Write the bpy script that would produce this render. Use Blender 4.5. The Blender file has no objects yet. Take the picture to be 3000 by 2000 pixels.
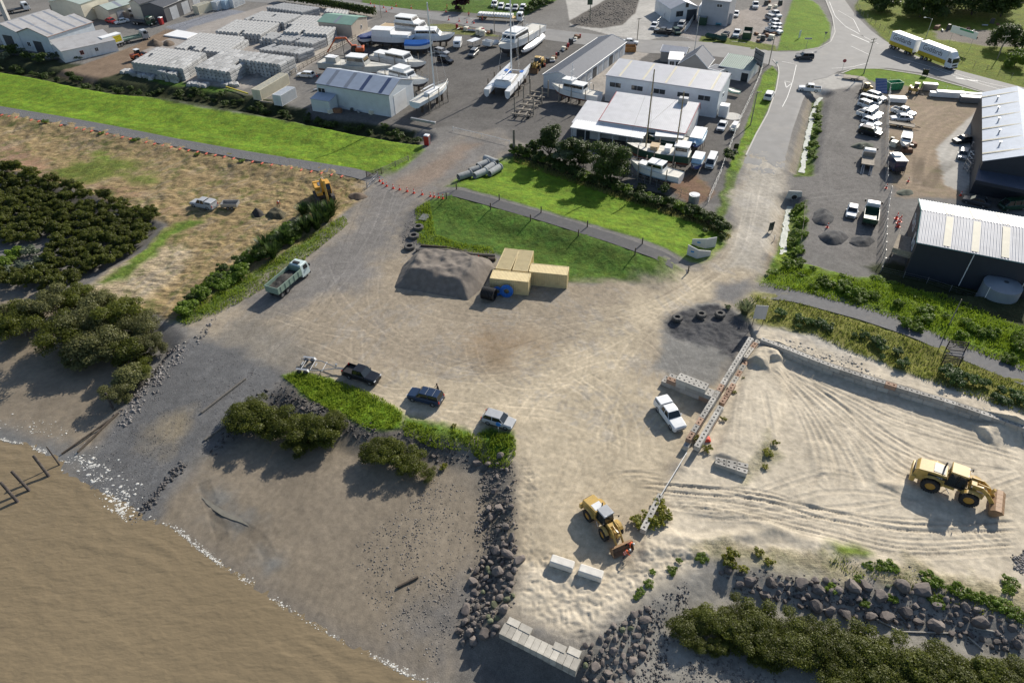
import bpy,bmesh,math,random
import numpy as np
from math import radians as R,sin,cos,pi,hypot,atan2
from mathutils import Vector,Matrix
random.seed(7)
RNG=np.random.default_rng(7)
S=bpy.context.scene
C=S.collection
# camera
F_PX,PITCH,ROLL,CAM_H=2060.0,R(39.8),R(-1.15),64.6
cam_d=bpy.data.cameras.new('camera');cam=bpy.data.objects.new('camera',cam_d);C.objects.link(cam)
cam_d.sensor_width=36;cam_d.lens=F_PX/3000*36;cam_d.clip_start=.5;cam_d.clip_end=8000
cam.matrix_world=Matrix.Translation((0,0,CAM_H))@Matrix.Rotation(pi/2-PITCH,4,'X')@Matrix.Rotation(ROLL,4,'Z')
S.camera=cam
# sky, sun, exposure
SUN_AZ,SUN_EL=R(37.5),R(30.5)
w=bpy.data.worlds.new('World');S.world=w;w.use_nodes=True
nt=w.node_tree;bg=nt.nodes['Background']
sky=nt.nodes.new('ShaderNodeTexSky');sky.sky_type='NISHITA';sky.sun_disc=False
sky.sun_elevation=SUN_EL;sky.sun_rotation=SUN_AZ
nt.links.new(sky.outputs[0],bg.inputs[0]);bg.inputs[1].default_value=.1
sd_=bpy.data.lights.new('sun','SUN');sd_.energy=5.0;sd_.angle=R(.5);sd_.color=(1,.93,.82)
sun=bpy.data.objects.new('sun',sd_);C.objects.link(sun)
sun.rotation_euler=Vector((sin(SUN_AZ)*cos(SUN_EL),cos(SUN_AZ)*cos(SUN_EL),sin(SUN_EL))).to_track_quat('Z','Y').to_euler()
S.view_settings.view_transform='Standard';S.view_settings.look='None';S.view_settings.gamma=1
S.view_settings.exposure=.32
S.render.engine='CYCLES';S.cycles.max_bounces=5;S.cycles.transparent_max_bounces=4
# pixel <-> world
_c,_s=cos(ROLL),sin(ROLL)
def at(px,py,z=0.0):
 """World point where the sight line through full-size photo pixel (px, py) meets height z."""
 x,y=px-1500,py-1000
 u,v=_c*x+_s*y,-_s*x+_c*y
 d=Vector((u,F_PX*cos(PITCH)-v*sin(PITCH),-F_PX*sin(PITCH)-v*cos(PITCH)))
 t=(z-CAM_H)/d.z
 return Vector((d.x*t,d.y*t,z))
def T(c,r,x,y):return (c*600+x/3.92,r*400+y/3.92)
def V(*p):return [(x*1.2755,y*1.2755) for x,y in p]
def wxy(pts,z=0.0):return np.array([at(p[0],p[1],p[2] if len(p)>2 else z)[:2] for p in pts])
# numpy fields
def vnoise(X,Y,scale,seed=0):
 x=X/scale+seed*17.3;y=Y/scale-seed*9.1
 xi=np.floor(x).astype(np.int64);yi=np.floor(y).astype(np.int64)
 fx=x-xi;fy=y-yi;fx=fx*fx*(3-2*fx);fy=fy*fy*(3-2*fy)
 def h(a,b):
  n=(a*374761393+b*668265263+seed*1442695041)&0xffffffff
  n=((n^(n>>13))*1274126177)&0xffffffff
  return ((n^(n>>16))&0xffff)/65535.0
 return (h(xi,yi)*(1-fx)+h(xi+1,yi)*fx)*(1-fy)+(h(xi,yi+1)*(1-fx)+h(xi+1,yi+1)*fx)*fy
def fbm(X,Y,scale,seed=0,oct=3):
 r=0;a=.5;t=0
 for i in range(oct):r=r+a*vnoise(X,Y,scale,seed+i*5);t+=a;a*=.5;scale*=.47
 return r/t
def sstep(a,b,x):
 t=np.clip((x-a)/(b-a),0,1);return t*t*(3-2*t)
def dline(X,Y,P):
 """distance to polyline P, and 0..1 position along it"""
 P=np.asarray(P,float);best=np.full(X.shape,1e9);tt=np.zeros(X.shape)
 L=np.concatenate([[0],np.cumsum(np.hypot(*(P[1:]-P[:-1]).T))])
 for i in range(len(P)-1):
  a,b=P[i],P[i+1];d=b-a;q=d@d+1e-9
  t=np.clip(((X-a[0])*d[0]+(Y-a[1])*d[1])/q,0,1)
  D=np.hypot(X-a[0]-t*d[0],Y-a[1]-t*d[1]);m=D<best
  best=np.where(m,D,best);tt=np.where(m,(L[i]+t*(L[i+1]-L[i]))/L[-1],tt)
 return best,tt
def sdpoly(X,Y,P,margin=12.0):
 """signed distance to polygon P (+ inside); -99 well outside"""
 P=np.asarray(P,float);out=np.full(X.shape,-99.0)
 m=(X>P[:,0].min()-margin)&(X<P[:,0].max()+margin)&(Y>P[:,1].min()-margin)&(Y<P[:,1].max()+margin)
 if not m.any():return out
 x,y=X[m],Y[m];D,_=dline(x,y,np.vstack([P,P[:1]]));ins=np.zeros(x.shape,bool)
 for i in range(len(P)):
  a,b=P[i],P[(i+1)%len(P)]
  if a[1]==b[1]:continue
  c=((a[1]>y)!=(b[1]>y))&(x<(b[0]-a[0])*(y-a[1])/(b[1]-a[1])+a[0]);ins^=c
 out[m]=np.where(ins,D,-D);return out
 # materials
_MC={}
def _node(nt,t,**k):
 n=nt.nodes.new(t)
 for a,b in k.items():setattr(n,a,b)
 return n
def mat(name,col,rough=.6,metal=0.0,ns=4.0,na=.12,bump=0.0,bs=None,spec=.5,dirt=None,da=0.0,alpha=1.0,trans=0.0):
 """Principled paint / stone / metal with noise-varied colour and optional stains of a second colour."""
 if name in _MC:return _MC[name]
 m=bpy.data.materials.new(name);m.use_nodes=True;nt=m.node_tree;b=nt.nodes['Principled BSDF']
 tc=_node(nt,'ShaderNodeTexCoord');n=_node(nt,'ShaderNodeTexNoise');n.inputs['Scale'].default_value=ns;n.inputs['Detail'].default_value=5
 nt.links.new(tc.outputs['Object'],n.inputs['Vector'])
 mr=_node(nt,'ShaderNodeMapRange');mr.inputs[1].default_value=.25;mr.inputs[2].default_value=.75;mr.inputs[3].default_value=1-na;mr.inputs[4].default_value=1+na
 nt.links.new(n.outputs['Fac'],mr.inputs[0])
 mx=_node(nt,'ShaderNodeMix',data_type='RGBA',blend_type='MULTIPLY');mx.inputs[0].default_value=1;mx.inputs[6].default_value=(*col,1)
 nt.links.new(mr.outputs[0],mx.inputs[7]);out=mx.outputs[2]
 if dirt:
  n2=_node(nt,'ShaderNodeTexNoise');n2.inputs['Scale'].default_value=ns*.6;n2.inputs['Detail'].default_value=8;n2.inputs['Roughness'].default_value=.7
  nt.links.new(tc.outputs['Object'],n2.inputs['Vector'])
  r2=_node(nt,'ShaderNodeMapRange');r2.inputs[1].default_value=.52;r2.inputs[2].default_value=.72;r2.inputs[4].default_value=da;nt.links.new(n2.outputs['Fac'],r2.inputs[0])
  m2=_node(nt,'ShaderNodeMix',data_type='RGBA');nt.links.new(r2.outputs[0],m2.inputs[0]);nt.links.new(out,m2.inputs[6]);m2.inputs[7].default_value=(*dirt,1);out=m2.outputs[2]
 nt.links.new(out,b.inputs['Base Color'])
 b.inputs['Roughness'].default_value=rough;b.inputs['Metallic'].default_value=metal;b.inputs['Specular IOR Level'].default_value=spec
 if trans:b.inputs['Transmission Weight'].default_value=trans
 if bump:
  bp=_node(nt,'ShaderNodeBump');bp.inputs['Strength'].default_value=bump;bp.inputs['Distance'].default_value=.05
  n3=_node(nt,'ShaderNodeTexNoise');n3.inputs['Scale'].default_value=bs or ns*4;n3.inputs['Detail'].default_value=6;nt.links.new(tc.outputs['Object'],n3.inputs['Vector'])
  nt.links.new(n3.outputs['Fac'],bp.inputs['Height']);nt.links.new(bp.outputs[0],b.inputs['Normal'])
 _MC[name]=m;return m
def leafmat(name,col,col2,tr=.35,ns=1.2):
 if name in _MC:return _MC[name]
 m=bpy.data.materials.new(name);m.use_nodes=True;nt=m.node_tree;b=nt.nodes['Principled BSDF']
 g=_node(nt,'ShaderNodeNewGeometry');tc=_node(nt,'ShaderNodeTexCoord');oi=_node(nt,'ShaderNodeObjectInfo')
 n=_node(nt,'ShaderNodeTexNoise');n.inputs['Scale'].default_value=ns;n.inputs['Detail'].default_value=3;nt.links.new(tc.outputs['Object'],n.inputs['Vector'])
 a=_node(nt,'ShaderNodeMath',operation='MULTIPLY_ADD');a.inputs[1].default_value=.55;nt.links.new(g.outputs['Random Per Island'],a.inputs[0])
 a2=_node(nt,'ShaderNodeMath',operation='MULTIPLY_ADD');a2.inputs[1].default_value=.9;a2.inputs[2].default_value=-.25;nt.links.new(n.outputs['Fac'],a2.inputs[0]);nt.links.new(a2.outputs[0],a.inputs[2])
 cl=_node(nt,'ShaderNodeClamp');nt.links.new(a.outputs[0],cl.inputs[0])
 mx=_node(nt,'ShaderNodeMix',data_type='RGBA');nt.links.new(cl.outputs[0],mx.inputs[0]);mx.inputs[6].default_value=(*col,1);mx.inputs[7].default_value=(*col2,1)
 hv=_node(nt,'ShaderNodeMapRange');hv.inputs[3].default_value=.8;hv.inputs[4].default_value=1.2;nt.links.new(oi.outputs['Random'],hv.inputs[0])
 mm=_node(nt,'ShaderNodeMix',data_type='RGBA',blend_type='MULTIPLY');mm.inputs[0].default_value=1;nt.links.new(mx.outputs[2],mm.inputs[6]);nt.links.new(hv.outputs[0],mm.inputs[7])
 nt.links.new(mm.outputs[2],b.inputs['Base Color']);b.inputs['Roughness'].default_value=.5;b.inputs['Specular IOR Level'].default_value=.35
 t=_node(nt,'ShaderNodeBsdfTranslucent');nt.links.new(mm.outputs[2],t.inputs[0]);ms=_node(nt,'ShaderNodeMixShader');ms.inputs[0].default_value=tr
 nt.links.new(b.outputs[0],ms.inputs[1]);nt.links.new(t.outputs[0],ms.inputs[2]);nt.links.new(ms.outputs[0],nt.nodes['Material Output'].inputs[0])
 _MC[name]=m;return m
 # mesh builder
class MB:
 def __init__(s):s.v=[];s.f=[];s.m=[];s.mi=0;s.X=None
 def add(s,vs,fs):
  o=len(s.v)
  if s.X is not None:vs=[s.X@Vector(p) for p in vs]
  s.v+=[tuple(p) for p in vs];s.f+=[tuple(i+o for i in f) for f in fs];s.m+=[s.mi]*len(fs);return s
 def box(s,c,d,rz=0.0,top=(1,1),ry=0.0,rx=0.0):
  """box centred at c, size d; top = taper of the upper face"""
  x,y,z=d[0]/2,d[1]/2,d[2]/2;vs=[]
  for k,sz in ((0,-1),(1,1)):
   tx,ty=(top if k else (1,1))
   vs+=[Vector((-x*tx,-y*ty,z*sz)),Vector((x*tx,-y*ty,z*sz)),Vector((x*tx,y*ty,z*sz)),Vector((-x*tx,y*ty,z*sz))]
  M=Matrix.Translation(c)@Matrix.Rotation(rz,4,'Z')@Matrix.Rotation(ry,4,'Y')@Matrix.Rotation(rx,4,'X')
  return s.add([M@p for p in vs],[(3,2,1,0),(4,5,6,7),(0,1,5,4),(1,2,6,5),(2,3,7,6),(3,0,4,7)])
 def prism(s,pts,y0,y1):
  """profile pts (x, z) extruded along y"""
  n=len(pts);vs=[(p[0],y0,p[1]) for p in pts]+[(p[0],y1,p[1]) for p in pts]
  return s.add(vs,[tuple(range(n)),tuple(range(2*n-1,n-1,-1))]+[(i,i+n,(i+1)%n+n,(i+1)%n) for i in range(n)])
 def slab(s,pts,z0,z1):
  n=len(pts);vs=[(p[0],p[1],z0) for p in pts]+[(p[0],p[1],z1) for p in pts]
  return s.add(vs,[tuple(range(n-1,-1,-1)),tuple(range(n,2*n))]+[(i,(i+1)%n,(i+1)%n+n,i+n) for i in range(n)])
 def tube(s,a,b,r,n=6,r2=None,cap=True):
  a,b=Vector(a),Vector(b);d=(b-a);q=d.to_track_quat('Z','Y');r2=r if r2 is None else r2;vs=[]
  for c,rr in ((a,r),(b,r2)):
   for i in range(n):
    t=2*pi*i/n;vs.append(c+q@Vector((rr*cos(t),rr*sin(t),0)))
  fs=[(i,(i+1)%n,(i+1)%n+n,i+n) for i in range(n)]
  if cap:fs+=[tuple(range(n-1,-1,-1)),tuple(range(n,2*n))]
  return s.add(vs,fs)
 def path(s,pts,r,n=5):
  for i in range(len(pts)-1):s.tube(pts[i],pts[i+1],r,n)
  return s
 def ring(s,c,r_out,r_in,wd,axis='y',n=16):
  """annulus (tyre like) with width wd about axis"""
  vs=[];prof=[(r_in,-wd/2),(r_out*.93,-wd/2),(r_out,-wd*.3),(r_out,wd*.3),(r_out*.93,wd/2),(r_in,wd/2)];k=len(prof)
  for i in range(n):
   t=2*pi*i/n
   for r,a in prof:
    p={'y':(r*cos(t),a,r*sin(t)),'x':(a,r*cos(t),r*sin(t)),'z':(r*cos(t),r*sin(t),a)}[axis];vs.append(Vector(c)+Vector(p))
  return s.add(vs,[(i*k+j,i*k+(j+1)%k,((i+1)%n)*k+(j+1)%k,((i+1)%n)*k+j) for i in range(n) for j in range(k)])
 def disc(s,c,r,wd,axis='y',n=14):
  d={'y':(0,wd/2,0),'x':(wd/2,0,0),'z':(0,0,wd/2)}[axis];return s.tube(Vector(c)-Vector(d),Vector(c)+Vector(d),r,n)
 def loft(s,secs,closed=True,caps=True):
  n=len(secs[0]);vs=[p for q in secs for p in q];fs=[]
  for i in range(len(secs)-1):
   for j in range(n if closed else n-1):
    k=(j+1)%n;fs.append((i*n+j,i*n+k,(i+1)*n+k,(i+1)*n+j))
  if caps:fs+=[tuple(range(n-1,-1,-1)),tuple((len(secs)-1)*n+j for j in range(n))]
  return s.add(vs,fs)
 def quad(s,a,b,c,d):return s.add([a,b,c,d],[(0,1,2,3)])
 def corr(s,a,b,c,d,pitch=.3,amp=.035,edge=True):
  """ribbed sheet a-b-c-d; ribs run from a to d, repeated along a-b, standing out along the face normal"""
  a,b,c,d=map(Vector,(a,b,c,d));nrm=(b-a).cross(d-a).normalized()*amp;n=max(2,int((b-a).length/pitch));lo,hi=[],[]
  for i in range(n):
   for t,o in ((0,0),(.35,0),(.5,1),(.85,1)):
    u=(i+t)/n;lo.append(a.lerp(b,u)+nrm*o);hi.append(d.lerp(c,u)+nrm*o)
  lo.append(b.copy());hi.append(c.copy());k=len(lo)
  return s.add(lo+hi,[(i,i+1,i+1+k,i+k) for i in range(k-1)])
 def build(s,name,mats,parent=None,smooth=False,bev=0.0,loc=None,link=True):
  me=bpy.data.meshes.new(name);me.from_pydata(s.v,[],s.f)
  for m in (mats if isinstance(mats,(list,tuple)) else [mats]):me.materials.append(m)
  me.polygons.foreach_set('material_index',np.array(s.m,np.int32))
  if bev:
   bm=bmesh.new();bm.from_mesh(me);bmesh.ops.recalc_face_normals(bm,faces=bm.faces)
   bmesh.ops.bevel(bm,geom=[e for e in bm.edges if len(e.link_faces)==2 and e.calc_face_angle(0)>.5],offset=bev,segments=1,affect='EDGES');bm.to_mesh(me);bm.free()
  if smooth:me.polygons.foreach_set('use_smooth',np.ones(len(me.polygons),bool))
  o=bpy.data.objects.new(name,me);C.objects.link(o)
  if parent:o.parent=parent
  if loc is not None:o.location=loc
  return o
def npmesh(name,verts,faces,m,smooth=False):
 """quick mesh from numpy: verts (n,3), faces (k,3|4)"""
 me=bpy.data.meshes.new(name);k=faces.shape[1];me.vertices.add(len(verts));me.vertices.foreach_set('co',np.ascontiguousarray(verts,np.float32).ravel())
 me.loops.add(faces.size);me.loops.foreach_set('vertex_index',np.ascontiguousarray(faces,np.int32).ravel())
 me.polygons.add(len(faces));me.polygons.foreach_set('loop_start',np.arange(0,faces.size,k,dtype=np.int32));me.polygons.foreach_set('loop_total',np.full(len(faces),k,np.int32))
 me.update(calc_edges=True)
 if smooth:me.polygons.foreach_set('use_smooth',np.ones(len(me.polygons),bool))
 if m:me.materials.append(m)
 return me
def ob(name,me,loc=(0,0,0),rz=0.0,parent=None,sc=None):
 o=bpy.data.objects.new(name,me);C.objects.link(o);o.location=loc;o.rotation_euler=(0,0,rz)
 if sc is not None:o.scale=sc if hasattr(sc,'__len__') else (sc,)*3
 if parent:o.parent=parent
 return o
def tag(o,label=None,cat=None,group=None,kind=None):
 if label:o['label']=label
 if cat:o['category']=cat
 if group:o['group']=group
 if kind:o['kind']=kind
 return o
def thing(name,label,cat,loc=(0,0,0),rz=0.0,group=None):
 o=bpy.data.objects.new(name,None);C.objects.link(o);o.empty_display_size=.3
 o.location=loc;o.rotation_euler=(0,0,rz);return tag(o,label,cat,group)
KIDS={}
def kids(o):return [k for k in o.children]
def dup(o,parent=None,loc=None,rz=None,label=None,group=None,sc=None,children=None):
 c=o.copy();C.objects.link(c)
 if parent:c.parent=parent
 if loc is not None:c.location=loc
 if rz is not None:c.rotation_euler=(0,0,rz)
 if sc is not None:c.scale=sc if hasattr(sc,'__len__') else (sc,)*3
 if label:c['label']=label
 if group:c['group']=group
 for k in o.children:dup(k,c)
 return c
 # terrain: heights
WATER_Z=-2.25
PATH_A=wxy(V((-260,205),(0,259),(120,279),(250,303),(400,334),(560,363),(700,386),(800,402),(900,420)))
PATH_B=wxy(V((985,433),(1050,450),(1110,466),(1250,506),(1400,553),(1500,588),(1600,622)),.8)
PATH_C=wxy(V((1725,652),(1790,672),(1850,690),(1980,725),(2100,765),(2200,810),(2352,873),(2700,1010)),1.0)
RW_TOP=((1738,776),(1800,799),(1900,838),(2000,871),(2100,901),(2200,931),(2352,983),(2420,1008))
RW=wxy(V(*RW_TOP),1.36)
BANK_S=np.vstack([RW+np.array([.25,.62]),wxy(V((2800,1130),(2800,900),(2352,700),(2150,690),(1950,650),(1800,600),(1760,640),(1700,690)))])
LAND=wxy(V((-500,330),(0,383),(130,425),(250,460),(385,515),(330,580),(230,640),(180,668),(250,705),(330,722),(400,742),(440,778),(470,812),(560,845),(655,868),(705,930),(760,950),(850,985),(940,1000),(1090,1008),(1165,1025),(1183,1080),(1192,1280),(1182,1390),(1146,1427),(1335,1502),(1395,1455),(1480,1378),(1560,1322),(1640,1285),(1740,1305),(1900,1345),(2050,1355),(2150,1365),(2352,1430),(2900,1590),(2900,-100),(2352,-200),(0,-200),(-900,-100)))
LAND=np.array(LAND);LAND[-4:]=[(700,100),(700,900),(-700,900),(-700,180)]
RAMP=np.vstack([wxy([(p[0]*1.2755,p[1]*1.2755,z) for p,z in (((440,772),0),((400,805),-.3),((335,888),-.9),((268,948),-1.5),((165,1062),-2.2),((90,1130),-2.6),((220,1260),-2.6),((290,1200),-2.25),((360,1140),-2.),((445,1035),-1.5),((480,1000),-1.2),((560,945),-.7),((625,895),-.3),((660,862),0))])])
RAMP_A,RAMP_B=wxy([(550*1.2755,815*1.2755)])[0],wxy([(228*1.2755,1130*1.2755,-2.25)])[0]
SHORE=wxy(V((-700,960),(-300,985),(0,1010),(60,1022),(105,1042),(150,1062),(215,1092),(262,1150),(288,1198),(330,1192),(400,1212),(470,1272),(600,1362),(700,1427),(800,1482),(900,1532),(960,1562),(1020,1580),(1100,1645),(1200,1900),(1200,2400),(-800,2400)),WATER_Z)
DITCH=wxy(V((-300,105),(0,152),(100,168),(200,190),(285,205),(420,215),(560,240),(720,272),(860,300),(965,316)))
CREEKS=[wxy(V((1886,222),(1875,235),(1868,262),(1858,300),(1850,345),(1842,398)),-1.0),wxy(V((1814,472),(1806,510),(1801,550),(1797,585)),-1.0)]
HAUL=wxy(V((1640,1275),(1700,1268),(1800,1300),(1900,1320),(2050,1330),(2150,1345),(2352,1400)))
def height(X,Y):
 X=np.asarray(X,float);Y=np.asarray(Y,float)
 z=np.zeros(X.shape)
 d,t=dline(X,Y,PATH_A);z=z+.7*sstep(9,2,d)*sstep(1.0,.93,t)
 d,t=dline(X,Y,PATH_B);south=(Y<np.interp(X,PATH_B[:,0],PATH_B[:,1]));zb=np.where(south,sstep(8.5,1.6,d),sstep(13,2,d))
 z=z+1.35*zb*sstep(0,.13,t)*sstep(1.,.86,t)
 s=sdpoly(X,Y,BANK_S,20);zz=1.22*sstep(-.15,.12,s);dc,tc=dline(X,Y,PATH_C)
 z=np.maximum(z,np.where(s>-90,np.maximum(zz,0),0)*sstep(0,.16,tc))
 d,t=dline(X,Y,DITCH);z=z-1.5*sstep(4.2,.8,d)
 for c in CREEKS:
  d,t=dline(X,Y,c);z=z-1.3*sstep(3.6,.7,d)*sstep(-.2,.02,t)*sstep(1.2,.98,t)
 sl=sdpoly(X,Y,LAND,60);far=sl<-90
 sw=-sdpoly(X,Y,SHORE,90);sw=np.where(sw>90,90,sw)
 zbch=WATER_Z+np.where(sw>0,np.minimum(sw*.05,1.1),np.maximum(sw*.12,-3))
 k=sstep(-4.0,.2,sl);z=np.where(far,zbch,zbch*(1-k)+z*k)
 a=RAMP_B-RAMP_A;t=((X-RAMP_A[0])*a[0]+(Y-RAMP_A[1])*a[1])/(a@a);zr=np.where(t>1,-2.25-(t-1)*3,-2.25*np.clip(t,0,1)**1.1)
 sr=sdpoly(X,Y,RAMP,10);kr=sstep(-1.6,.4,sr);z=z*(1-kr)+zr*kr
 return z
def hz(x,y):return float(height(np.array([x]),np.array([y]))[0])
def on(px,py,dz=0.0):
 """World point of photo pixel on the terrain, raised by dz."""
 z=0.0
 for _ in range(5):p=at(px,py,z+dz);z=.5*z+.5*hz(p.x,p.y)
 p=at(px,py,z+dz);return p
def gnd(px,py):
 p=on(px,py);p.z=hz(p.x,p.y);return p
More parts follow.
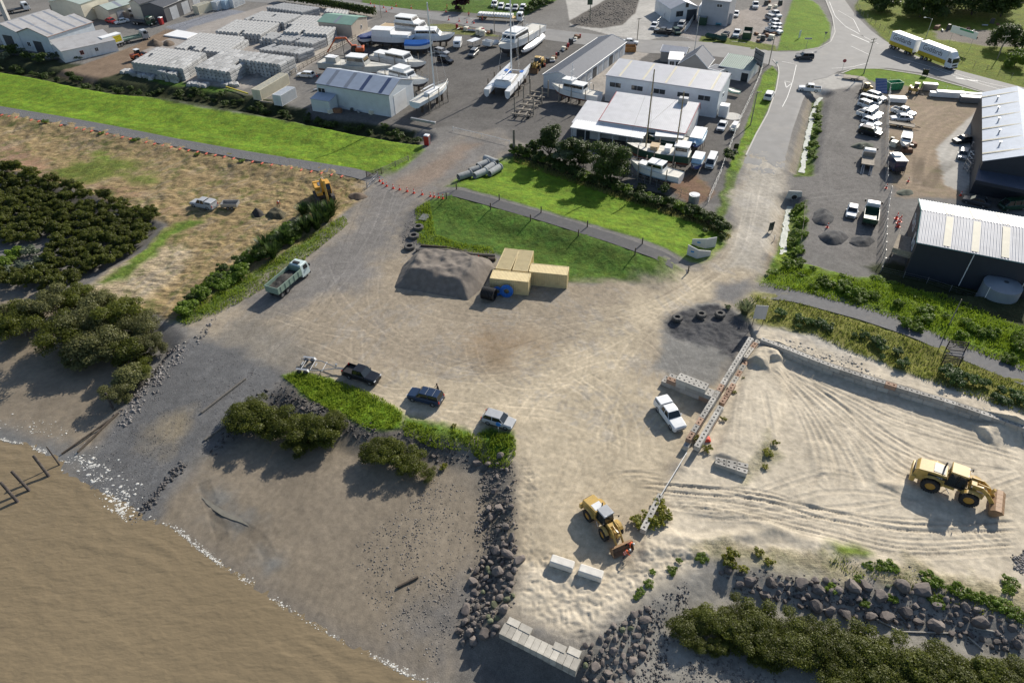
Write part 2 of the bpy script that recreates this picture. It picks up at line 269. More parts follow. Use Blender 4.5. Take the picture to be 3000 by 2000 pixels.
 # terrain: what grows or lies where
SAND,DUST,GRAVEL,DKGRAV=(.43,.365,.265),(.285,.24,.18),(.17,.165,.155),(.075,.075,.078)
GRASS,GRASS2,GRASSD=(.125,.205,.016),(.075,.135,.02),(.05,.095,.018)
STRAW,STRAW2,SOIL,MUD,WET,CONC=(.31,.23,.12),(.45,.36,.235),(.145,.105,.07),(.20,.165,.12),(.10,.095,.088),(.40,.385,.355)
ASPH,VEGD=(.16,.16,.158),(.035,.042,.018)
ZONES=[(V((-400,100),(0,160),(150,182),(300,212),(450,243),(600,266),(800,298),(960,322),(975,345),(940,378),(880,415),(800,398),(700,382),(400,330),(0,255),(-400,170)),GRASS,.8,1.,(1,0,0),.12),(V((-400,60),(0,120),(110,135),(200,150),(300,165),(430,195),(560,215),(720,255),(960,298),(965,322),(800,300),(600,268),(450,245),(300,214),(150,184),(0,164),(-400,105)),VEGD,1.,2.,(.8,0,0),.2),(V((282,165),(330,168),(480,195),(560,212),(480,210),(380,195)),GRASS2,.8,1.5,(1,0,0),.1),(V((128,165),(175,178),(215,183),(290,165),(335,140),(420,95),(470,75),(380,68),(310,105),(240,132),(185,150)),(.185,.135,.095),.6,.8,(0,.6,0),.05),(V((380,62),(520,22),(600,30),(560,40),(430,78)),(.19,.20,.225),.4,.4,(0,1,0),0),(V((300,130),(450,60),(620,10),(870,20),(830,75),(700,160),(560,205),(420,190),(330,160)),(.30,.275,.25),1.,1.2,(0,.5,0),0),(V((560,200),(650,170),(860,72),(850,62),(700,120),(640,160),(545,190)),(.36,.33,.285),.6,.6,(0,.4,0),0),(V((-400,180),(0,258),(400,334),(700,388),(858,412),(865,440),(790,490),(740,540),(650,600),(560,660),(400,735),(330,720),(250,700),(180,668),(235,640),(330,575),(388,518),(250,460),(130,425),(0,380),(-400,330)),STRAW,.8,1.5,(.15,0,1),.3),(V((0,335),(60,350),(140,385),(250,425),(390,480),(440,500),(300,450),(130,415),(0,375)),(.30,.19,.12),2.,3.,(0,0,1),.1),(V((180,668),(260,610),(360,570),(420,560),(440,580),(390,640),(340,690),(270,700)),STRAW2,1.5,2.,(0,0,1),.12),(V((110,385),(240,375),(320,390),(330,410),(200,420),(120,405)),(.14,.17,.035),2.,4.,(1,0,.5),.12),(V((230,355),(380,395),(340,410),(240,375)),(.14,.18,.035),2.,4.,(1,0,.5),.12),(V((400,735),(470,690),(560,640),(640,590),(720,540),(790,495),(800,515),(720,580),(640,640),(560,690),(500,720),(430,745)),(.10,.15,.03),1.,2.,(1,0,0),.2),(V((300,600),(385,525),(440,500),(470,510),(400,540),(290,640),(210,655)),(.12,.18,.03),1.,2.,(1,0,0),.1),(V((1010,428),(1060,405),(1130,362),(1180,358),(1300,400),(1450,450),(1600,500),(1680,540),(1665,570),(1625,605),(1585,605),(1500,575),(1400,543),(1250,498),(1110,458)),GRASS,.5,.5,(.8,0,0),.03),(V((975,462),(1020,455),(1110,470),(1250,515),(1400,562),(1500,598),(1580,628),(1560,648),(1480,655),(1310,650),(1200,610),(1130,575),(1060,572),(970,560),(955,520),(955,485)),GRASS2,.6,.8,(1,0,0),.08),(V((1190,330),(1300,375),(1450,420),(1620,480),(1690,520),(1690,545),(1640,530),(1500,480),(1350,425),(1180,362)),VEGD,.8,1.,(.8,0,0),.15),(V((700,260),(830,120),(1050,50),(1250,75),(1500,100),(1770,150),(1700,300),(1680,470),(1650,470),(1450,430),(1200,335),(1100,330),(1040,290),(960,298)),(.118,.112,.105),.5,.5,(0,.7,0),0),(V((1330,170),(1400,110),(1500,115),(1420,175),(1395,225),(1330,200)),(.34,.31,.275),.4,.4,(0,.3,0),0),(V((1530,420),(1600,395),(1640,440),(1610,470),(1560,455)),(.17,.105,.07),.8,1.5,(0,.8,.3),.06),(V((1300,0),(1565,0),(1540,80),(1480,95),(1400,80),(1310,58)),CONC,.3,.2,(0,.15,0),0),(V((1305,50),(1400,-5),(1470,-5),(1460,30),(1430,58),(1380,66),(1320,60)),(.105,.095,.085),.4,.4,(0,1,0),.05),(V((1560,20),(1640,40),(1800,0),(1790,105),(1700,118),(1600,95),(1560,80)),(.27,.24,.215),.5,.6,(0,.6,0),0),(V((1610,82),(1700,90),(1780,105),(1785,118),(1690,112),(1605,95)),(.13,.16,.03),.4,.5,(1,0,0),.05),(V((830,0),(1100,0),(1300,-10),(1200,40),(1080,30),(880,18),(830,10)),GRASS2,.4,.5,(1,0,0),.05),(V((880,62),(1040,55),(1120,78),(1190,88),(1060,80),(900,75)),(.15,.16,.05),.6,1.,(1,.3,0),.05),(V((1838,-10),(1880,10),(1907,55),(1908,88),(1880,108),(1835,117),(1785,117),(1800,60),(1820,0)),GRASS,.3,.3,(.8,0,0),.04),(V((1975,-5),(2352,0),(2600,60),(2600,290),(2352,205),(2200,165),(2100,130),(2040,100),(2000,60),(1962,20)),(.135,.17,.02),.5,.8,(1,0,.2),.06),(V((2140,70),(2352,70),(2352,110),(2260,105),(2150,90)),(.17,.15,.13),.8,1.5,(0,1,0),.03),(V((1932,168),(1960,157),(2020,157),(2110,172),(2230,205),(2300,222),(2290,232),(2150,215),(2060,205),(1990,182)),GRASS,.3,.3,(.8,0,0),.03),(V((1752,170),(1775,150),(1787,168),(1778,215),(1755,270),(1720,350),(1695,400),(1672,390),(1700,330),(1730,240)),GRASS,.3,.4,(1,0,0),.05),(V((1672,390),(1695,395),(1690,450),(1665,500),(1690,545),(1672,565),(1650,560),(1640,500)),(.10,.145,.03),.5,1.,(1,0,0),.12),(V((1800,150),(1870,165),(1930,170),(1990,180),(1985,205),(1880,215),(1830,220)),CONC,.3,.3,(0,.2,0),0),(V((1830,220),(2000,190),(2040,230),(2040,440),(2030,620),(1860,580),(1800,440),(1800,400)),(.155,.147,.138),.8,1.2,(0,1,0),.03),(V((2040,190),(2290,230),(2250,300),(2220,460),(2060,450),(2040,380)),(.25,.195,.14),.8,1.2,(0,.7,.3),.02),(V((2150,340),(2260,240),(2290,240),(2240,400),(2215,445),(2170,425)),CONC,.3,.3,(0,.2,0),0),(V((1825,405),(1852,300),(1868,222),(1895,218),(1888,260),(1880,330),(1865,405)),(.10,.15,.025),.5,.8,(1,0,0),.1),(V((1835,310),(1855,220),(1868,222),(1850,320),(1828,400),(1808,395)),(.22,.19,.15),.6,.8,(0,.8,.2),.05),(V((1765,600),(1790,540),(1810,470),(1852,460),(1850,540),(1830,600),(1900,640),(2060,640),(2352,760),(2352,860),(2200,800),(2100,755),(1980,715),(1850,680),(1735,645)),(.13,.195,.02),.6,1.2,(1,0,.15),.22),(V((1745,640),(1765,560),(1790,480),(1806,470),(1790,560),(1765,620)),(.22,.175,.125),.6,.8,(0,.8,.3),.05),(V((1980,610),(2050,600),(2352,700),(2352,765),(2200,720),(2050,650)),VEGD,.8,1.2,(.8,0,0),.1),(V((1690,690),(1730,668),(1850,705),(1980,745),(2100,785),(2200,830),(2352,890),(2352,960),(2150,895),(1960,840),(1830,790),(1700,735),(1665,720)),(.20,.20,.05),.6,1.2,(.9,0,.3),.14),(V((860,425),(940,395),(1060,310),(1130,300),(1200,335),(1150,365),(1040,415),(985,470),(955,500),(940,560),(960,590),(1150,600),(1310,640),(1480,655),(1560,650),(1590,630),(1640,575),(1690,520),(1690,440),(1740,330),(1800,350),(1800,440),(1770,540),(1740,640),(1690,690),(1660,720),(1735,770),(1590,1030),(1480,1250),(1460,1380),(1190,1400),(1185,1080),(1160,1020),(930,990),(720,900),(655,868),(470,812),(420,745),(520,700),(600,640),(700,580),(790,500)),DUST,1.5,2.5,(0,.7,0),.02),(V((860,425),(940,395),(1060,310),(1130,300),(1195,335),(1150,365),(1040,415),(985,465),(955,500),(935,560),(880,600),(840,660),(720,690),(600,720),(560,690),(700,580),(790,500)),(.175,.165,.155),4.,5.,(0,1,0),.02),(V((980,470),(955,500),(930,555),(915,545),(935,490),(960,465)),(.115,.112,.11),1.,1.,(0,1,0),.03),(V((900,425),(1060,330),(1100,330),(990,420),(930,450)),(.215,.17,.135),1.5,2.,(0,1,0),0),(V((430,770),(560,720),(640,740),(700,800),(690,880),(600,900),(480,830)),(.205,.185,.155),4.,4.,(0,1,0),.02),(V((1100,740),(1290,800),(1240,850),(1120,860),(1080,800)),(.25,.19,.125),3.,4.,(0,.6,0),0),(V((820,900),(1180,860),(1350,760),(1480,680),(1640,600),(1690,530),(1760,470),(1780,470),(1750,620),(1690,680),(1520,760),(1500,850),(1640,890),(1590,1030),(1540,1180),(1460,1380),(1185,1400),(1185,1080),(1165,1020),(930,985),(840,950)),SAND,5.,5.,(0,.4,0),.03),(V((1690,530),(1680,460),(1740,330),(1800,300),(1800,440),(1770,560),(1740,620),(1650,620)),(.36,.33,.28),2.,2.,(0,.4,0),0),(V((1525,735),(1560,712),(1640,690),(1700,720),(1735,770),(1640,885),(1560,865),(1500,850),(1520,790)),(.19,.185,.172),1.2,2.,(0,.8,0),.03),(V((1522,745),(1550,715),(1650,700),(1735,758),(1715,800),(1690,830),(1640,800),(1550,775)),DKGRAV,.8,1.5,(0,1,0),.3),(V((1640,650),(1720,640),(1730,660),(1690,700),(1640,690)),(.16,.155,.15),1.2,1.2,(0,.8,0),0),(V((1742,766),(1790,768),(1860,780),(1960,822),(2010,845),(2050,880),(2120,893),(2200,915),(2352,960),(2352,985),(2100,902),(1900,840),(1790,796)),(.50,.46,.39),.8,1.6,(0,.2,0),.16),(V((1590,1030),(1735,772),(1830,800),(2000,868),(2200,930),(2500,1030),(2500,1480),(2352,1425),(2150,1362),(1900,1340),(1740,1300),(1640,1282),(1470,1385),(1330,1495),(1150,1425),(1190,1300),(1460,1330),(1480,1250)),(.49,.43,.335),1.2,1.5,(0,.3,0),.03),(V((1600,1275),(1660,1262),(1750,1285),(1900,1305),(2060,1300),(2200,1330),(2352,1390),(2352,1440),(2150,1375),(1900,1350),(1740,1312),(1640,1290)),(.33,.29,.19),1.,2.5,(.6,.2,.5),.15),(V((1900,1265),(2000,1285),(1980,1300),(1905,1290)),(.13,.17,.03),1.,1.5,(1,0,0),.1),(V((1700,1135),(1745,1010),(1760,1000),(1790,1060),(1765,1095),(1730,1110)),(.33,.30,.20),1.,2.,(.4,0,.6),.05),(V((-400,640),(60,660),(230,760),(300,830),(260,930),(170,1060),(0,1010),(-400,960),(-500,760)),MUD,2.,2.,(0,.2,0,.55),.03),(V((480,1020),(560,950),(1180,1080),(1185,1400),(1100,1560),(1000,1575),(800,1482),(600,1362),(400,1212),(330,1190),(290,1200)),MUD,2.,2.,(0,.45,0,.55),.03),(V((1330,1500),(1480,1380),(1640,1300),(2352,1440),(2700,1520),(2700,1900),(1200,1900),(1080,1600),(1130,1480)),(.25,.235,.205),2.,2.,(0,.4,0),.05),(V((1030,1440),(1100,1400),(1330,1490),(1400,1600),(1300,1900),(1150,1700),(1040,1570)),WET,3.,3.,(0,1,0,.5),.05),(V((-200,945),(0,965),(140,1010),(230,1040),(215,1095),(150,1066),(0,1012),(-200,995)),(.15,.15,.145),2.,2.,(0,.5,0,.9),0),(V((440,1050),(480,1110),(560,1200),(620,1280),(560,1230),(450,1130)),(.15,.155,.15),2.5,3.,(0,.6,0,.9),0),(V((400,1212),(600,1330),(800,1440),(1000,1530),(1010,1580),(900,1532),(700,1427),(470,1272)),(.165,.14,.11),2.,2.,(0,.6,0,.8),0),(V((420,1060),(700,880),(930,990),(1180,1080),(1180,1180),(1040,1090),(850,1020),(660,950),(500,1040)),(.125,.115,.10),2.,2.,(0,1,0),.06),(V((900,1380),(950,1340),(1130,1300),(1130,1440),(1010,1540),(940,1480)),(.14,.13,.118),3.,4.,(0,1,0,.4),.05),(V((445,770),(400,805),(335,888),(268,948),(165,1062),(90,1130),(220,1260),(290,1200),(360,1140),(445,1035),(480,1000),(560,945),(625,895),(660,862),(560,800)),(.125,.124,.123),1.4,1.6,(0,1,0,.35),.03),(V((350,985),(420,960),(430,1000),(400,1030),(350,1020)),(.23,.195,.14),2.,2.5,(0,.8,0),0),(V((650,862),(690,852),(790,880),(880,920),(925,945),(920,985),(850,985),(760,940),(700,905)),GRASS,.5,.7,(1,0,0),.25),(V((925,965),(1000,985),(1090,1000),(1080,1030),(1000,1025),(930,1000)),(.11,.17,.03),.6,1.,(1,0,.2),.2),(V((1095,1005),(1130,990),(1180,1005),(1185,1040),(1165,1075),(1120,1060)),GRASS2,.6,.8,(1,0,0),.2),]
ZZ={}
def paint(X,Y):
 """albedo and texture weights of the ground at X, Y"""
 n=X.shape;col=np.empty(n+(3,));col[:]=(.165,.158,.148);wt=np.zeros(n+(4,));wt[...,1]=.7;rel=np.zeros(n)
 wb=[fbm(X,Y,s,11+i)-.5 for i,s in enumerate((1.2,3.5,9.))]
 for i,(P,c,soft,warp,tw,rl) in enumerate(ZONES):
  zr=-1.2 if P[0][1]>1150 and i>45 else 0.0
  if i not in ZZ:ZZ[i]=wxy(P,zr)
  s=sdpoly(X,Y,ZZ[i],soft+warp+2)
  wn=(wb[0]*.5+wb[1]+(wb[2] if warp>2 else 0))*warp*1.3
  k=sstep(-soft,soft,s+wn)*(s>-90);k3=k[...,None]
  col=col*(1-k3)+np.array(c)*k3;wt=wt*(1-k3)+np.array(tuple(tw)+(0,)*(4-len(tw)))*k3;rel=rel*(1-k)+rl*k
 return col,wt,rel
 # ground material
def ground_material():
 m=bpy.data.materials.new('ground_surface');m.use_nodes=True;nt=m.node_tree;L=nt.links.new;b=nt.nodes['Principled BSDF']
 co=_node(nt,'ShaderNodeVertexColor',layer_name='cover');we=_node(nt,'ShaderNodeVertexColor',layer_name='texture');sp=_node(nt,'ShaderNodeSeparateColor');L(we.outputs[0],sp.inputs[0])
 tc=_node(nt,'ShaderNodeTexCoord')
 def noise(scale,det=4,rough=.6,stretch=None,rot=0):
  n=_node(nt,'ShaderNodeTexNoise');n.inputs['Scale'].default_value=scale;n.inputs['Detail'].default_value=det;n.inputs['Roughness'].default_value=rough
  src=tc.outputs['Object']
  if stretch:
   mp=_node(nt,'ShaderNodeMapping');mp.inputs['Rotation'].default_value=(0,0,rot);mp.inputs['Scale'].default_value=stretch;L(src,mp.inputs[0]);src=mp.outputs[0]
  L(src,n.inputs['Vector']);return n.outputs['Fac']
 def rng(v,a,b_,lo,hi):
  r=_node(nt,'ShaderNodeMapRange');r.inputs[1].default_value=a;r.inputs[2].default_value=b_;r.inputs[3].default_value=lo;r.inputs[4].default_value=hi;L(v,r.inputs[0]);return r.outputs[0]
 def mixf(f,a,b_):
  x=_node(nt,'ShaderNodeMix',data_type='FLOAT');L(f,x.inputs[0])
  for i,v in ((2,a),(3,b_)):
   if isinstance(v,(int,float)):x.inputs[i].default_value=v
   else:L(v,x.inputs[i])
  return x.outputs[0]
 def math(op,a,b_):
  x=_node(nt,'ShaderNodeMath',operation=op)
  for i,v in ((0,a),(1,b_)):
   if isinstance(v,(int,float)):x.inputs[i].default_value=v
   else:L(v,x.inputs[i])
  return x.outputs[0]
 gr,gv,st=sp.outputs[0],sp.outputs[1],sp.outputs[2]
 big=rng(noise(.12,6,.65),.3,.7,.84,1.16);mid=rng(noise(.9,5,.65),.3,.7,.88,1.12)
 n_gr=noise(1.6,6,.75);n_gr2=noise(.33,4);n_gv=noise(9,3,.8);n_gv2=noise(2.6,6,.75);n_st=noise(1.0,6,.75,(.35,2.6,1),.33);n_st2=noise(3.2,4,.8)
 f_gr=math('MULTIPLY',rng(n_gr,.3,.7,.62,1.35),rng(n_gr2,.3,.7,.8,1.2))
 f_gv=math('MULTIPLY',rng(n_gv,.28,.72,.62,1.45),rng(n_gv2,.3,.7,.85,1.16))
 f_st=math('MULTIPLY',rng(n_st,.32,.68,.55,1.4),rng(n_st2,.3,.7,.7,1.3))
 v=math('MULTIPLY',big,mid);v=math('MULTIPLY',v,mixf(gr,1.,f_gr));v=math('MULTIPLY',v,mixf(gv,1.,f_gv));v=math('MULTIPLY',v,mixf(st,1.,f_st))
 mx=_node(nt,'ShaderNodeMix',data_type='RGBA',blend_type='MULTIPLY');mx.inputs[0].default_value=1;L(co.outputs[0],mx.inputs[6]);L(v,mx.inputs[7])
 hs=_node(nt,'ShaderNodeHueSaturation');L(mx.outputs[2],hs.inputs['Color']);L(mixf(gr,.5,rng(noise(.55,5,.7),.3,.7,.475,.525)),hs.inputs['Hue'])
 g2=_node(nt,'ShaderNodeMix',data_type='RGBA');L(math('MULTIPLY',st,rng(noise(.3,7,.75),.50,.64,0,.8)),g2.inputs[0]);L(hs.outputs[0],g2.inputs[6]);g2.inputs[7].default_value=(.10,.125,.03,1)
 L(g2.outputs[2],b.inputs['Base Color']);wet=we.outputs['Alpha'];L(mixf(wet,.92,.36),b.inputs['Roughness']);L(mixf(wet,.15,.5),b.inputs['Specular IOR Level'])
 hgt=math('ADD',math('MULTIPLY',gr,math('MULTIPLY',n_gr,.55)),math('ADD',math('MULTIPLY',gv,math('MULTIPLY',n_gv,.10)),math('MULTIPLY',st,math('ADD',math('MULTIPLY',n_st,.45),math('MULTIPLY',n_st2,.18)))))
 hgt=math('ADD',hgt,math('MULTIPLY',noise(3.5,5,.7),.05))
 bp=_node(nt,'ShaderNodeBump');bp.inputs['Strength'].default_value=.8;bp.inputs['Distance'].default_value=.6;L(hgt,bp.inputs['Height']);L(bp.outputs[0],b.inputs['Normal'])
 return m
GROUND_M=ground_material()
def ground_mesh(name,xs,ys,dz=0.0,extra=None):
 X,Y=np.meshgrid(xs,ys);Z=height(X,Y);col,wt,rel=paint(X,Y)
 Z=Z+rel*(fbm(X,Y,1.6,3)-.5)*2+rel*(fbm(X,Y,5.,4)-.5)*1.6+dz
 if extra is not None:Z=Z+extra(X,Y,col)
 nx,ny=len(xs),len(ys);i=np.arange(nx*ny).reshape(ny,nx)
 f=np.stack([i[:-1,:-1],i[:-1,1:],i[1:,1:],i[1:,:-1]],-1).reshape(-1,4)
 me=npmesh(name,np.stack([X,Y,Z],-1).reshape(-1,3),f,GROUND_M,True)
 for nm,a in (('cover',col),('texture',wt)):
  at_=me.color_attributes.new(nm,'FLOAT_COLOR','POINT');q=np.ones((nx*ny,4),np.float32);q[:,:a.shape[-1]]=a.reshape(-1,a.shape[-1]);at_.data.foreach_set('color',q.ravel())
 return ob(name,me)
def offs(P,w,step=2.):
 P=np.asarray(P);d=np.concatenate([[0],np.cumsum(np.hypot(*(P[1:]-P[:-1]).T))]);t=np.arange(0,d[-1],step);Q=np.stack([np.interp(t,d,P[:,0]),np.interp(t,d,P[:,1])],1)
 g=np.gradient(Q,axis=0);g/=np.hypot(*g.T)[:,None];nn=np.stack([-g[:,1],g[:,0]],1);k=np.ones(5)/5
 nn=np.stack([np.convolve(np.pad(nn[:,i],2,'edge'),k,'valid') for i in (0,1)],1);return Q+nn*w/2,Q-nn*w/2
 # wheel tracks, ruts and berms pressed into the ground
def spline(P,n=40):
 P=np.asarray(P,float);P=np.vstack([2*P[0]-P[1],P,2*P[-1]-P[-2]]);out=[]
 for i in range(1,len(P)-2):
  t=np.linspace(0,1,max(4,n//(len(P)-3)),endpoint=False)[:,None];a,b,c,d=P[i-1:i+3];out.append(.5*(2*b+(c-a)*t+(2*a-5*b+4*c-d)*t*t+(3*b-a-3*c+d)*t**3))
 return np.vstack(out+[P[-2:-1]])
TRK=[]
def trk(pts,hw,dep,pit,dc,gauge=0.0):
 L=spline(wxy(V(*pts)))
 if gauge:TRK.extend((q,hw,dep,pit,dc) for q in offs(L,gauge,.8))
 else:TRK.append((L,hw,dep,pit,dc))
def fam(A,B,n,hw,dep,pit,dc,seed,jit=5,gauge=0):
 r=random.Random(seed)
 for i in range(n):
  u=(i+.5)/n;j=r.uniform(-jit,jit);k=r.uniform(-jit,jit);trk([(a[0]*(1-u)+b[0]*u+(j if q%2 else k),a[1]*(1-u)+b[1]*u+(k if q%2 else j)) for q,(a,b) in enumerate(zip(A,B))],hw,dep*r.uniform(.6,1.2),pit if r.random()<.6 else 0,dc,gauge)
fam([(1450,1105),(1600,1112),(1750,1130),(1900,1165),(2100,1195),(2352,1190)],[(1500,1165),(1620,1178),(1750,1205),(1900,1240),(2080,1285),(2352,1270)],16,.2,.075,.34,-.05,1,5)
fam([(1745,850),(1800,910),(1835,990),(1840,1080),(1790,1140)],[(1835,850),(1950,930),(2080,1010),(2200,1060),(2352,1075)],15,.24,.065,.36,-.05,2,6)
fam([(1850,850),(1960,890),(2080,945),(2352,1035)],[(1840,870),(1950,930),(2070,985),(2352,1065)],4,.24,.06,.36,-.05,3,5);fam([(2352,1080),(2250,1120),(2200,1200),(2240,1260)],[(2352,1140),(2300,1160),(2280,1210),(2330,1250)],4,.24,.06,.36,-.05,4,6)
fam([(1760,900),(1780,960),(1800,1040)],[(1690,900),(1670,960),(1665,1020)],3,.3,.06,.36,-.03,5,5);fam([(1560,1150),(1700,1120),(1900,1060),(2100,1150)],[(1600,1200),(1750,1200),(1950,1200),(2150,1140)],5,.24,.05,.36,-.04,6,10)
fam([(1240,1200),(1270,1120),(1300,1050),(1360,960)],[(1340,1160),(1400,1080),(1440,1000),(1480,900)],5,.25,.045,.3,-.05,7,8);fam([(1370,1120),(1400,1080),(1500,1080)],[(1420,1140),(1470,1100),(1540,1110)],3,.25,.06,.3,-.04,8,5)
for P in ([(850,440),(800,560),(740,700),(620,830)],[(930,430),(880,560),(860,700),(950,800),(1150,850),(1350,800)],[(900,430),(860,540),(780,650),(640,760)],[(1690,560),(1640,620),(1500,700),(1250,740),(1000,720),(860,640)],[(1720,480),(1690,580),(1580,680),(1450,800),(1400,950),(1380,1080)],[(1740,420),(1700,570),(1600,660),(1480,740),(1300,830),(1100,870),(900,830)],[(1660,610),(1520,690),(1380,740),(1200,800),(1000,860)],[(1080,780),(1100,850),(1180,900),(1350,880),(1480,800)],[(1300,870),(1360,910),(1400,970),(1410,1050)],[(1340,860),(1410,910),(1450,980),(1455,1060)],[(740,600),(790,700),(900,780),(1050,780)],[(820,760),(830,860),(900,900),(1060,890)],[(620,720),(760,760),(860,760),(960,700)],[(1180,980),(1250,900),(1380,840),(1520,830)],[(1010,800),(1080,740),(1200,730),(1320,770),(1330,860),(1250,930)],[(1480,1000),(1560,900),(1520,800),(1420,740)],[(680,780),(800,830),(1000,940),(1180,1000)],[(1000,930),(1150,940),(1300,960),(1460,1030)]):
 trk(P,.16,.022,0,random.choice((.13,.1,-.12,.16)),1.6)
for P in ([(1790,160),(1790,260),(1730,380),(1720,480),(1700,580)],[(1830,250),(1790,340),(1760,430),(1745,520),(1720,600),(1600,680)],[(1960,250),(1900,340),(1900,450)],[(1850,450),(1950,440),(2040,445)],[(1870,460),(1960,450),(2050,450)]):trk(P,.3,.012,0,.1,1.7)
for P in ([(2080,300),(2130,260),(2180,240),(2230,250)],[(2100,430),(2120,360),(2150,300),(2210,270)],[(2090,350),(2100,300),(2140,270),(2200,262)],[(2150,430),(2160,380),(2190,330),(2210,290)]):trk(P,.25,.02,0,.22,1.8)
for P in ([(2112,360),(2108,400),(2112,430)],[(2190,370),(2150,400),(2130,432)]):trk(P,1.1,.01,0,-.4)
for P in ([(470,1140),(505,1172),(555,1192),(590,1220),(612,1262)],[(478,1152),(492,1190),(500,1215)],[(455,1080),(465,1110),(475,1140)]):trk(P,.7,.07,0,-.34)
for P in ([(210,960),(190,1000),(165,1030)],[(250,905),(215,960),(190,1010)]):trk(P,.3,.06,0,.15)
BERM=[(wxy(V(*P)),h,w_) for P,h,w_ in (([(1500,1225),(1600,1243),(1700,1232),(1800,1212)],.28,.8),([(1560,1160),(1700,1182),(1850,1240),(1960,1262)],.22,.7),([(1890,1010),(1905,1080),(1860,1165)],.18,.6),([(2000,1040),(2012,1110),(2110,1122)],.22,.6),([(1470,1258),(1560,1262),(1640,1275)],.3,1.0),([(1730,845),(1770,815),(1780,838)],.9,1.4),([(2250,1000),(2300,985),(2352,1000)],.8,1.5),([(1830,1250),(2000,1290),(2150,1340)],.2,1.0),([(1860,1010),(1890,1095)],.15,.8))]
TIP=wxy(V((1192,1030),(1240,1100),(1230,1250),(1400,1290),(1470,1240),(1570,1240),(1650,1290),(1500,1350),(1400,1450),(1335,1500),(1185,1420)));SANDY=wxy(V((1480,1110),(1590,1030),(1735,780),(2000,870),(2500,1030),(2500,1440),(2150,1350),(1900,1330),(1640,1270),(1470,1250)));PLAT=wxy(V((1740,795),(1655,1035),(1648,1048),(1716,1078),(1775,1000),(1800,900),(1790,830)));YC_=wxy(V((1160,830)))[0]
def relief(X,Y,col):
 z=np.zeros(X.shape);near=(X>-135)&(X<80)&(Y>26)&(Y<235);mul=np.ones(X.shape);wob=(fbm(X,Y,2.5,21)-.5)*.5
 for L,hw,dep,pit,dc in TRK:
  x0,y0=L.min(0)-1;x1,y1=L.max(0)+1;m=(X>x0)&(X<x1)&(Y>y0)&(Y<y1)
  if not m.any():continue
  d,t=dline(X[m],Y[m],L);s=t*np.hypot(*(L[1:]-L[:-1]).T).sum();k=sstep(hw*1.25,hw*.8,d)*sstep(0,.06,t)*sstep(1,.94,t)*(.45+.55*vnoise(s,s*0,5,int(hw*100+dep*1000))*1.3).clip(0,1);rim=(dc>-.2)*np.exp(-((d-hw*1.45)/(hw*.35))**2)*.45*sstep(0,.06,t)*sstep(1,.94,t)
  h=-dep*k+dep*rim
  if pit:h=h+dep*.75*k*np.where(np.sin(2*pi*(s/pit+d/hw*.35))>.1,1,-.2)
  z[m]+=h;mul[m]*=1+dc*k
 for L,h,w_ in BERM:
  x0,y0=L.min(0)-4;x1,y1=L.max(0)+4;m=(X>x0)&(X<x1)&(Y>y0)&(Y<y1)
  if m.any():d,t=dline(X[m],Y[m],L);z[m]+=h*np.exp(-((d+wob[m])/w_)**2)*sstep(0,.12,t)*sstep(1,.88,t)*(.6+.8*fbm(X[m],Y[m],1.2,31))
 s=sdpoly(X,Y,TIP,4);k=sstep(-.8,2.0,s);z+=k*((fbm(X,Y,.6,41,3)-.5)*.24+np.abs(vnoise(X,Y,.45,42)-.5)*-.3+(vnoise(X,Y,.34,46)-.5)*.12+(fbm(X,Y,3.2,43)-.5)*.3)
 s=sdpoly(X,Y,SANDY,4);k=sstep(-.5,2,s);z+=k*((fbm(X,Y,5.,44)-.5)*.14+(fbm(X,Y,.8,45)-.5)*.05)
 s=sdpoly(X,Y,PLAT,3);z+=.6*sstep(-.9,.5,s)
 r=np.hypot(X-YC_[0],Y-YC_[1]);a=np.arctan2(Y-YC_[1],X-YC_[0]);st=vnoise(r,a*9,.38,51)*.6+vnoise(r,a*14,.9,52)*.4;st2=vnoise(X*.32+Y*.95,X*.95-Y*.32,.5,53)*.5+vnoise((X*.32+Y*.95)/1,(X*.95-Y*.32)/9,.45,54)*.5
 lum=col.sum(-1)/3;dry=sstep(.13,.28,lum)*(col[...,1]<col[...,0]*1.02)*near;mix_=vnoise(X,Y,11,55);mul*=1+dry*((st*mix_+st2*(1-mix_))-.5)*.30
 mul*=1+near*((fbm(X,Y,.4,56,2)-.5)*.3+(fbm(X,Y,2.4,57)-.5)*.14)
 ca,sa=.945,-.327;U,W_=X*ca+Y*sa,-X*sa+Y*ca;row=vnoise(U/7,W_,.75,61)*.6+vnoise(U/3,W_,.4,62)*.4;grn=sstep(.0,.05,col[...,1]-col[...,0])*near;stw=(sstep(.03,.09,col[...,0]-col[...,1])*sstep(.06,.12,col[...,1]-col[...,2])*(Y>75)*(X<-12)*near)
 cl=sstep(.48,.75,fbm(X,Y,1.1,63)*.5+row*.5);mul*=1-stw*cl*.42+stw*(row-.5)*.5;z+=stw*((row-.5)*.22+(fbm(X,Y,.8,64)-.5)*.35);mul*=1+grn*((vnoise(U/9,W_,.8,65)-.5)*.3+(fbm(X,Y,1.6,66)-.5)*.55);z+=grn*(fbm(X,Y,.7,67)-.5)*.14
 k=(sstep(.50,.66,fbm(X,Y,4.5,68)*.5+st*.5)*.36*dry*(sdpoly(X,Y,SANDY,2)<0)*(Y>58))[...,None];col[:]=col*(1-k)+np.array((.235,.228,.22))*k
 col*=mul[...,None];z+=near*((fbm(X,Y,.42,58,2)-.5)*.07*sstep(.08,.25,lum)+(vnoise((X*.4+Y*.9)/3,X*.9-Y*.4,.5,59)-.5)*.06*(Y<66)*(X<2))
 return z
xs=np.concatenate([[-4000,-1500,-700,-400,-300],np.arange(-225,-126,.8),np.arange(-126,-46,.3),np.arange(-46,76,.15),np.arange(76,84,.4),np.arange(84,216,.8),[300,400,700,1500,4000]])
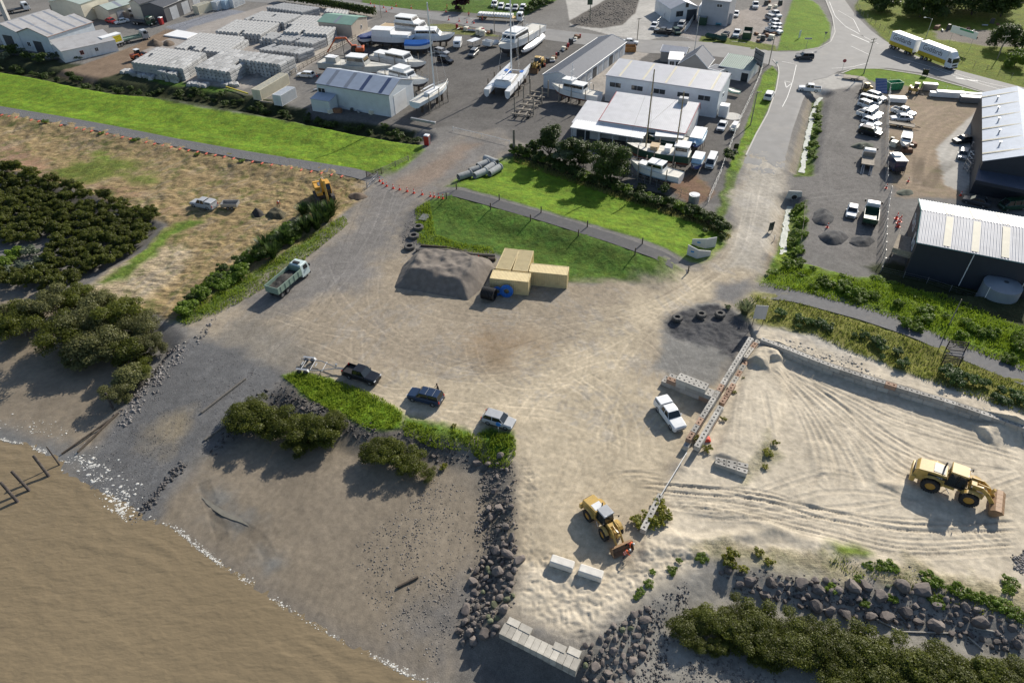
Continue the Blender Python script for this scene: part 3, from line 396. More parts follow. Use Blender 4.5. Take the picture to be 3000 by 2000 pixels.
ys=np.concatenate([[-300,-60,0],np.arange(16,28,.4),np.arange(28,86,.14),np.arange(86,128,.2),np.arange(128,160,.4),np.arange(160,305,.8),[340,420,700,1500,6000]])
tag(ground_mesh('ground',xs,ys,extra=relief),'open ground of sand, gravel, mud and grass around the yard',kind='structure')
# strips on the ground: paths and roads
def strip(name,left,right,m,dz,n=7,kind='structure',step=1.5,px=True,fade=(0,0)):
 """ribbon between two pixel polylines, laid on the terrain"""
 def res(P,k):
  P=np.asarray(P);d=np.concatenate([[0],np.cumsum(np.hypot(*(P[1:]-P[:-1]).T))]);t=np.linspace(0,d[-1],k);return np.stack([np.interp(t,d,P[:,0]),np.interp(t,d,P[:,1])],1)
 a,b=(wxy(left),wxy(right)) if px else (np.array(left),np.array(right));k=max(3,int(np.hypot(*(a[1:]-a[:-1]).T).sum()/step))
 a,b=res(a,k),res(b,k);t=np.linspace(0,1,n)[None,:,None];G=a[:,None]*(1-t)+b[:,None]*t
 Z=height(G[...,0],G[...,1])+dz;q=np.arange(k)*step;nz=fbm(G[...,0],G[...,1],1.6,71)-.5
 for fd,dd in ((fade[0],q),(fade[1],q[::-1])):
  if fd:Z=Z-(dz+.12)*np.clip(1.1-(dd[:,None]/fd)+nz*1.6,0,1)*(dd[:,None]<fd*1.6)
 i=np.arange(k*n).reshape(k,n);f=np.stack([i[:-1,:-1],i[1:,:-1],i[1:,1:],i[:-1,1:]],-1).reshape(-1,4)
 v=np.concatenate([G,Z[...,None]],-1).reshape(-1,3);e1=v[f[0,1]]-v[f[0,0]];e2=v[f[0,3]]-v[f[0,0]]
 if np.cross(e1,e2)[2]<0:f=f[:,::-1]
 return tag(ob(name,npmesh(name,v,f,m,True)),kind=kind)
asph=mat('path_asphalt',(.115,.115,.118),.85,ns=1.5,na=.16,bump=.2,bs=30,dirt=(.19,.175,.15),da=.55)
asph_d=mat('path_asphalt_dark',(.072,.072,.076),.85,ns=1.5,na=.16,bump=.2,bs=30,dirt=(.13,.12,.11),da=.4)
road_m=mat('road_asphalt',(.19,.188,.185),.8,ns=.35,na=.14,bump=.12,bs=25,dirt=(.26,.245,.22),da=.6)
white_line=mat('road_paint',(.75,.75,.72),.7,ns=3,na=.1,dirt=(.3,.3,.29),da=.6)
kerb_m=mat('kerb_concrete',(.42,.41,.38),.8,ns=2,na=.12)
for nm,P,w_,m in (('path',PATH_A,3.4,asph),('path',PATH_B,2.7,asph_d),('path',PATH_C,3.1,asph)):
 a,b=offs(P,w_);o=strip(nm,a,b,m,.09 if m is asph else.06,px=False,step=.6,fade=(5,6) if m is asph_d else (6,0) if P is PATH_C else (0,4))
def road(left,right,m=None,dz=.03,n=9,**k):return strip('road',V(*left),V(*right),m or road_m,dz,n,**k)
road(((560,-8),(800,2),(880,14),(1050,35),(1200,60),(1330,75),(1480,92),(1640,98),(1790,120),(1830,119)),((560,4),(780,18),(880,27),(1050,55),(1190,84),(1330,102),(1480,122),(1620,128),(1740,142),(1790,156)))
road(((1885,-30),(1895,0),(1912,40),(1917,75),(1905,98),(1880,112),(1828,119.2)),((1925,-30),(1940,0),(1965,35),(2000,70),(2050,108),(2150,150),(2000,158)),dz=.034,n=12)
road(((2000,75),(2060,110),(2150,148),(2250,175),(2352,202),(2700,300)),((1990,157),(2040,157),(2130,170),(2220,198),(2352,242),(2700,340)),dz=.038)
road(((1789,120.5),(1787,150),(1788,168),(1782,205),(1762,262),(1735,310),(1712,360),(1700,400),(1692,445)),((1930,120),(1935,160),(1900,178),(1868,185),(1845,228),(1820,300),(1806,355),(1800,405),(1788,450)),dz=.042,n=16,step=.7,fade=(0,16))
road(((1912,60),(1905,98),(1880,112),(1826,119.4),(1789,122)),((2060,112),(2080,140),(2040,157),(1960,158),(1928,165)),dz=.046,n=14)
def line(*pts,w=.14,dz=.06,m=None):a,b=offs(wxy(V(*pts)),w,1.);return strip('road_marking',a,b,m or white_line,dz,2,px=False)
line((1829,150),(1820,190),(1808,225),(1796,248));line((1796,142),(1830,149))
line((1802,187),(1820,191),w=.16);line((1820,191),(1806,202),w=.16);line((1806,202),(1802,187),w=.16)
line((1905,5),(1918,38),(1940,60),(1990,88),(2022,104));line((1925,25),(1960,45),(1975,75));line((1940,62),(1985,85));line((1955,80),(2000,100),w=.3)
line((1955,107),(2000,128));line((1910,158),(1955,155),(2000,144));line((2050,130),(2130,152),(2200,178),(2352,222));line((2140,153),(2260,190),(2352,210),w=.12);line((2195,180),(2250,188),w=.5)
for i in range(7):x=960+i*120;line((x,33+i*10.4),(x+36,36+i*10.6),w=.12)
a,b=offs(wxy(V((1775,138),(1787,152),(1789,168),(1783,205),(1763,262),(1736,310),(1713,358))),.3,1.);strip('kerb',a,b,kerb_m,.12,2,px=False)
a,b=offs(wxy(V((1838,117.5),(1882,111),(1908,97),(1918,75),(1912,40),(1896,0))),.3,1.);strip('kerb',a,b,kerb_m,.12,2,px=False)
a,b=offs(wxy(V((1932,170),(1960,158.5),(2020,158.5),(2110,172),(2230,205),(2352,243))),.3,1.);strip('kerb',a,b,kerb_m,.12,2,px=False)
# river
def water_material():
 m=bpy.data.materials.new('river_water');m.use_nodes=True;nt=m.node_tree;L=nt.links.new;b=nt.nodes['Principled BSDF'];tc=_node(nt,'ShaderNodeTexCoord')
 mp=_node(nt,'ShaderNodeMapping');mp.inputs['Rotation'].default_value=(0,0,.25);mp.inputs['Scale'].default_value=(.62,1.2,1);L(tc.outputs['Object'],mp.inputs[0])
 hs=[]
 for s,d,ds in ((1.0,1.5,.3),(2.6,2,.2)):
  n=_node(nt,'ShaderNodeTexNoise');n.inputs['Scale'].default_value=s;n.inputs['Detail'].default_value=d;n.inputs['Distortion'].default_value=ds;L(mp.outputs[0],n.inputs['Vector']);hs.append(n.outputs['Fac'])
 ad=_node(nt,'ShaderNodeMath',operation='MULTIPLY_ADD');L(hs[1],ad.inputs[0]);ad.inputs[1].default_value=.38;L(hs[0],ad.inputs[2])
 bp=_node(nt,'ShaderNodeBump');bp.inputs['Strength'].default_value=.35;bp.inputs['Distance'].default_value=.3;L(ad.outputs[0],bp.inputs['Height']);L(bp.outputs[0],b.inputs['Normal'])
 n=_node(nt,'ShaderNodeTexNoise');n.inputs['Scale'].default_value=.06;n.inputs['Detail'].default_value=4;L(tc.outputs['Object'],n.inputs['Vector'])
 mx=_node(nt,'ShaderNodeMix',data_type='RGBA');L(n.outputs['Fac'],mx.inputs[0]);mx.inputs[6].default_value=(.175,.136,.084,1);mx.inputs[7].default_value=(.225,.176,.108,1);L(mx.outputs[2],b.inputs['Base Color'])
 b.inputs['Roughness'].default_value=.22;b.inputs['IOR'].default_value=1.33;b.inputs['Specular IOR Level'].default_value=.35;return m
xw=np.concatenate([np.arange(-330,-70,5.),np.arange(-70,12,.33),np.arange(12,40,4.)]);yw=np.concatenate([np.arange(-260,22,6.),np.arange(22,84,.33)]);Xw,Yw=np.meshgrid(xw,yw);iw=np.arange(Xw.size).reshape(Xw.shape);sw_=sdpoly(Xw,Yw,SHORE,40)
keep=(sw_>-3)|((sw_<-90)&(height(Xw,Yw)<WATER_Z+.02));fw=np.stack([iw[:-1,:-1],iw[:-1,1:],iw[1:,1:],iw[1:,:-1]],-1).reshape(-1,4);kf=keep.ravel()[fw].all(1);nz_=fbm(Xw,Yw,4.,81)-.5;q=sw_+nz_*2.2
Zw=WATER_Z+(fbm(Xw,Yw,9,5)-.5)*.05+(fbm(Xw*.8,Yw*1.35,1.3,82,2)-.5)*.11*sstep(.2,4,sw_)+sum(a_*np.exp(-((q-c_)/w_)**2) for c_,w_,a_ in ((.7,.22,.07),(2.1,.3,.08),(3.9,.4,.06)))*sstep(.25,.6,fbm(Xw,Yw,6,83))
tag(ob('water',npmesh('water',np.stack([Xw,Yw,Zw],-1).reshape(-1,3),fw[kf],water_material(),True)),kind='structure')
pool_m=mat('pool_water',(.20,.185,.15),.10,ns=1.5,na=.15,bump=.15,bs=4);P_=wxy([(588,1448),(620,1475),(660,1500),(705,1518),(730,1535)],-1.5);a,b=offs(P_,.75,.5);k=(np.sin(np.linspace(.15,3.1,len(a)))*np.random.default_rng(3).uniform(.6,1.2,len(a)))[:,None];m_=(a+b)/2;strip('tide_pool',m_+(a-m_)*k,m_+(b-m_)*k,pool_m,.03,3,px=False,step=.5)
creek_m=mat('creek_water',(.36,.39,.34),.25,ns=1.2,na=.2,bump=.5,bs=3,dirt=(.2,.25,.16),da=.5)
for c in CREEKS:a,b=offs(c,1.05,.6);strip('creek',a+np.random.default_rng(1).normal(size=a.shape)*.14,b+np.random.default_rng(2).normal(size=b.shape)*.14,creek_m,.1,5,px=False,step=.6)
# vehicles
glass=mat('dark_glass',(.012,.016,.018),.06,ns=1,na=.2,spec=.8)
tyre_m=mat('tyre_rubber',(.022,.022,.023),.85,ns=6,na=.25,dirt=(.12,.105,.085),da=.5)
rim_m=mat('wheel_rim',(.42,.42,.43),.35,.7,ns=5,na=.1)
blk=mat('black_plastic',(.018,.018,.02),.55,ns=5,na=.2)
steel=mat('galvanised_steel',(.42,.43,.44),.42,.6,ns=6,na=.14,dirt=(.22,.2,.18),da=.35)
dsteel=mat('dark_steel',(.06,.06,.062),.6,.3,ns=6,na=.2,dirt=(.14,.09,.06),da=.4)
lamp_w=mat('headlamp_lens',(.75,.77,.78),.12,ns=2,na=.05);lamp_r=mat('tail_lamp_lens',(.45,.02,.015),.25,ns=2,na=.1)
def paint_m(n,c,r=.28):return mat('paint_'+n,c,r,0,ns=2.5,na=.06,spec=.6,dirt=tuple(x*.7+.03 for x in c),da=.25)
WHITE=paint_m('white',(.74,.75,.75));SILVER=paint_m('silver',(.40,.41,.42),.3);BLACK=paint_m('black',(.012,.013,.016),.2);NAVY=paint_m('navy',(.018,.035,.075),.22)
GREY=paint_m('grey',(.14,.145,.15));RED=paint_m('red',(.38,.03,.03));TEAL=paint_m('teal',(.06,.24,.30));DGREEN=paint_m('dark_green',(.02,.06,.035));CREAM=paint_m('cream',(.68,.64,.52),.45);DGREY=paint_m('charcoal',(.05,.055,.06))
YEL=mat('machine_yellow',(.50,.33,.09),.45,ns=3,na=.12,dirt=(.25,.18,.09),da=.6);ORANGE=mat('machine_orange',(.52,.11,.03),.5,ns=3,na=.12,dirt=(.3,.15,.08),da=.4)
def setm(o,m):
 o.material_slots[0].link='OBJECT';o.material_slots[0].material=m
def wheel(root,x,y,r=.34,wd=.24,sub=False,name='wheel',tm=None,rm=None):
 if not sub:
  b=MB();b.ring((0,0,0),r,r*.6,wd,n=12);b.mi=1;b.disc((0,0,0),r*.62,wd*.8,n=10);o=b.build(name,[tm or tyre_m,rm or rim_m],root,loc=(x,y,r));return o
 b=MB();b.ring((0,0,0),r,r*.58,wd,n=18)
 if r>.6:
  for i in range(22):
   t=2*pi*i/22
   for sg in (-1,1):b.box((r*cos(t),sg*wd*.24,r*sin(t)),(.10,wd*.44,.14),ry=-t)
 o=b.build(name,tm or tyre_m,root,loc=(x,y,r));d=MB();d.ring((0,0,0),r*.6,r*.3,wd*.7,n=16);d.disc((0,0,0),r*.34,wd*.86,n=10)
 d.build('rim',rm or rim_m,o);return o
CARK={'sedan':(4.6,1.8,.78,.92,1.45,1.05,.35,-1.05,-1.65,.98),'hatch':(4.2,1.76,.8,.95,1.5,1.0,.35,-1.6,-2.0,None),'suv':(4.7,1.88,.98,1.08,1.72,1.05,.45,-2.0,-2.28,None),'wagon':(4.75,1.8,.82,.95,1.5,1.05,.35,-1.95,-2.3,None),'van':(4.9,1.82,1.0,1.15,2.0,2.2,1.5,-2.35,-2.42,None),'ute':(5.3,1.88,1.02,1.12,1.8,1.1,.5,-.75,-.95,None)}
PROTO={}
def make_car(kind,sub,canopy=False,bars=False):
 L,W,hz_,bz,rz_,cf,rf,rr,cr,deck=CARK[kind];h=W/2;g=.22;r=.40 if kind in ('ute','suv') else.33
 root=thing('parked_car','-','car');b=MB();rear=-L/2;fr=L/2
 def sec(x,z0,z1,hw):return [(x,-hw*.9,z0),(x,-hw,z0+.15),(x,-hw,z1-.12),(x,-hw*.86,z1),(x,hw*.86,z1),(x,hw,z1-.12),(x,hw,z0+.15),(x,hw*.9,z0)]
 top_r=bz if deck is None else deck
 if kind=='ute':top_r=bz
 st=[(fr,g+.1,hz_-.22,h*.80),(fr-.12,g,hz_-.06,h*.93),(fr-.6,g,hz_,h),(cf+.1,g,hz_+.06,h),(cf-.5,g,bz,h),(rr,g,bz+.01,h),(cr,g,top_r,h),(rear+.12,g,top_r-.02,h*.95),(rear,g+.15,top_r-.16,h*.85)]
 if kind=='ute':
  st=st[:5]+[(rr,g,bz,h),(cr-.05,g,bz,h)];b.loft([sec(*q) for q in st])
  x0,x1=rear,cr-.06;tw=.07
  b.box(((x0+x1)/2,0,.60),(x1-x0,W*.94,.28));b.mi=0
  for sy in (-1,1):b.box(((x0+x1)/2,sy*(h-tw/2),.72),(x1-x0,tw,.80))
  b.box((x0+tw/2,0,.72),(tw,W-.14,.76));b.mi=1;b.box(((x0+x1)/2,0,.755),(x1-x0-.16,W-.18,.02));b.mi=0
  if canopy:
   b.loft([[(x,-h*.97,1.1),(x,-h*.9,1.72-d),(x,h*.9,1.72-d),(x,h*.97,1.1)] for x,d in ((x1-.02,0),(x0+.35,0),(x0+.08,.12))])
   b.mi=1
   for sy in (-1,1):b.box(((x0+x1)/2,sy*h*.945,1.42),(1.1,.04,.3),rx=sy*-.12)
   b.box((x0+.1,0,1.4),(.03,W*.72,.34),ry=-.3);b.mi=0
 else:b.loft([sec(*q) for q in st])
 b.mi=0;hw2=h*.82
 b.loft([[(x,-w_,z-.05),(x,-w_*.9,z),(x,w_*.9,z),(x,w_,z-.05)] for x,w_,z in ((rf+.08,hw2*.94,rz_-.03),(rf-.3,hw2,rz_),(rr+.3,hw2,rz_),(rr-.05,hw2*.95,rz_-.03))])
 for sy in (-1,1):
  b.tube((cf-.02,sy*h*.93,bz-.02),(rf+.05,sy*hw2*.96,rz_-.05),.045,4);b.tube((cr+.04,sy*h*.93,bz-.02),(rr-.02,sy*hw2*.96,rz_-.05),.07,4)
  for mx in ((cf+cr)/2-.1,) if kind!='van' else ((cf+cr)/2+.7,(cf+cr)/2-.6):b.box((mx,sy*(h*.95+hw2)/2,(bz+rz_)/2),(.09,.07,rz_-bz),rx=sy*.25)
  b.box((cf-.25,sy*(h+.09),bz+.08),(.14,.18,.12))
 b.mi=1;b.box((fr-.03,0,.5),(.08,W*.62,.22));b.box((0,0,g+.03),(L*.9,W*.86,.14));b.mi=2
 if bars or kind=='suv' and sub:
  for q in (.35,.75):b.box((rf+(rr-rf)*q,0,rz_+.07),(.1,hw2*2,.05))
 b.build('body',[WHITE,blk,steel],root,bev=.03 if sub else 0)
 gl=MB();e=.012
 gl.loft([[(cf,-h*.9,bz-.03),(cf,h*.9,bz-.03),(cr,h*.9,bz-.03),(cr,-h*.9,bz-.03)],[(rf+.05,-hw2*.95,rz_-.05),(rf+.05,hw2*.95,rz_-.05),(rr,hw2*.95,rz_-.05),(rr,-hw2*.95,rz_-.05)]])
 gl.build('windows',glass,root)
 for x in (fr-.85,rear+.95 if kind!='ute' else rear+1.15):
  for sy in (-1,1):wheel(root,x,sy*(h-.1),r,.24,sub)
 if sub:
  for sy in (-1,1):
   MB().box((fr-.10,sy*h*.72,hz_-.2),(.16,.36,.16)).build('headlight',lamp_w,root,bev=.02);MB().box((rear+.05,sy*h*.84,bz-.2),(.12,.16,.34)).build('tail_light',lamp_r,root)
  MB().box((rear-.0,0,.45),(.14,W*.9,.18)).build('rear_bumper',steel if kind=='ute' else blk,root);MB().box((rear-.035,0,.78),(.02,.36,.12)).build('number_plate',WHITE,root)
 return root
def vehicle(kind,m,label,c,f,sub=False,group=None,cat='car',name=None,z=.7,**k):
 key=(kind,sub,tuple(sorted(k.items())))
 p,q=at(*c,z),at(*f,z);a=atan2(q.y-p.y,q.x-p.x);loc=(p.x,p.y,hz(p.x,p.y)+.02)
 if key in PROTO:o=dup(PROTO[key],loc=loc,rz=a)
 else:o=PROTO[key]=make_car(kind,sub,**k);o.location=loc;o.rotation_euler=(0,0,a)
 o.name=name or {'ute':'pickup_truck','van':'passenger_van','suv':'parked_suv'}.get(kind,'parked_car')
 o['label']=label;o['category']=cat
 if group:o['group']=group
 for ch in o.children:
  if ch.name.startswith('body'):setm(ch,m)
 return o
ut,sv='pickup truck','car'
vehicle('ute',BLACK,'black double cab pickup towing an empty boat trailer',T(1,2,1800,1158),T(1,2,1990,1218),True,cat=ut)
vehicle('suv',NAVY,'dark blue car with roof bars and a person standing behind it',(1246,1160),(1198,1148),True)
vehicle('hatch',SILVER,'silver hatchback parked by the rocks beside a small blue sign',(1461,1227),(1505,1240),True)
vehicle('ute',WHITE,'white pickup with a hard canopy parked near the concrete block wall',(1963,1213),(1996,1258),True,cat=ut,canopy=True)
vehicle('ute',SILVER,'silver pickup with canopy on the mown straw, small trailer behind it',(597,597),(560,589),True,cat=ut,canopy=True)
G1='vehicles parked along the depot fence'
for k,m,c,f,l in (('suv',WHITE,(655,1112),(745,1142),'white car at the top end of the depot row, by the blue solar panel'),('van',WHITE,(585,1165),(705,1195),'white van with side windows, second from the top of the depot row'),('suv',WHITE,(562,1212),(660,1248),'white four wheel drive third from the top of the depot row'),('sedan',WHITE,(615,1282),(730,1315),'white sedan just above the white pickup in the depot row'),('ute',WHITE,(572,1322),(705,1362),'white pickup with a covered tray in the middle of the depot row'),('hatch',WHITE,(605,1398),(715,1435),'white hatchback just below the pickup in the depot row'),('sedan',WHITE,(590,1468),(712,1492),'white sedan next to the black car in the depot row'),('suv',BLACK,(590,1515),(725,1548),'black car at the bottom end of the depot row')):
 vehicle(k,m,l,T(4,0,*c),T(4,0,*f),group=G1,cat=ut if k=='ute' else 'van' if k=='van' else sv)
vehicle('ute',WHITE,'white pickup with roof rack parked above the white coupe utility',T(4,0,970,1285),T(4,0,1105,1325),cat=ut)
vehicle('sedan',WHITE,'low white coupe utility above the empty flat trailer',T(4,0,945,1350),T(4,0,810,1345))
vehicle('sedan',WHITE,'white car on dark gravel beside the green tipper truck',T(4,1,382,845),T(4,1,362,920))
vehicle('hatch',SILVER,'silver hatchback nose down on the concrete strip by the long shed',T(4,1,1655,200),T(4,1,1625,290))
vehicle('sedan',DGREY,'dark grey sedan beside the steel racks of the long shed',T(4,1,1660,30),T(4,1,1570,40))
vehicle('sedan',DGREY,'dark car with the sun glinting on its roof between the two sheds',T(4,1,1810,735),T(4,1,1670,700))
vehicle('van',DGREEN,'dark green van with a white roof in the shade behind the grey shed',T(4,1,2230,790),T(4,1,2110,800),cat='van')
vehicle('suv',DGREY,'dark car driving left through the junction',T(3,0,2185,650),T(3,0,2090,650))
vehicle('ute',WHITE,'white pickup turning at the head of the drain',T(3,0,2245,1010),T(3,0,2130,1000),cat=ut)
vehicle('suv',WHITE,'white car half on the grass verge of the side road',T(3,0,1780,1095),T(3,0,1810,1045))
vehicle('sedan',WHITE,'white sedan by the fence next to a white dinghy on a trailer',T(3,0,1238,1440),T(3,0,1218,1478))
vehicle('sedan',WHITE,'white sedan on the pale concrete forecourt beside a mesh fence',T(3,0,460,290),T(3,0,435,318))
vehicle('ute',BLACK,'black pickup parked across the front of the white workshop yard',T(3,0,555,362),T(3,0,475,352),cat=ut)
vehicle('suv',SILVER,'silver car nose out of the white workshop yard',T(3,0,768,288),T(3,0,740,325))
vehicle('hatch',DGREEN,'dark hatchback beside the black pickup at the workshop yard',T(3,0,715,358),T(3,0,740,382))
vehicle('hatch',TEAL,'teal hatchback in front of the roller door of the white workshop',T(3,0,1205,255),T(3,0,1190,282))
vehicle('sedan',WHITE,'white sedan at the right corner of the white workshop',T(3,0,1397,158),T(3,0,1382,192))
vehicle('ute',WHITE,'white pickup alone on the dirt to the right of the workshop',T(3,0,1620,62),T(3,0,1620,92),cat=ut)
vehicle('ute',WHITE,'white flat deck pickup beside the dark green skip',T(3,0,1405,385),T(3,0,1385,425),cat=ut)
vehicle('sedan',WHITE,'white car behind the rusty hoarding on the main street',T(3,0,185,478),T(3,0,225,480))
for (c,f),m,k,l in zip((((1850,165),(1930,205)),((1810,205),(1890,235)),((1855,255),(1925,285)),((1850,300),(1910,325)),((1835,350),(1890,365))),(WHITE,SILVER,WHITE,WHITE,WHITE),('ute','wagon','sedan','sedan','ute'),('white pickup, topmost of the cars along the far verge fence','silver wagon below the white pickup along the verge fence','white sedan below the silver wagon along the verge fence','white sedan just above the lowest car at the verge fence','white pickup, lowest of the cars along the verge fence')):
 vehicle(k,m,l,T(3,0,*c),T(3,0,*f),group='cars along the verge fence',cat=ut if k=='ute' else sv)
vehicle('wagon',SILVER,'silver wagon behind the mast of the white yacht',T(2,0,370,590),T(2,0,432,605))
vehicle('suv',BLACK,'black four wheel drive alone on the boat yard gravel',T(2,0,412,692),T(2,0,465,705))
vehicle('suv',GREY,'grey four wheel drive in front of the open sided trailer',T(2,0,732,612),T(2,0,695,645))
vehicle('van',WHITE,'white van facing the water next to the blue covered runabout',T(3,1,1112,290),T(3,1,1075,372),cat='van')
vehicle('wagon',WHITE,'white station wagon beside the blue grey shed',T(1,0,1155,855),T(1,0,1085,850))
for i,x in enumerate(((975,48),(1050,72),(1132,80),(1215,86),(1300,86))):
 vehicle(('suv','hatch','sedan','sedan','hatch')[i],(WHITE,WHITE,WHITE,SILVER,WHITE)[i],('white car at the left end of the far car park row','white hatchback second in the far car park row','white sedan in the middle of the far car park row','silver sedan in the far car park row','white hatchback at the right end of the far car park row')[i],T(2,0,*x),T(2,0,x[0]-12,x[1]+22),group='cars in the far car park')
vehicle('sedan',RED,'red car beside the white sedan in the upper left yard',T(0,0,1275,238),T(0,0,1320,250))
vehicle('sedan',WHITE,'white sedan next to the red car in the upper left yard',T(0,0,1395,243),T(0,0,1340,255))
vehicle('ute',WHITE,'white pickup towing the caravan behind the long fence',T(0,0,1405,140),T(0,0,1375,155),cat=ut)
# trucks and machines
def place(o,c,f,z=.8,zz=None):
 p,q=at(*c,z),at(*f,z);o.location=(p.x,p.y,(hz(p.x,p.y) if zz is None else zz)+.02);o.rotation_euler=(0,0,atan2(q.y-p.y,q.x-p.x));return o
def cab(root,x0,m,W=2.35,Hc=2.75,L=1.9,zb=.75,slope=.25,roof_kit=None):
 """forward control truck cab; x0 = front of cab"""
 b=MB();x1=x0-L;h=W/2
 b.loft([[(x0,-h,zb-.25),(x0,h,zb-.25),(x1,h,zb-.25),(x1,-h,zb-.25)],[(x0+.02,-h,zb+.85),(x0+.02,h,zb+.85),(x1,h,zb+.85),(x1,-h,zb+.85)],[(x0-slope,-h*.93,Hc-.12),(x0-slope,h*.93,Hc-.12),(x1,h*.93,Hc-.12),(x1,-h*.93,Hc-.12)],[(x0-slope-.2,-h*.82,Hc),(x0-slope-.2,h*.82,Hc),(x1+.1,h*.82,Hc),(x1+.1,-h*.82,Hc)]])
 o=b.build('cab',m,root,bev=.04);g=MB()
 def lerp(z):return x0+.02-(slope+.02)*(z-zb-.85)/(Hc-.12-zb-.85)
 za,zc=zb+.95,Hc-.3;g.add([(lerp(za)+.03,-h*.9,za),(lerp(za)+.03,h*.9,za),(lerp(zc)+.03,h*.84,zc),(lerp(zc)+.03,-h*.84,zc)],[(0,1,2,3)])
 for sy in (-1,1):g.add([(x0-.3,sy*(h*.995+.012),za),(x1+.55,sy*(h*.995+.012),za),(x1+.55,sy*(h*.945+.02),zc),(x0-.5,sy*(h*.945+.02),zc)],[(0,1,2,3)])
 g.build('windows',glass,o);MB().box((x0+.04,0,zb+.35),(.06,W*.62,.4)).build('grille',blk,o)
 for sy in (-1,1):MB().box((x0+.04,sy*h*.82,zb+.02),(.08,.34,.2)).build('headlight',lamp_w,o);MB().box((x0-.1,sy*(h+.2),zb+1.3),(.12,.24,.45)).build('mirror',blk,o)
 MB().box((x0-.0,0,zb-.32),(.25,W,.26)).build('bumper',blk,o);return o
def chassis(root,x0,x1,axles,sub=False,r=.48,W=2.3):
 b=MB()
 for sy in (-1,1):b.box(((x0+x1)/2,sy*.42,.82),(abs(x1-x0),.12,.24))
 b.tube((x0-2.6 if x0>x1 else x0,.8,.7),(x0-1.6 if x0>x1 else x0+1,.8,.7),.28,8);b.build('chassis',dsteel,root)
 for x in axles:
  for sy in (-1,1):wheel(root,x,sy*(W/2-.18),r,.36,sub)
tipper_green=paint_m('tipper_green',(.19,.27,.22),.5);pale_blue=paint_m('pale_blue',(.50,.60,.60),.4);spoil=mat('wet_spoil',(.045,.042,.038),.9,ns=3,na=.4,bump=.8,bs=7)
t=thing('tipper_truck','tipper truck with a pale cab and green tray full of dark spoil','truck');cab(t,4.0,pale_blue);chassis(t,4.0,-3.9,(2.9,-1.7,-3.0),True)
b=MB();h=1.22
for sy in (-1,1):b.box((-.95,sy*h,1.75),(5.9,.09,1.15))
b.box((1.95,0,1.85),(.09,2*h,1.35));b.box((-.95,0,1.2),(5.9,2*h-.1,.1))
for x in (-3.2,-2.1,-1,.1,1.2):
 for sy in (-1,1):b.box((x,sy*(h+.07),1.72),(.1,.08,1.1))
tr=b.build('tray',tipper_green,t,bev=.015);MB().box((-3.93,0,1.75),(.09,2*h,1.15)).build('tailgate',tipper_green,tr)
n=26;gx=np.linspace(-3.8,1.8,n);gy=np.linspace(-h+.06,h-.06,13);GX,GY=np.meshgrid(gx,gy);GZ=1.55+.55*np.exp(-((GX+.6)/1.9)**2)*(1-(GY/h)**2*.6)+(fbm(GX,GY,.6,2)-.5)*.45
i=np.arange(GX.size).reshape(GX.shape);ob('load',npmesh('load',np.stack([GX,GY,GZ],-1).reshape(-1,3),np.stack([i[:-1,:-1],i[:-1,1:],i[1:,1:],i[1:,:-1]],-1).reshape(-1,4),spoil),parent=t)
MB().box((2.6,0,2.86),(.5,1.1,.2)).build('sun_visor',blk,t)
place(t,(845,822),(897,778),1.0)
curtain=mat('white_curtain',(.62,.66,.72),.5,ns=.8,na=.05);white_roof=mat('white_panel',(.80,.80,.79),.45,ns=1,na=.05);yellow_skirt=mat('yellow_curtain',(.55,.40,.02),.5,ns=2.5,na=.2)
txt_m=mat('sign_lettering',(.03,.03,.035),.6,ns=3,na=.1)
def text(body,size,name,m,parent,M,ext=.01,align='CENTER',shear=0):
 c=bpy.data.curves.new(name,'FONT');c.body=body;c.size=size;c.extrude=ext;c.align_x=align;c.align_y='CENTER';c.shear=shear
 o=bpy.data.objects.new('_t',c);C.objects.link(o);dg=bpy.context.evaluated_depsgraph_get();me=bpy.data.meshes.new_from_object(o.evaluated_get(dg));bpy.data.objects.remove(o)
 me.transform(M);me.materials.clear();me.materials.append(m);me.name=name;p=bpy.data.objects.new(name,me);C.objects.link(p)
 if parent:p.parent=parent
 return p
def side_text(body,size,root,x,y,z,m=txt_m,name='lettering',sx=1,shear=0):
 """upright lettering on the -y side (reads left to right towards +x) or mirrored for +y"""
 M=Matrix.Translation((x,y,z))@(Matrix.Identity(4) if y<0 else Matrix.Rotation(pi,4,'Z'))@Matrix.Rotation(pi/2,4,'X')@Matrix.Diagonal((sx,1,1,1));return text(body,size,name,m,root,M,shear=shear)
def box_body(root,x0,x1,z0,z1,W=2.5):
 h=W/2;b=MB();zs=z0+.95;b.box(((x0+x1)/2,0,(zs+z1)/2),(x0-x1,W,z1-zs));o=b.build('box_body',[curtain],root,bev=.03)
 MB().box(((x0+x1)/2,0,z1+.03),(x0-x1+.06,W+.06,.06)).build('roof',white_roof,o);MB().box(((x0+x1)/2,0,(z0+zs)/2-.002),(x0-x1-.02,W+.02,zs-z0)).build('skirt',yellow_skirt,o)
 for x,s in ((x0,1),(x1,-1)):MB().box((x+s*.02,0,(z0+z1)/2),(.04,W*.97,z1-z0-.1)).build('end_wall',white_roof,o)
 for y in (-h-.016,h+.016):side_text('Goddards',1.75,o,(x0+x1)/2-.2,y,zs+(z1-zs)*.5,sx=.92,shear=.12)
 return o
t=thing('box_lorry','white and yellow box lorry with dark lettering, pulling a matching trailer','truck');cab(t,5.0,WHITE,2.45,3.1,2.0,.8,.2)
MB().loft([[(4.6,-1.1,3.05),(4.6,1.1,3.05),(3.1,1.1,3.05),(3.1,-1.1,3.05)],[(3.7,-1.05,4.2),(3.7,1.05,4.2),(3.1,1.1,4.2),(3.1,-1.1,4.2)]]).build('wind_deflector',WHITE,t,bev=.05)
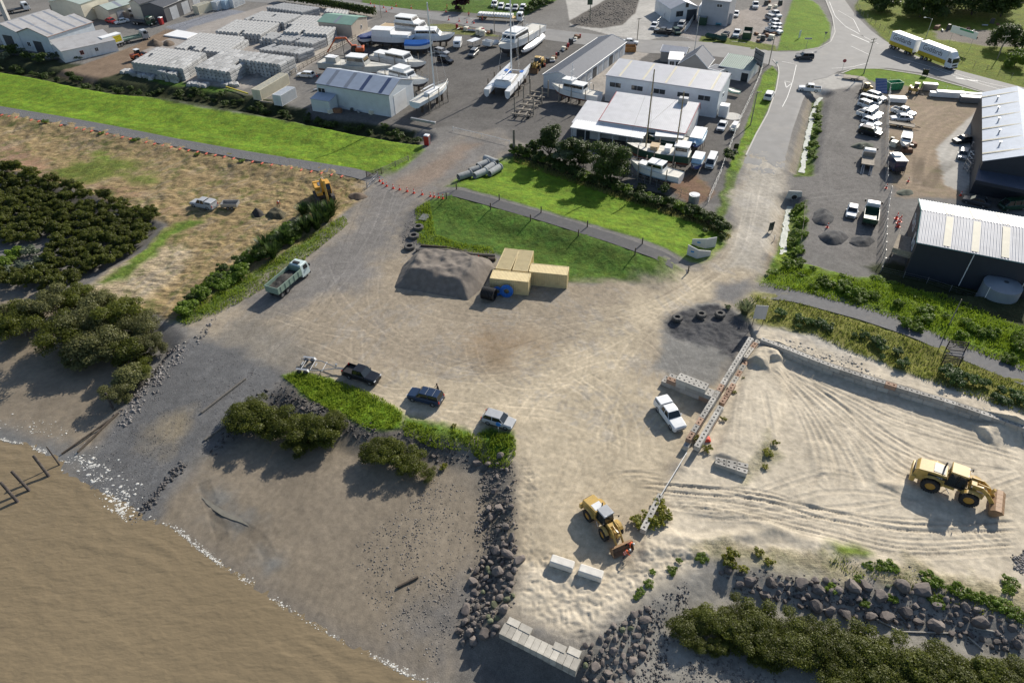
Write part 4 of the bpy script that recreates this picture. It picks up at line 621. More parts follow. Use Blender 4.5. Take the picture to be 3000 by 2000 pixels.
chassis(t,4.8,-6.2,(3.6,-3.2,-4.5),r=.5);box_body(t,2.95,-6.2,1.05,4.3);place(t,T(4,0,1390,650),T(4,0,1600,730),2.0)
r1=t
t=thing('box_trailer','white and yellow box trailer with dark lettering, behind the lorry','trailer');chassis(t,4.0,-4.2,(2.9,1.9,-2.4,-3.5),r=.5);box_body(t,4.2,-4.3,1.05,4.3)
MB().tube((4.0,0,.8),(6.4,0,.75),.09,5).build('drawbar',dsteel,t);place(t,T(4,0,985,510),T(4,0,1180,585),2.0)
def flat_truck(label,m,deck,c,f,load=None,L=8.0,sides=0,cabk={}):
 t=thing('flat_deck_truck',label,'truck');x0=L/2;cab(t,x0,m,**cabk);chassis(t,x0,-L/2,(x0-1,-L/2+1.2,-L/2+2.4));b=MB();x1=-L/2;xf=x0-2.1
 b.box(((xf+x1)/2,0,1.08),(xf-x1,2.4,.16));
 if sides:
  for sy in (-1,1):b.box(((xf+x1)/2,sy*1.17,1.1+sides/2),(xf-x1,.06,sides))
  b.box((x1+.03,0,1.1+sides/2),(.06,2.3,sides))
 b.box((xf-.05,0,1.6),(.08,2.3,.9));b.build('deck',deck,t);place(t,c,f,1.2);return t
wood=mat('weathered_wood',(.27,.235,.19),.85,ns=3,na=.3);dkwood=mat('dark_timber',(.085,.065,.048),.85,ns=3,na=.35)
concrete=mat('cast_concrete',(.47,.46,.43),.85,ns=2.2,na=.16,bump=.25,bs=14,dirt=(.30,.27,.23),da=.5)
flat_truck('dark truck with an empty deck beside blue wrapped pallets',DGREEN,dsteel,T(0,0,1640,240),T(0,0,1760,250),L=8)
flat_truck('truck with a pale cab and long green tray on the dirt track',SILVER,tipper_green,T(0,0,1530,430),T(0,0,1650,405),sides=.4,L=8.5)
flat_truck('white flat deck truck parked at the top left edge',WHITE,dsteel,T(0,0,180,100),T(0,0,320,75),L=8)
flat_truck('white truck with two steel ramps hanging off its open deck',WHITE,wood,T(4,1,567,250),T(4,1,577,150),L=6.2,sides=.12,cabk=dict(L=1.6,Hc=2.3))
rp=[o for o in C.objects if o.name.startswith('flat_deck_truck')][-1]
for sy in (-.75,.75):
 b=MB()
 for d in (-.2,.2):b.tube((-3.1,sy+d,1.05),(-5.4,sy+d,.08),.05,4)
 for k in range(9):u=k/8;b.tube((-3.1-2.3*u,sy-.2,1.05-.97*u),(-3.1-2.3*u,sy+.2,1.05-.97*u),.04,4)
 b.build('loading_ramp',steel,rp)
flat_truck('green tipper truck with a white cab beside the security fence',WHITE,DGREEN,T(4,1,598,890),T(4,1,615,770),L=6.4,sides=.75,cabk=dict(L=1.7,Hc=2.5))
ft=flat_truck('white cab truck with a yellow deck of white pallets stopped on the street',WHITE,YEL,T(2,0,1040,190),T(2,0,1300,205),L=15)
b=MB()
for i in range(12):
 for sy in (-.6,.6):b.box((-6.7+i*.95,sy,1.62),(.78,1.0,.9))
b.build('load',white_roof,ft,bev=.05)
t=thing('box_van_truck','white box truck with a yellow side panel beside the old warehouse','truck');cab(t,3.9,WHITE,Hc=2.6);chassis(t,3.9,-4,(2.9,-2.4,-3.2));b=MB();b.box((-1.1,0,2.4),(5.9,2.45,2.5));o=b.build('box_body',white_roof,t,bev=.03)
yel_s=mat('yellow_sign',(.72,.58,.02),.5,ns=2,na=.05);[MB().box((-1.1,y,2.45),(5.2,.03,1.7)).build('side_panel',yel_s,o) for y in (-1.24,1.24)]
txtk=mat('panel_marks',(.42,.34,.03),.6);b=MB()
for z,a,c_ in ((2.95,-3.2,.6),(2.45,-2.6,1.0),(1.95,-3.3,.9)):b.box(((a+c_)/2,-1.262,z),(c_-a,.015,.16));b.box(((a+c_)/2,1.262,z),(c_-a,.015,.16))
b.build('panel_stripes',txtk,o);place(t,T(0,0,1245,500),T(0,0,1090,545),1.6)
CATT={}
def loader(label,c,f,sc=1.0,bucket_up=0.0,letters=None,cabroof=None,turn=0.0):
 t=thing('wheel_loader',label,'wheel loader');m=YEL
 b=MB();b.loft([[(x,-w_,z0),(x,w_,z0),(x,w_*.88,z1),(x,-w_*.88,z1)] for x,w_,z0,z1 in ((-4.15,.95,1.0,2.0),(-3.9,1.05,.9,2.3),(-2.4,1.05,.9,2.5),(-1.25,1.0,.95,2.5))]);b.box((-4.1,0,.95),(.5,2.5,.8));b.box((-.9,0,1.1),(1.6,1.3,.7))
 for sy in (-1,1):b.loft([[(-2.3+1.25*cos(a),sy*(1.0 if q==0 else 1.45),1.0+1.15*sin(a)) for q in (0,1)] for a in (2.6,2.1,1.57,1.0,.5)],closed=False,caps=False)
 eb=b.build('engine_hood',m,t,bev=.05);b=MB();b.box((-2.0,0,2.51),(1.1,1.35,.06));b.build('hood_panel',GREY if cabroof is None else WHITE,eb);MB().box((-4.17,0,1.6),(.06,1.5,.8)).build('radiator_grille',blk,eb);MB().tube((-1.6,.5,2.5),(-1.6,.5,3.25),.09,8).build('exhaust',dsteel,eb)
 if letters:
  for sy in (-1,1):MB().box((-2.1,sy*1.0,2.12),(1.7,.05,.3),rx=sy*.07).build('badge_panel',blk,eb);side_text(letters,.3,eb,-1.85,sy*1.03,2.12,lamp_w)
 g=MB();g.loft([[(.55,-.72,1.45),(.55,.72,1.45),(-1.1,.75,1.45),(-1.1,-.75,1.45)],[(.72,-.72,2.2),(.72,.72,2.2),(-1.1,.76,2.2),(-1.1,-.76,2.2)],[(.4,-.66,3.2),(.4,.66,3.2),(-1.0,.7,3.2),(-1.0,-.7,3.2)]]);cb=g.build('cab',glass,t)
 fr=MB()
 for x,x2,y in ((.62,.4,.72),(-1.1,-1.0,.76),(-.2,-.2,.77)):
  for sy in (-1,1):fr.tube((x,sy*y,1.4),(x2,sy*y*.94,3.2),.06,4)
 fr.box((-.25,0,1.4),(1.9,1.55,.25));fr.build('cab_frame',blk,cb);MB().box((-.3,0,3.27),(1.75,1.7,.16),top=(.93,.93)).build('cab_roof',cabroof or m,cb,bev=.03)
 for sy in (-1,1):MB().path([(.5,sy*.8,2.6),(.9,sy*1.25,2.8)],.03,4).box((.95,sy*1.3,2.65),(.08,.2,.35)).build('mirror',blk,cb);MB().path([(-.9,sy*.9,1.0),(-.4,sy*1.0,.5)],.04,4).build('step',steel,t)
 ff=thing('_f',None,None);ff.name='front_frame';C.objects.unlink(ff);bpy.data.objects.remove(ff)
 b=MB();b.X=Matrix.Rotation(turn,4,'Z');b.box((1.35,0,1.25),(2.3,1.15,.75));b.box((1.3,0,1.9),(.9,.95,.8),top=(.6,.9));
 for sy in (-1,1):b.loft([[(1.35+1.1*cos(a),sy*(.9 if q==0 else 1.4),.95+1.05*sin(a)) for q in (0,1)] for a in (2.6,2.1,1.57,1.1,.7)],closed=False,caps=False)
 b.build('front_frame',m,t,bev=.03)
 for sy in (-1,1):
  b=MB();b.X=Matrix.Rotation(turn,4,'Z');P=[(1.1,2.25),(2.0,2.25),(2.7,1.75),(3.55,.75)]
  for k in range(3):(xa,za),(xb,zb)=P[k],P[k+1];b.box(((xa+xb)/2,sy*.52,(za+zb)/2),(hypot(xb-xa,zb-za)+.18,.16,.42),ry=-atan2(zb-za,xb-xa))
  b.build('lift_arm',m,t,bev=.02)
  b=MB();b.X=Matrix.Rotation(turn,4,'Z');b.tube((1.3,sy*.3,1.5),(2.6,sy*.42,1.6),.1,7);b.build('hydraulic_ram',steel,t)
 b=MB();b.X=Matrix.Rotation(turn,4,'Z');b.tube((1.6,0,2.3),(2.7,0,2.2),.11,7);b.box((3.0,0,1.75),(.22,.3,1.2),ry=.3);b.build('tilt_linkage',YEL,t)
 b=MB();b.X=Matrix.Rotation(turn,4,'Z');bw=1.5;prof=[(4.75,.08),(4.0,.06),(3.62,.25),(3.55,.7),(3.75,1.2),(4.15,1.38),(4.12,1.32),(3.8,1.14),(3.62,.72),(3.7,.32),(4.02,.14),(4.75,.12)]
 if bucket_up:prof=[((x-3.7)*cos(-bucket_up)-(z-.7)*sin(-bucket_up)+3.8,(x-3.7)*sin(-bucket_up)+(z-.7)*cos(-bucket_up)+.95) for x,z in prof]
 b.prism(prof,-bw,bw)
 side=prof[:6]
 for y0,y1 in ((-bw-.05,-bw),(bw,bw+.05)):b.prism(side,y0,y1)
 if bucket_up:
  for y in (-.9,-.3,.3,.9):b.prism([prof[5],prof[4],prof[3],((prof[3][0]+prof[5][0])/2-.28,(prof[3][1]+prof[5][1])/2)],y-.03,y+.03)
 b.build('bucket',mat('bucket_steel',(.27,.165,.09),.6,.1,ns=3,na=.25,dirt=(.13,.08,.05),da=.7),t)
 for x,sx in ((-2.3,0),(1.35,1)):
  for sy in (-1,1):
   p=(Matrix.Rotation(turn,4,'Z') if sx else Matrix.Identity(4))@Vector((x,sy*1.12,0));wv=wheel(t,p.x,p.y,.88,.66,True,rm=mat('yellow_rim',(.5,.27,.05),.5,ns=3,na=.2,dirt=(.2,.14,.08),da=.5))
   if sx:wv.rotation_euler=(0,0,turn)
 for sy in (-1,1):MB().box((.45,sy*.5,3.3),(.12,.22,.12)).build('work_light',lamp_w,cb)
 place(t,c,f,1.0);t.scale=(sc,)*3;return t
loader('large yellow wheel loader with empty bucket working on the sand stockpile',(2800,1423),(2915,1465),1.06,1.15,'CAT')
loader('yellow wheel loader with a grey cab roof, two workers at its bucket',(1775,1528),(1832,1592),.80,0,None,SILVER,-.12)
loader('yellow wheel loader parked beside the catamaran at the storage units',T(2,0,1465,745),T(2,0,1385,830),.9)
def excavator(label,c,f,m,B,sc=1.0,tracks=True,name='excavator',z=1.0,att='bucket'):
 t=thing(name,label,'excavator');b=MB()
 for sy in (-1,1):
  k=MB();k.loft([[(x,sy*1.25+d,z_) for d,z_ in ((-.28,z0),(.28,z0),(.28,z1),(-.28,z1))] for x,z0,z1 in ((-1.9,.3,.55),(-1.6,.02,.85),(1.6,.02,.85),(1.9,.3,.55))]);k.build('crawler_track',mat('track_steel',(.07,.065,.06),.7,.3,ns=8,na=.3,dirt=(.2,.15,.1),da=.6),t)
 b.box((0,0,.7),(1.8,2.0,.5));b.tube((0,0,.9),(0,0,1.15),.8,12);b.build('undercarriage',dsteel,t)
 b=MB();b.box((-1.0,0,1.65),(2.3,2.5,.95));b.box((.7,-.75,1.45),(1.4,.95,.55));b.box((-1.9,0,1.7),(.55,2.55,1.1));hs=b.build('house',m,t,bev=.06);MB().box((-.9,.1,2.16),(1.2,1.3,.08)).build('engine_cover',GREY,hs)
 g=MB();g.loft([[(1.35,.25,1.2),(1.35,1.2,1.2),(-.25,1.2,1.2),(-.25,.25,1.2)],[(1.35,.27,2.0),(1.35,1.18,2.0),(-.25,1.18,2.0),(-.25,.27,2.0)],[(.95,.3,2.85),(.95,1.15,2.85),(-.22,1.15,2.85),(-.22,.3,2.85)]]);cb=g.build('cab',glass,t);MB().box((.35,.72,2.88),(1.35,.95,.1)).build('cab_roof',m,cb,bev=.02)
 fr=MB()
 for y in (.28,1.17):
  fr.path([(1.36,y,1.2),(1.36,y,2.0),(.96,y,2.85)],.05,4);fr.path([(-.25,y,1.2),(-.22,y,2.85)],.05,4)
 fr.build('cab_frame',m,cb)
 def beam(nm,P,wd,hh,parent=t,mm=m):
  q=MB()
  for k in range(len(P)-1):(xa,za),(xb,zb)=P[k],P[k+1];q.box(((xa+xb)/2,-.1,(za+zb)/2),(hypot(xb-xa,zb-za)+.15,wd,hh[k]),ry=-atan2(zb-za,xb-xa))
  return q.build(nm,mm,parent,bev=.02)
 beam('boom',B[0],.42,(.5,.45));beam('stick',B[1],.32,(.36,.3))
 q=MB();(xa,za)=B[0][1];
 for sy in (-.42,.22):q.tube((.9,sy,1.5),(xa*.8,sy,za-.15),.08,6)
 q.tube((xa,-.1,za+.35),(B[1][0][0]+.1,-.1,B[1][0][1]+.45),.08,6);q.build('hydraulic_ram',steel,t)
 e=B[1][-1];q=MB();q.prism([(e[0]+.15,e[1]+.1),(e[0]+.35,e[1]-.5),(e[0]+.0,e[1]-.95),(e[0]-.65,e[1]-.85),(e[0]-.95,e[1]-.35),(e[0]-.88,e[1]-.33),(e[0]-.6,e[1]-.72),(e[0]-.02,e[1]-.8),(e[0]+.22,e[1]-.45)],-.6,.4);q.build('bucket',dsteel,t)
 place(t,c,f,z);t.scale=(sc,)*3;return t
excavator('yellow excavator digging at the edge of the straw field',(948,566),(966,603),mat('digger_yellow',(.62,.33,.05),.45,ns=3,na=.12),([(.6,1.6),(1.9,4.3),(3.8,4.6)],[(3.7,4.7),(5.2,1.2)]),1.15)
excavator('rusty orange excavator behind the concrete stacks, arm stretched out',T(1,0,1745,590),T(1,0,1430,600),ORANGE,([(.6,1.7),(2.6,4.6),(5.4,4.6)],[(5.3,4.7),(8.2,1.0)]),1.0)
t=thing('road_roller','orange road roller at the end of the dirt pad','roller');b=MB();b.box((-1.1,0,1.25),(1.9,1.9,.9));b.box((.2,0,1.0),(1.0,.9,.5));b.build('engine_hood',ORANGE,t,bev=.06)
b=MB();b.box((-.1,0,1.9),(1.2,1.4,1.5),top=(.85,.9));cb=b.build('cab',glass,t);MB().box((-.1,0,2.7),(1.3,1.5,.1)).build('cab_roof',WHITE,cb,bev=.02)
b=MB()
for sy in (-1,1):b.box((1.7,sy*1.1,.85),(1.9,.14,.3))
b.box((2.7,0,.85),(.2,2.3,.4));b.box((.85,0,.95),(.2,2.3,.4));b.build('drum_frame',ORANGE,t);MB().disc((1.75,0,.75),.75,2.0,n=24).build('drum',dsteel,t)
for sy in (-1,1):wheel(t,-1.2,sy*.9,.72,.5,True)
place(t,T(0,0,1590,640),T(0,0,1690,610),1.0)
def small_machine(label,name,cat,c,f,m):
 t=thing(name,label,cat);b=MB();b.box((-.4,0,.95),(2.0,1.35,.7));b.box((-1.25,0,1.1),(.5,1.35,1.0));b.build('body',m,t,bev=.05);b=MB();b.box((0,0,1.85),(1.0,1.1,1.1),top=(.85,.9));cb=b.build('cab',glass,t);MB().box((0,0,2.43),(1.15,1.2,.08)).build('cab_roof',m,cb)
 for x in (-.95,.7):
  for sy in (-1,1):wheel(t,x,sy*.65,.42,.3)
 b=MB()
 for sy in (-.4,.4):b.box((1.05,sy,1.4),(.1,.12,2.4));b.box((1.6,sy,.18),(1.1,.12,.06))
 b.build('mast',dsteel,t);place(t,c,f,.9);return t
small_machine('yellow forklift carrying white timber packs along the depot fence','forklift','forklift',T(4,0,1105,1030),T(4,0,1190,1045),YEL)
small_machine('yellow skid steer loader parked beside the solar panel','skid_steer_loader','loader',T(4,0,535,1030),T(4,0,450,1040),YEL)
def trailer(label,c,f,L=3.0,W=1.7,walls=.4,m=steel,name='trailer',deck=wood,axles=1,z=.6,wm=None):
 t=thing(name,label,'trailer');b=MB();b.box((0,0,.55),(L,W,.1));o=b.build('deck',deck,t)
 if walls:
  b=MB()
  for sy in (-1,1):b.box((0,sy*W/2,.6+walls/2),(L,.05,walls))
  for sx in (-1,1):b.box((sx*L/2,0,.6+walls/2),(.05,W,walls))
  b.build('side_wall',wm or m,t)
 for k in range(axles):
  for sy in (-1,1):wheel(t,-.2-k*.75+(axles-1)*.4,sy*(W/2+.12),.31,.2)
 MB().tube((L/2,-.5,.5),(L/2+1.3,0,.45),.05,4).tube((L/2,.5,.5),(L/2+1.3,0,.45),.05,4).build('drawbar',m,t);place(t,c,f,z);return t
trailer('small galvanised box trailer behind the silver pickup on the straw',(675,600),(640,600),axles=2,walls=.55)
trailer('long empty flat trailer with steel frame below the white coupe',T(4,0,945,1425),T(4,0,1130,1455),5.2,1.9,.1,dsteel,axles=2)
trailer('flat car trailer parked on the concrete by the power pole',T(4,0,400,885),T(4,0,270,870),5.0,2.0,.0,steel,axles=2)
trailer('dark tray trailer below the row of cars at the verge fence',T(3,0,1275,395),T(3,0,1240,420),3,1.7,.5)
trailer('white cube trailer in the middle of the boat yard',T(2,0,900,520),T(2,0,840,510),2.6,1.8,1.3,WHITE,wm=WHITE)
t=thing('boat_trailer','empty galvanised boat trailer hitched to the black pickup','trailer');b=MB();P=2.6
for sy in (-1,1):b.path([(-2.6,sy*1.0,.62),(.2,sy*1.0,.62),(2.6,sy*.12,.6),(5.6,0,.6)],.075,5)
for x in (-2.0,-.7,1.0):b.tube((x,-1,.6),(x,1,.6),.06,5)
for x in (-2.2,-.2):b.tube((x,-.35,.75),(x,.35,.75),.09,6)
b.tube((2.7,0,.6),(2.75,0,1.25),.06,5);b.box((2.8,0,1.2),(.25,.3,.2));b.build('frame',steel,t)
for sy in (-1,1):
 MB().loft([[(x,sy*1.25+d,z_) for d in (-.16,.16)] for x,z_ in ((-2.75,.55),(-2.55,.86),(-.95,.86),(-.7,.55))],closed=False,caps=False).build('mudguard',steel,t)
 for x in (-2.2,-1.3):wheel(t,x,sy*1.25,.33,.22,True)
 b=MB();b.tube((-2.6,sy*.75,.62),(-2.6,sy*.75,1.15),.04,4);b.build('guide_post',steel,t)
place(t,T(1,2,1295,1065),T(1,2,1640,1103),.6)
for l,c,f in (('white caravan hitched behind the long timber fence',T(0,0,1530,135),T(0,0,1455,130)),('white horse float parked in the boat yard',T(2,0,552,495),T(2,0,535,540))):
 t=thing('caravan',l,'caravan');MB().loft([[(x,-w_,z0),(x,-w_,z1),(x,w_,z1),(x,w_,z0)] for x,w_,z0,z1 in ((2.3,1.0,.7,1.4),(1.9,1.05,.5,2.3),(-2.0,1.05,.5,2.35),(-2.3,1.0,.7,1.9))]).build('body',WHITE,t,bev=.05)
 b=MB()
 for sy in (-1,1):b.box((.3,sy*1.06,1.6),(1.2,.03,.6))
 b.box((2.14,0,1.75),(.04,1.3,.5),ry=-.42);b.build('windows',glass,t);[wheel(t,-.2,sy*.98,.33,.2) for sy in (-1,1)];MB().tube((2.2,0,.5),(3.3,0,.5),.06,4).build('drawbar',steel,t);place(t,c,f,1.2)
 # buildings
def cladding(n,c,r=.55,dirt=None,da=.3):return mat('cladding_'+n,c,r,.15,ns=.7,na=.08,dirt=dirt or tuple(x*.6 for x in c),da=da)
pane_m=mat('window_glass',(.03,.035,.04),.08,ns=.5,na=.3,spec=.8)
def opening(root,L,W,face,u,z,w_,h_,kind,m,o=.03):
 """window or roller door on a wall of a building; u along the wall, z sill height"""
 P={'f':((u,-o,z+h_/2),0),'b':((u,W+o,z+h_/2),0),'l':((-o,u,z+h_/2),pi/2),'r':((L+o,u,z+h_/2),pi/2)}[face]
 if kind=='window':
  b=MB()
  for sx in (-1,1):b.box(Vector(P[0])+Matrix.Rotation(P[1],3,'Z')@Vector((sx*w_/2,0,0)),(.08,.12,h_+.08),P[1])
  for sz in (-1,1):b.box(Vector(P[0])+Vector((0,0,sz*h_/2)),(w_,.12,.08),P[1])
  for k in range(1,max(2,int(w_/1.0))):b.box(Vector(P[0])+Matrix.Rotation(P[1],3,'Z')@Vector((-w_/2+w_*k/max(2,int(w_/1.0)),0,0)),(.06,.1,h_),P[1])
  fr=b.build('window',m,root);MB().box(P[0],(w_-.06,.05,h_-.06),P[1]).build('pane',pane_m,fr)
 else:
  b=MB();b.box(P[0],(w_,.06,h_),P[1]);d=b.build(kind,m,root);q=MB()
  if kind=='roller_door':
   for k in range(int(h_/.3)):q.box(Vector(P[0])+Vector((0,0,-h_/2+.15+k*.3)),(w_-.02,.09,.04),P[1])
   q.build('door_rib',m,d)
def shed(name,label,A,B,Cc,h,rise,axis,ridge,wm,rm,skl=(),sk=None,ov=.25,pitch=.4,amp=.01,cat='shed',ops=(),hB=None,z0=0.0,floor=0.0,trim=None,group=None):
 """gable or single pitch building from three eave corners in the photo (front left, front right, back right) at height h"""
 a,b,c=at(*A,h),at(*B,h),at(*Cc,h);e=(b-a);L=e.length;u=e/L;v=Vector((-u.y,u.x,0));W=(c-b).dot(v);ang=atan2(u.y,u.x)
 t=thing(name,label,cat,(a.x,a.y,z0),ang,group);m=MB()
 if axis=='x':
  yr=W*ridge;prof=[(0,floor),(W,floor),(W,h if ridge<.999 else h+rise)]+([(yr,h+rise)] if.001<ridge<.999 else [])+[(0,h)]
  m.loft([[(x,y,z) for y,z in prof] for x in (0,L)])
 else:
  xr=L*ridge;prof=[(0,floor),(L,floor),(L,h if ridge<.999 else h+rise)]+([(xr,h+rise)] if.001<ridge<.999 else [])+[(0,h)];m.prism(prof,0,W)
 m.build('wall',wm,t);r=MB();th=.1;e_=.05
 def plane(p0,p1,p2,p3):
  r.corr(p0,p1,p2,p3,pitch,amp);n=(Vector(p1)-Vector(p0)).cross(Vector(p3)-Vector(p0)).normalized();r.loft([[Vector(q)-n*.015 for q in (p0,p1,p2,p3)],[Vector(q)-n*th for q in (p0,p1,p2,p3)]])
 zt=h+rise+e_+.06;zl=h+e_+.06;planes=[]
 if axis=='x':
  g1=rise/max(yr,.1);g2=rise/max(W-yr,.1)
  if yr>.1:planes.append(((-ov,-ov,zl-ov*g1),(L+ov,-ov,zl-ov*g1),(L+ov,yr,zt),(-ov,yr,zt)))
  if W-yr>.1:planes.append(((L+ov,W+ov,zl-ov*g2),(-ov,W+ov,zl-ov*g2),(-ov,yr,zt),(L+ov,yr,zt)))
 else:
  g1=rise/max(xr,.1);g2=rise/max(L-xr,.1)
  if xr>.1:planes.append(((-ov,W+ov,zl-ov*g1),(-ov,-ov,zl-ov*g1),(xr,-ov,zt),(xr,W+ov,zt)))
  if L-xr>.1:planes.append(((L+ov,-ov,zl-ov*g2),(L+ov,W+ov,zl-ov*g2),(xr,W+ov,zt),(xr,-ov,zt)))
 for p in planes:plane(*p)
 ro=r.build('roof',rm,t)
 for pl in planes:
  p0,p1,p2,p3=map(Vector,pl);n=(p1-p0).cross(p3-p0).normalized()*(amp+.02)
  for k in skl:
   u0,w_,col=(k+(None,))[:3];u0=u0 if pl is planes[0] else 1-u0;du=w_/(p1-p0).length;s=MB();ua,ub=u0-du/2,u0+du/2
   f=lambda uu,vv:(p0.lerp(p1,uu)).lerp(p3.lerp(p2,uu),vv)+n
   s.quad(f(ua,.06),f(ub,.06),f(ub,.95),f(ua,.95));s.build('skylight',col or sk,ro)
 if trim:
  b=MB()
  for pl in planes:p0,p1,p2,p3=map(Vector,pl);b.tube(p0,p1,.09,4);b.tube(p1,p2,.08,4);b.tube(p0,p3,.08,4)
  b.build('fascia',trim,t)
 for o in ops:opening(t,L,W,*o)
 return t,L,W
slate=cladding('slate_blue',(.36,.41,.49));palewall=cladding('pale_blue',(.56,.61,.66));greyroof=cladding('grey_zinc',(.40,.41,.44));paleroof=cladding('pale_zinc',(.58,.58,.59));darkroof=cladding('dark_slate',(.075,.088,.115),.7);whitewall=cladding('white',(.70,.71,.72));creamwall=cladding('cream',(.58,.54,.44));green_r=cladding('mist_green',(.20,.33,.265));pale_g=cladding('pale_green',(.38,.44,.40));ironr=cladding('old_iron',(.43,.42,.41),dirt=(.26,.22,.19),da=.55);whiteroof=cladding('white_roof',(.82,.82,.81));navywall=cladding('navy',(.03,.036,.048));charw=cladding('charcoal',(.09,.092,.10));beigew=cladding('beige',(.48,.42,.36));greyw=cladding('warm_grey',(.26,.25,.24))
sk_grey=mat('skylight_grey',(.22,.24,.28),.4,ns=1,na=.1);sk_navy=mat('skylight_navy',(.05,.07,.14),.35,ns=1,na=.1);sk_cream=mat('skylight_cream',(.62,.57,.43),.5,ns=1,na=.1);roller=mat('roller_steel',(.40,.42,.45),.5,.2,ns=1,na=.08);roller_d=mat('roller_dark',(.05,.055,.065),.5,ns=1,na=.1)
WN=lambda f,u,z,w_,h_,m=WHITE:(f,u,z,w_,h_,'window',m)
RD=lambda f,u,w_,h_,m=None,k='roller_door':(f,u,.02,w_,h_,k,m or roller)
t,L,W=shed('boat_shed','pale blue shed with four dark stripes on its steel roof, by the lawn',T(1,0,1278,960),T(1,0,2112,1095),T(2,0,35,920),5.2,1.9,'x',.5,palewall,slate,((.17,1.,sk_grey),(.41,1.,sk_grey),(.62,1.0,sk_navy),(.87,1.0,sk_navy)),trim=charw,ops=(WN('f',1.3,3.0,2.0,1.3),RD('r',4.5,5.5,4.4,whitewall,'sliding_door')))
q,_,_=shed('lean_to','small pale blue lean-to against the striped roof shed',T(1,0,1213,1138),T(1,0,1425,1170),T(1,0,1480,1110),2.9,.5,'x',1.,palewall,slate,ov=.1)
shed('store_shed','beige block shed with a green roof among the concrete stacks',T(1,0,1300,250),T(1,0,1678,290),T(1,0,1865,195),3.6,1.0,'x',.5,beigew,green_r,((.5,1.0,sk_grey),),ops=(RD('f',5,2.4,2.6,beigew),WN('r',5.5,1.2,.7,1.0)))
t,L,W=shed('storage_units','long row of storage units under a dark slate gable roof',T(2,0,1538,858),T(2,0,1885,920),T(2,0,2342,465),3.3,1.3,'y',.5,palewall,darkroof,cat='storage units',trim=whitewall)
for k in range(9):opening(t,L,W,'r',W*(k+.6)/9.4,.02,2.4,2.5,'roller_door',roller if k%3 else roller_d)
opening(t,L,W,'r',W*.03,.02,.9,2.1,'door',WHITE)
g5=lambda x,y:(1640+x/2.24,200+y/2.24);g6=lambda x,y:(1900+x/3.7333,100+y/3.7333);g9=lambda x,y:(2540+x/2.3587,540+y/2.3587);g8=lambda x,y:(2560+x/2.4886,240+y/2.4886);gA=lambda x,y:(340+x/3.36,y/3.36)
t,L,W=shed('engineering_workshop','long pale blue workshop with a row of wide windows under its grey roof',g5(305,50),g5(1050,157),g5(1110,44),6.0,.9,'x',.86,palewall,greyroof,tuple((u,.5) for u in (.12,.33,.53,.73,.92)),sk_cream,ov=.15,trim=greyroof,cat='workshop',ops=tuple(WN('f',0,0,0,0) for k in ()))
for u in (.09,.29,.49,.70,.88):opening(t,L,W,'f',L*u,3.6,L*.105,1.15,'window',palewall)
opening(t,L,W,'r',W*.45,3.0,1.6,1.1,'window',palewall);MB().box((L+1.3,2.2,1.3),(2.0,2.2,2.6)).build('lean_to',whitewall,t,bev=.04)
t,L,W=shed('boat_workshop','white boat builder workshop with a big pale single pitch roof behind the green boat',g5(262,345),g5(820,430),g5(910,264),3.7,1.9,'x',.86,whitewall,paleroof,ov=.2,cat='workshop',trim=RED,ops=(RD('r',4,3.5,3.2),RD('f',6,3,2.8),RD('f',12,3,2.8,roller_d),WN('f',18,1.2,2,1)))
q=MB();q.box((L*.82,W*.82,6.0),(2.0,1.4,1.3));q.build('roof_vent',steel,t,bev=.05)
shed('workshop_wing','lower pale roofed wing at the left end of the boat builder workshop',g5(85,358),g5(268,386),g5(305,252),3.0,1.2,'x',.9,whitewall,paleroof,ov=.2,cat='workshop',ops=(RD('f',2.5,3,2.5,roller_d),))
a,b,c=at(*g5(68,387),3.0),at(*g5(545,462),3.0),at(*g5(568,382),3.0);e=b-a;an=atan2(e.y,e.x);vv=Vector((-sin(an),cos(an),0));Wv=(c-b).dot(vv);t=thing('verandah','bright white verandah roof on posts along the front of the boat builder workshop','verandah',(a.x,a.y,0),an)
q=MB();q.corr((0,0,3.0),(e.length,0,3.0),(e.length,Wv,3.45),(0,Wv,3.45),.5,.012);q.loft([[(0,0,2.98),(e.length,0,2.98),(e.length,Wv,3.43),(0,Wv,3.43)],[(0,0,2.8),(e.length,0,2.8),(e.length,Wv,3.25),(0,Wv,3.25)]]);q.build('roof',whiteroof,t)
for k in range(6):MB().box((.3+k*(e.length-.6)/5,.2,1.4),(.14,.14,2.8)).build('post',WHITE,t)
shed('office_cottage','small grey cottage with a light iron roof beside the street',g6(138,188),g6(402,218),g6(440,158),2.7,.9,'x',.5,greyw,greyroof,cat='cottage',trim=whitewall,ops=(WN('f',4.5,.8,1.4,1.3),('f',5.9,.02,.9,2.1,'door',WHITE)))
shed('porch','white porch with tall windows between the grey cottage and the steep roof',g6(218,278),g6(368,288),g6(415,222),2.6,.4,'x',1.,whitewall,whiteroof,cat='porch',ov=.15,ops=(WN('f',1.0,.5,1.2,1.7),WN('f',2.6,.5,1.2,1.7)))
shed('steep_roof_house','grey house with a steep dark gable roof edged in white',g6(332,327),g6(642,368),g6(706,272),2.9,2.9,'y',.53,greyw,darkroof,cat='house',trim=whitewall,ops=(WN('f',6,1,1.6,1.1),))
a,b,c=at(*g6(642,378),2.5),at(*g6(778,414),2.5),at(*g6(806,355),2.5);e=b-a;an=atan2(e.y,e.x);Wv=(c-b).dot(Vector((-sin(an),cos(an),0)));t=thing('carport','flat dark carport roof with a white rim beside the steep roof house','carport',(a.x,a.y,0),an)
q=MB();q.box((e.length/2,Wv/2,2.55),(e.length-.3,Wv-.3,.08));r_=q.build('roof',darkroof,t);q=MB()
for y in (0,Wv):q.box((e.length/2,y,2.52),(e.length+.2,.2,.25))
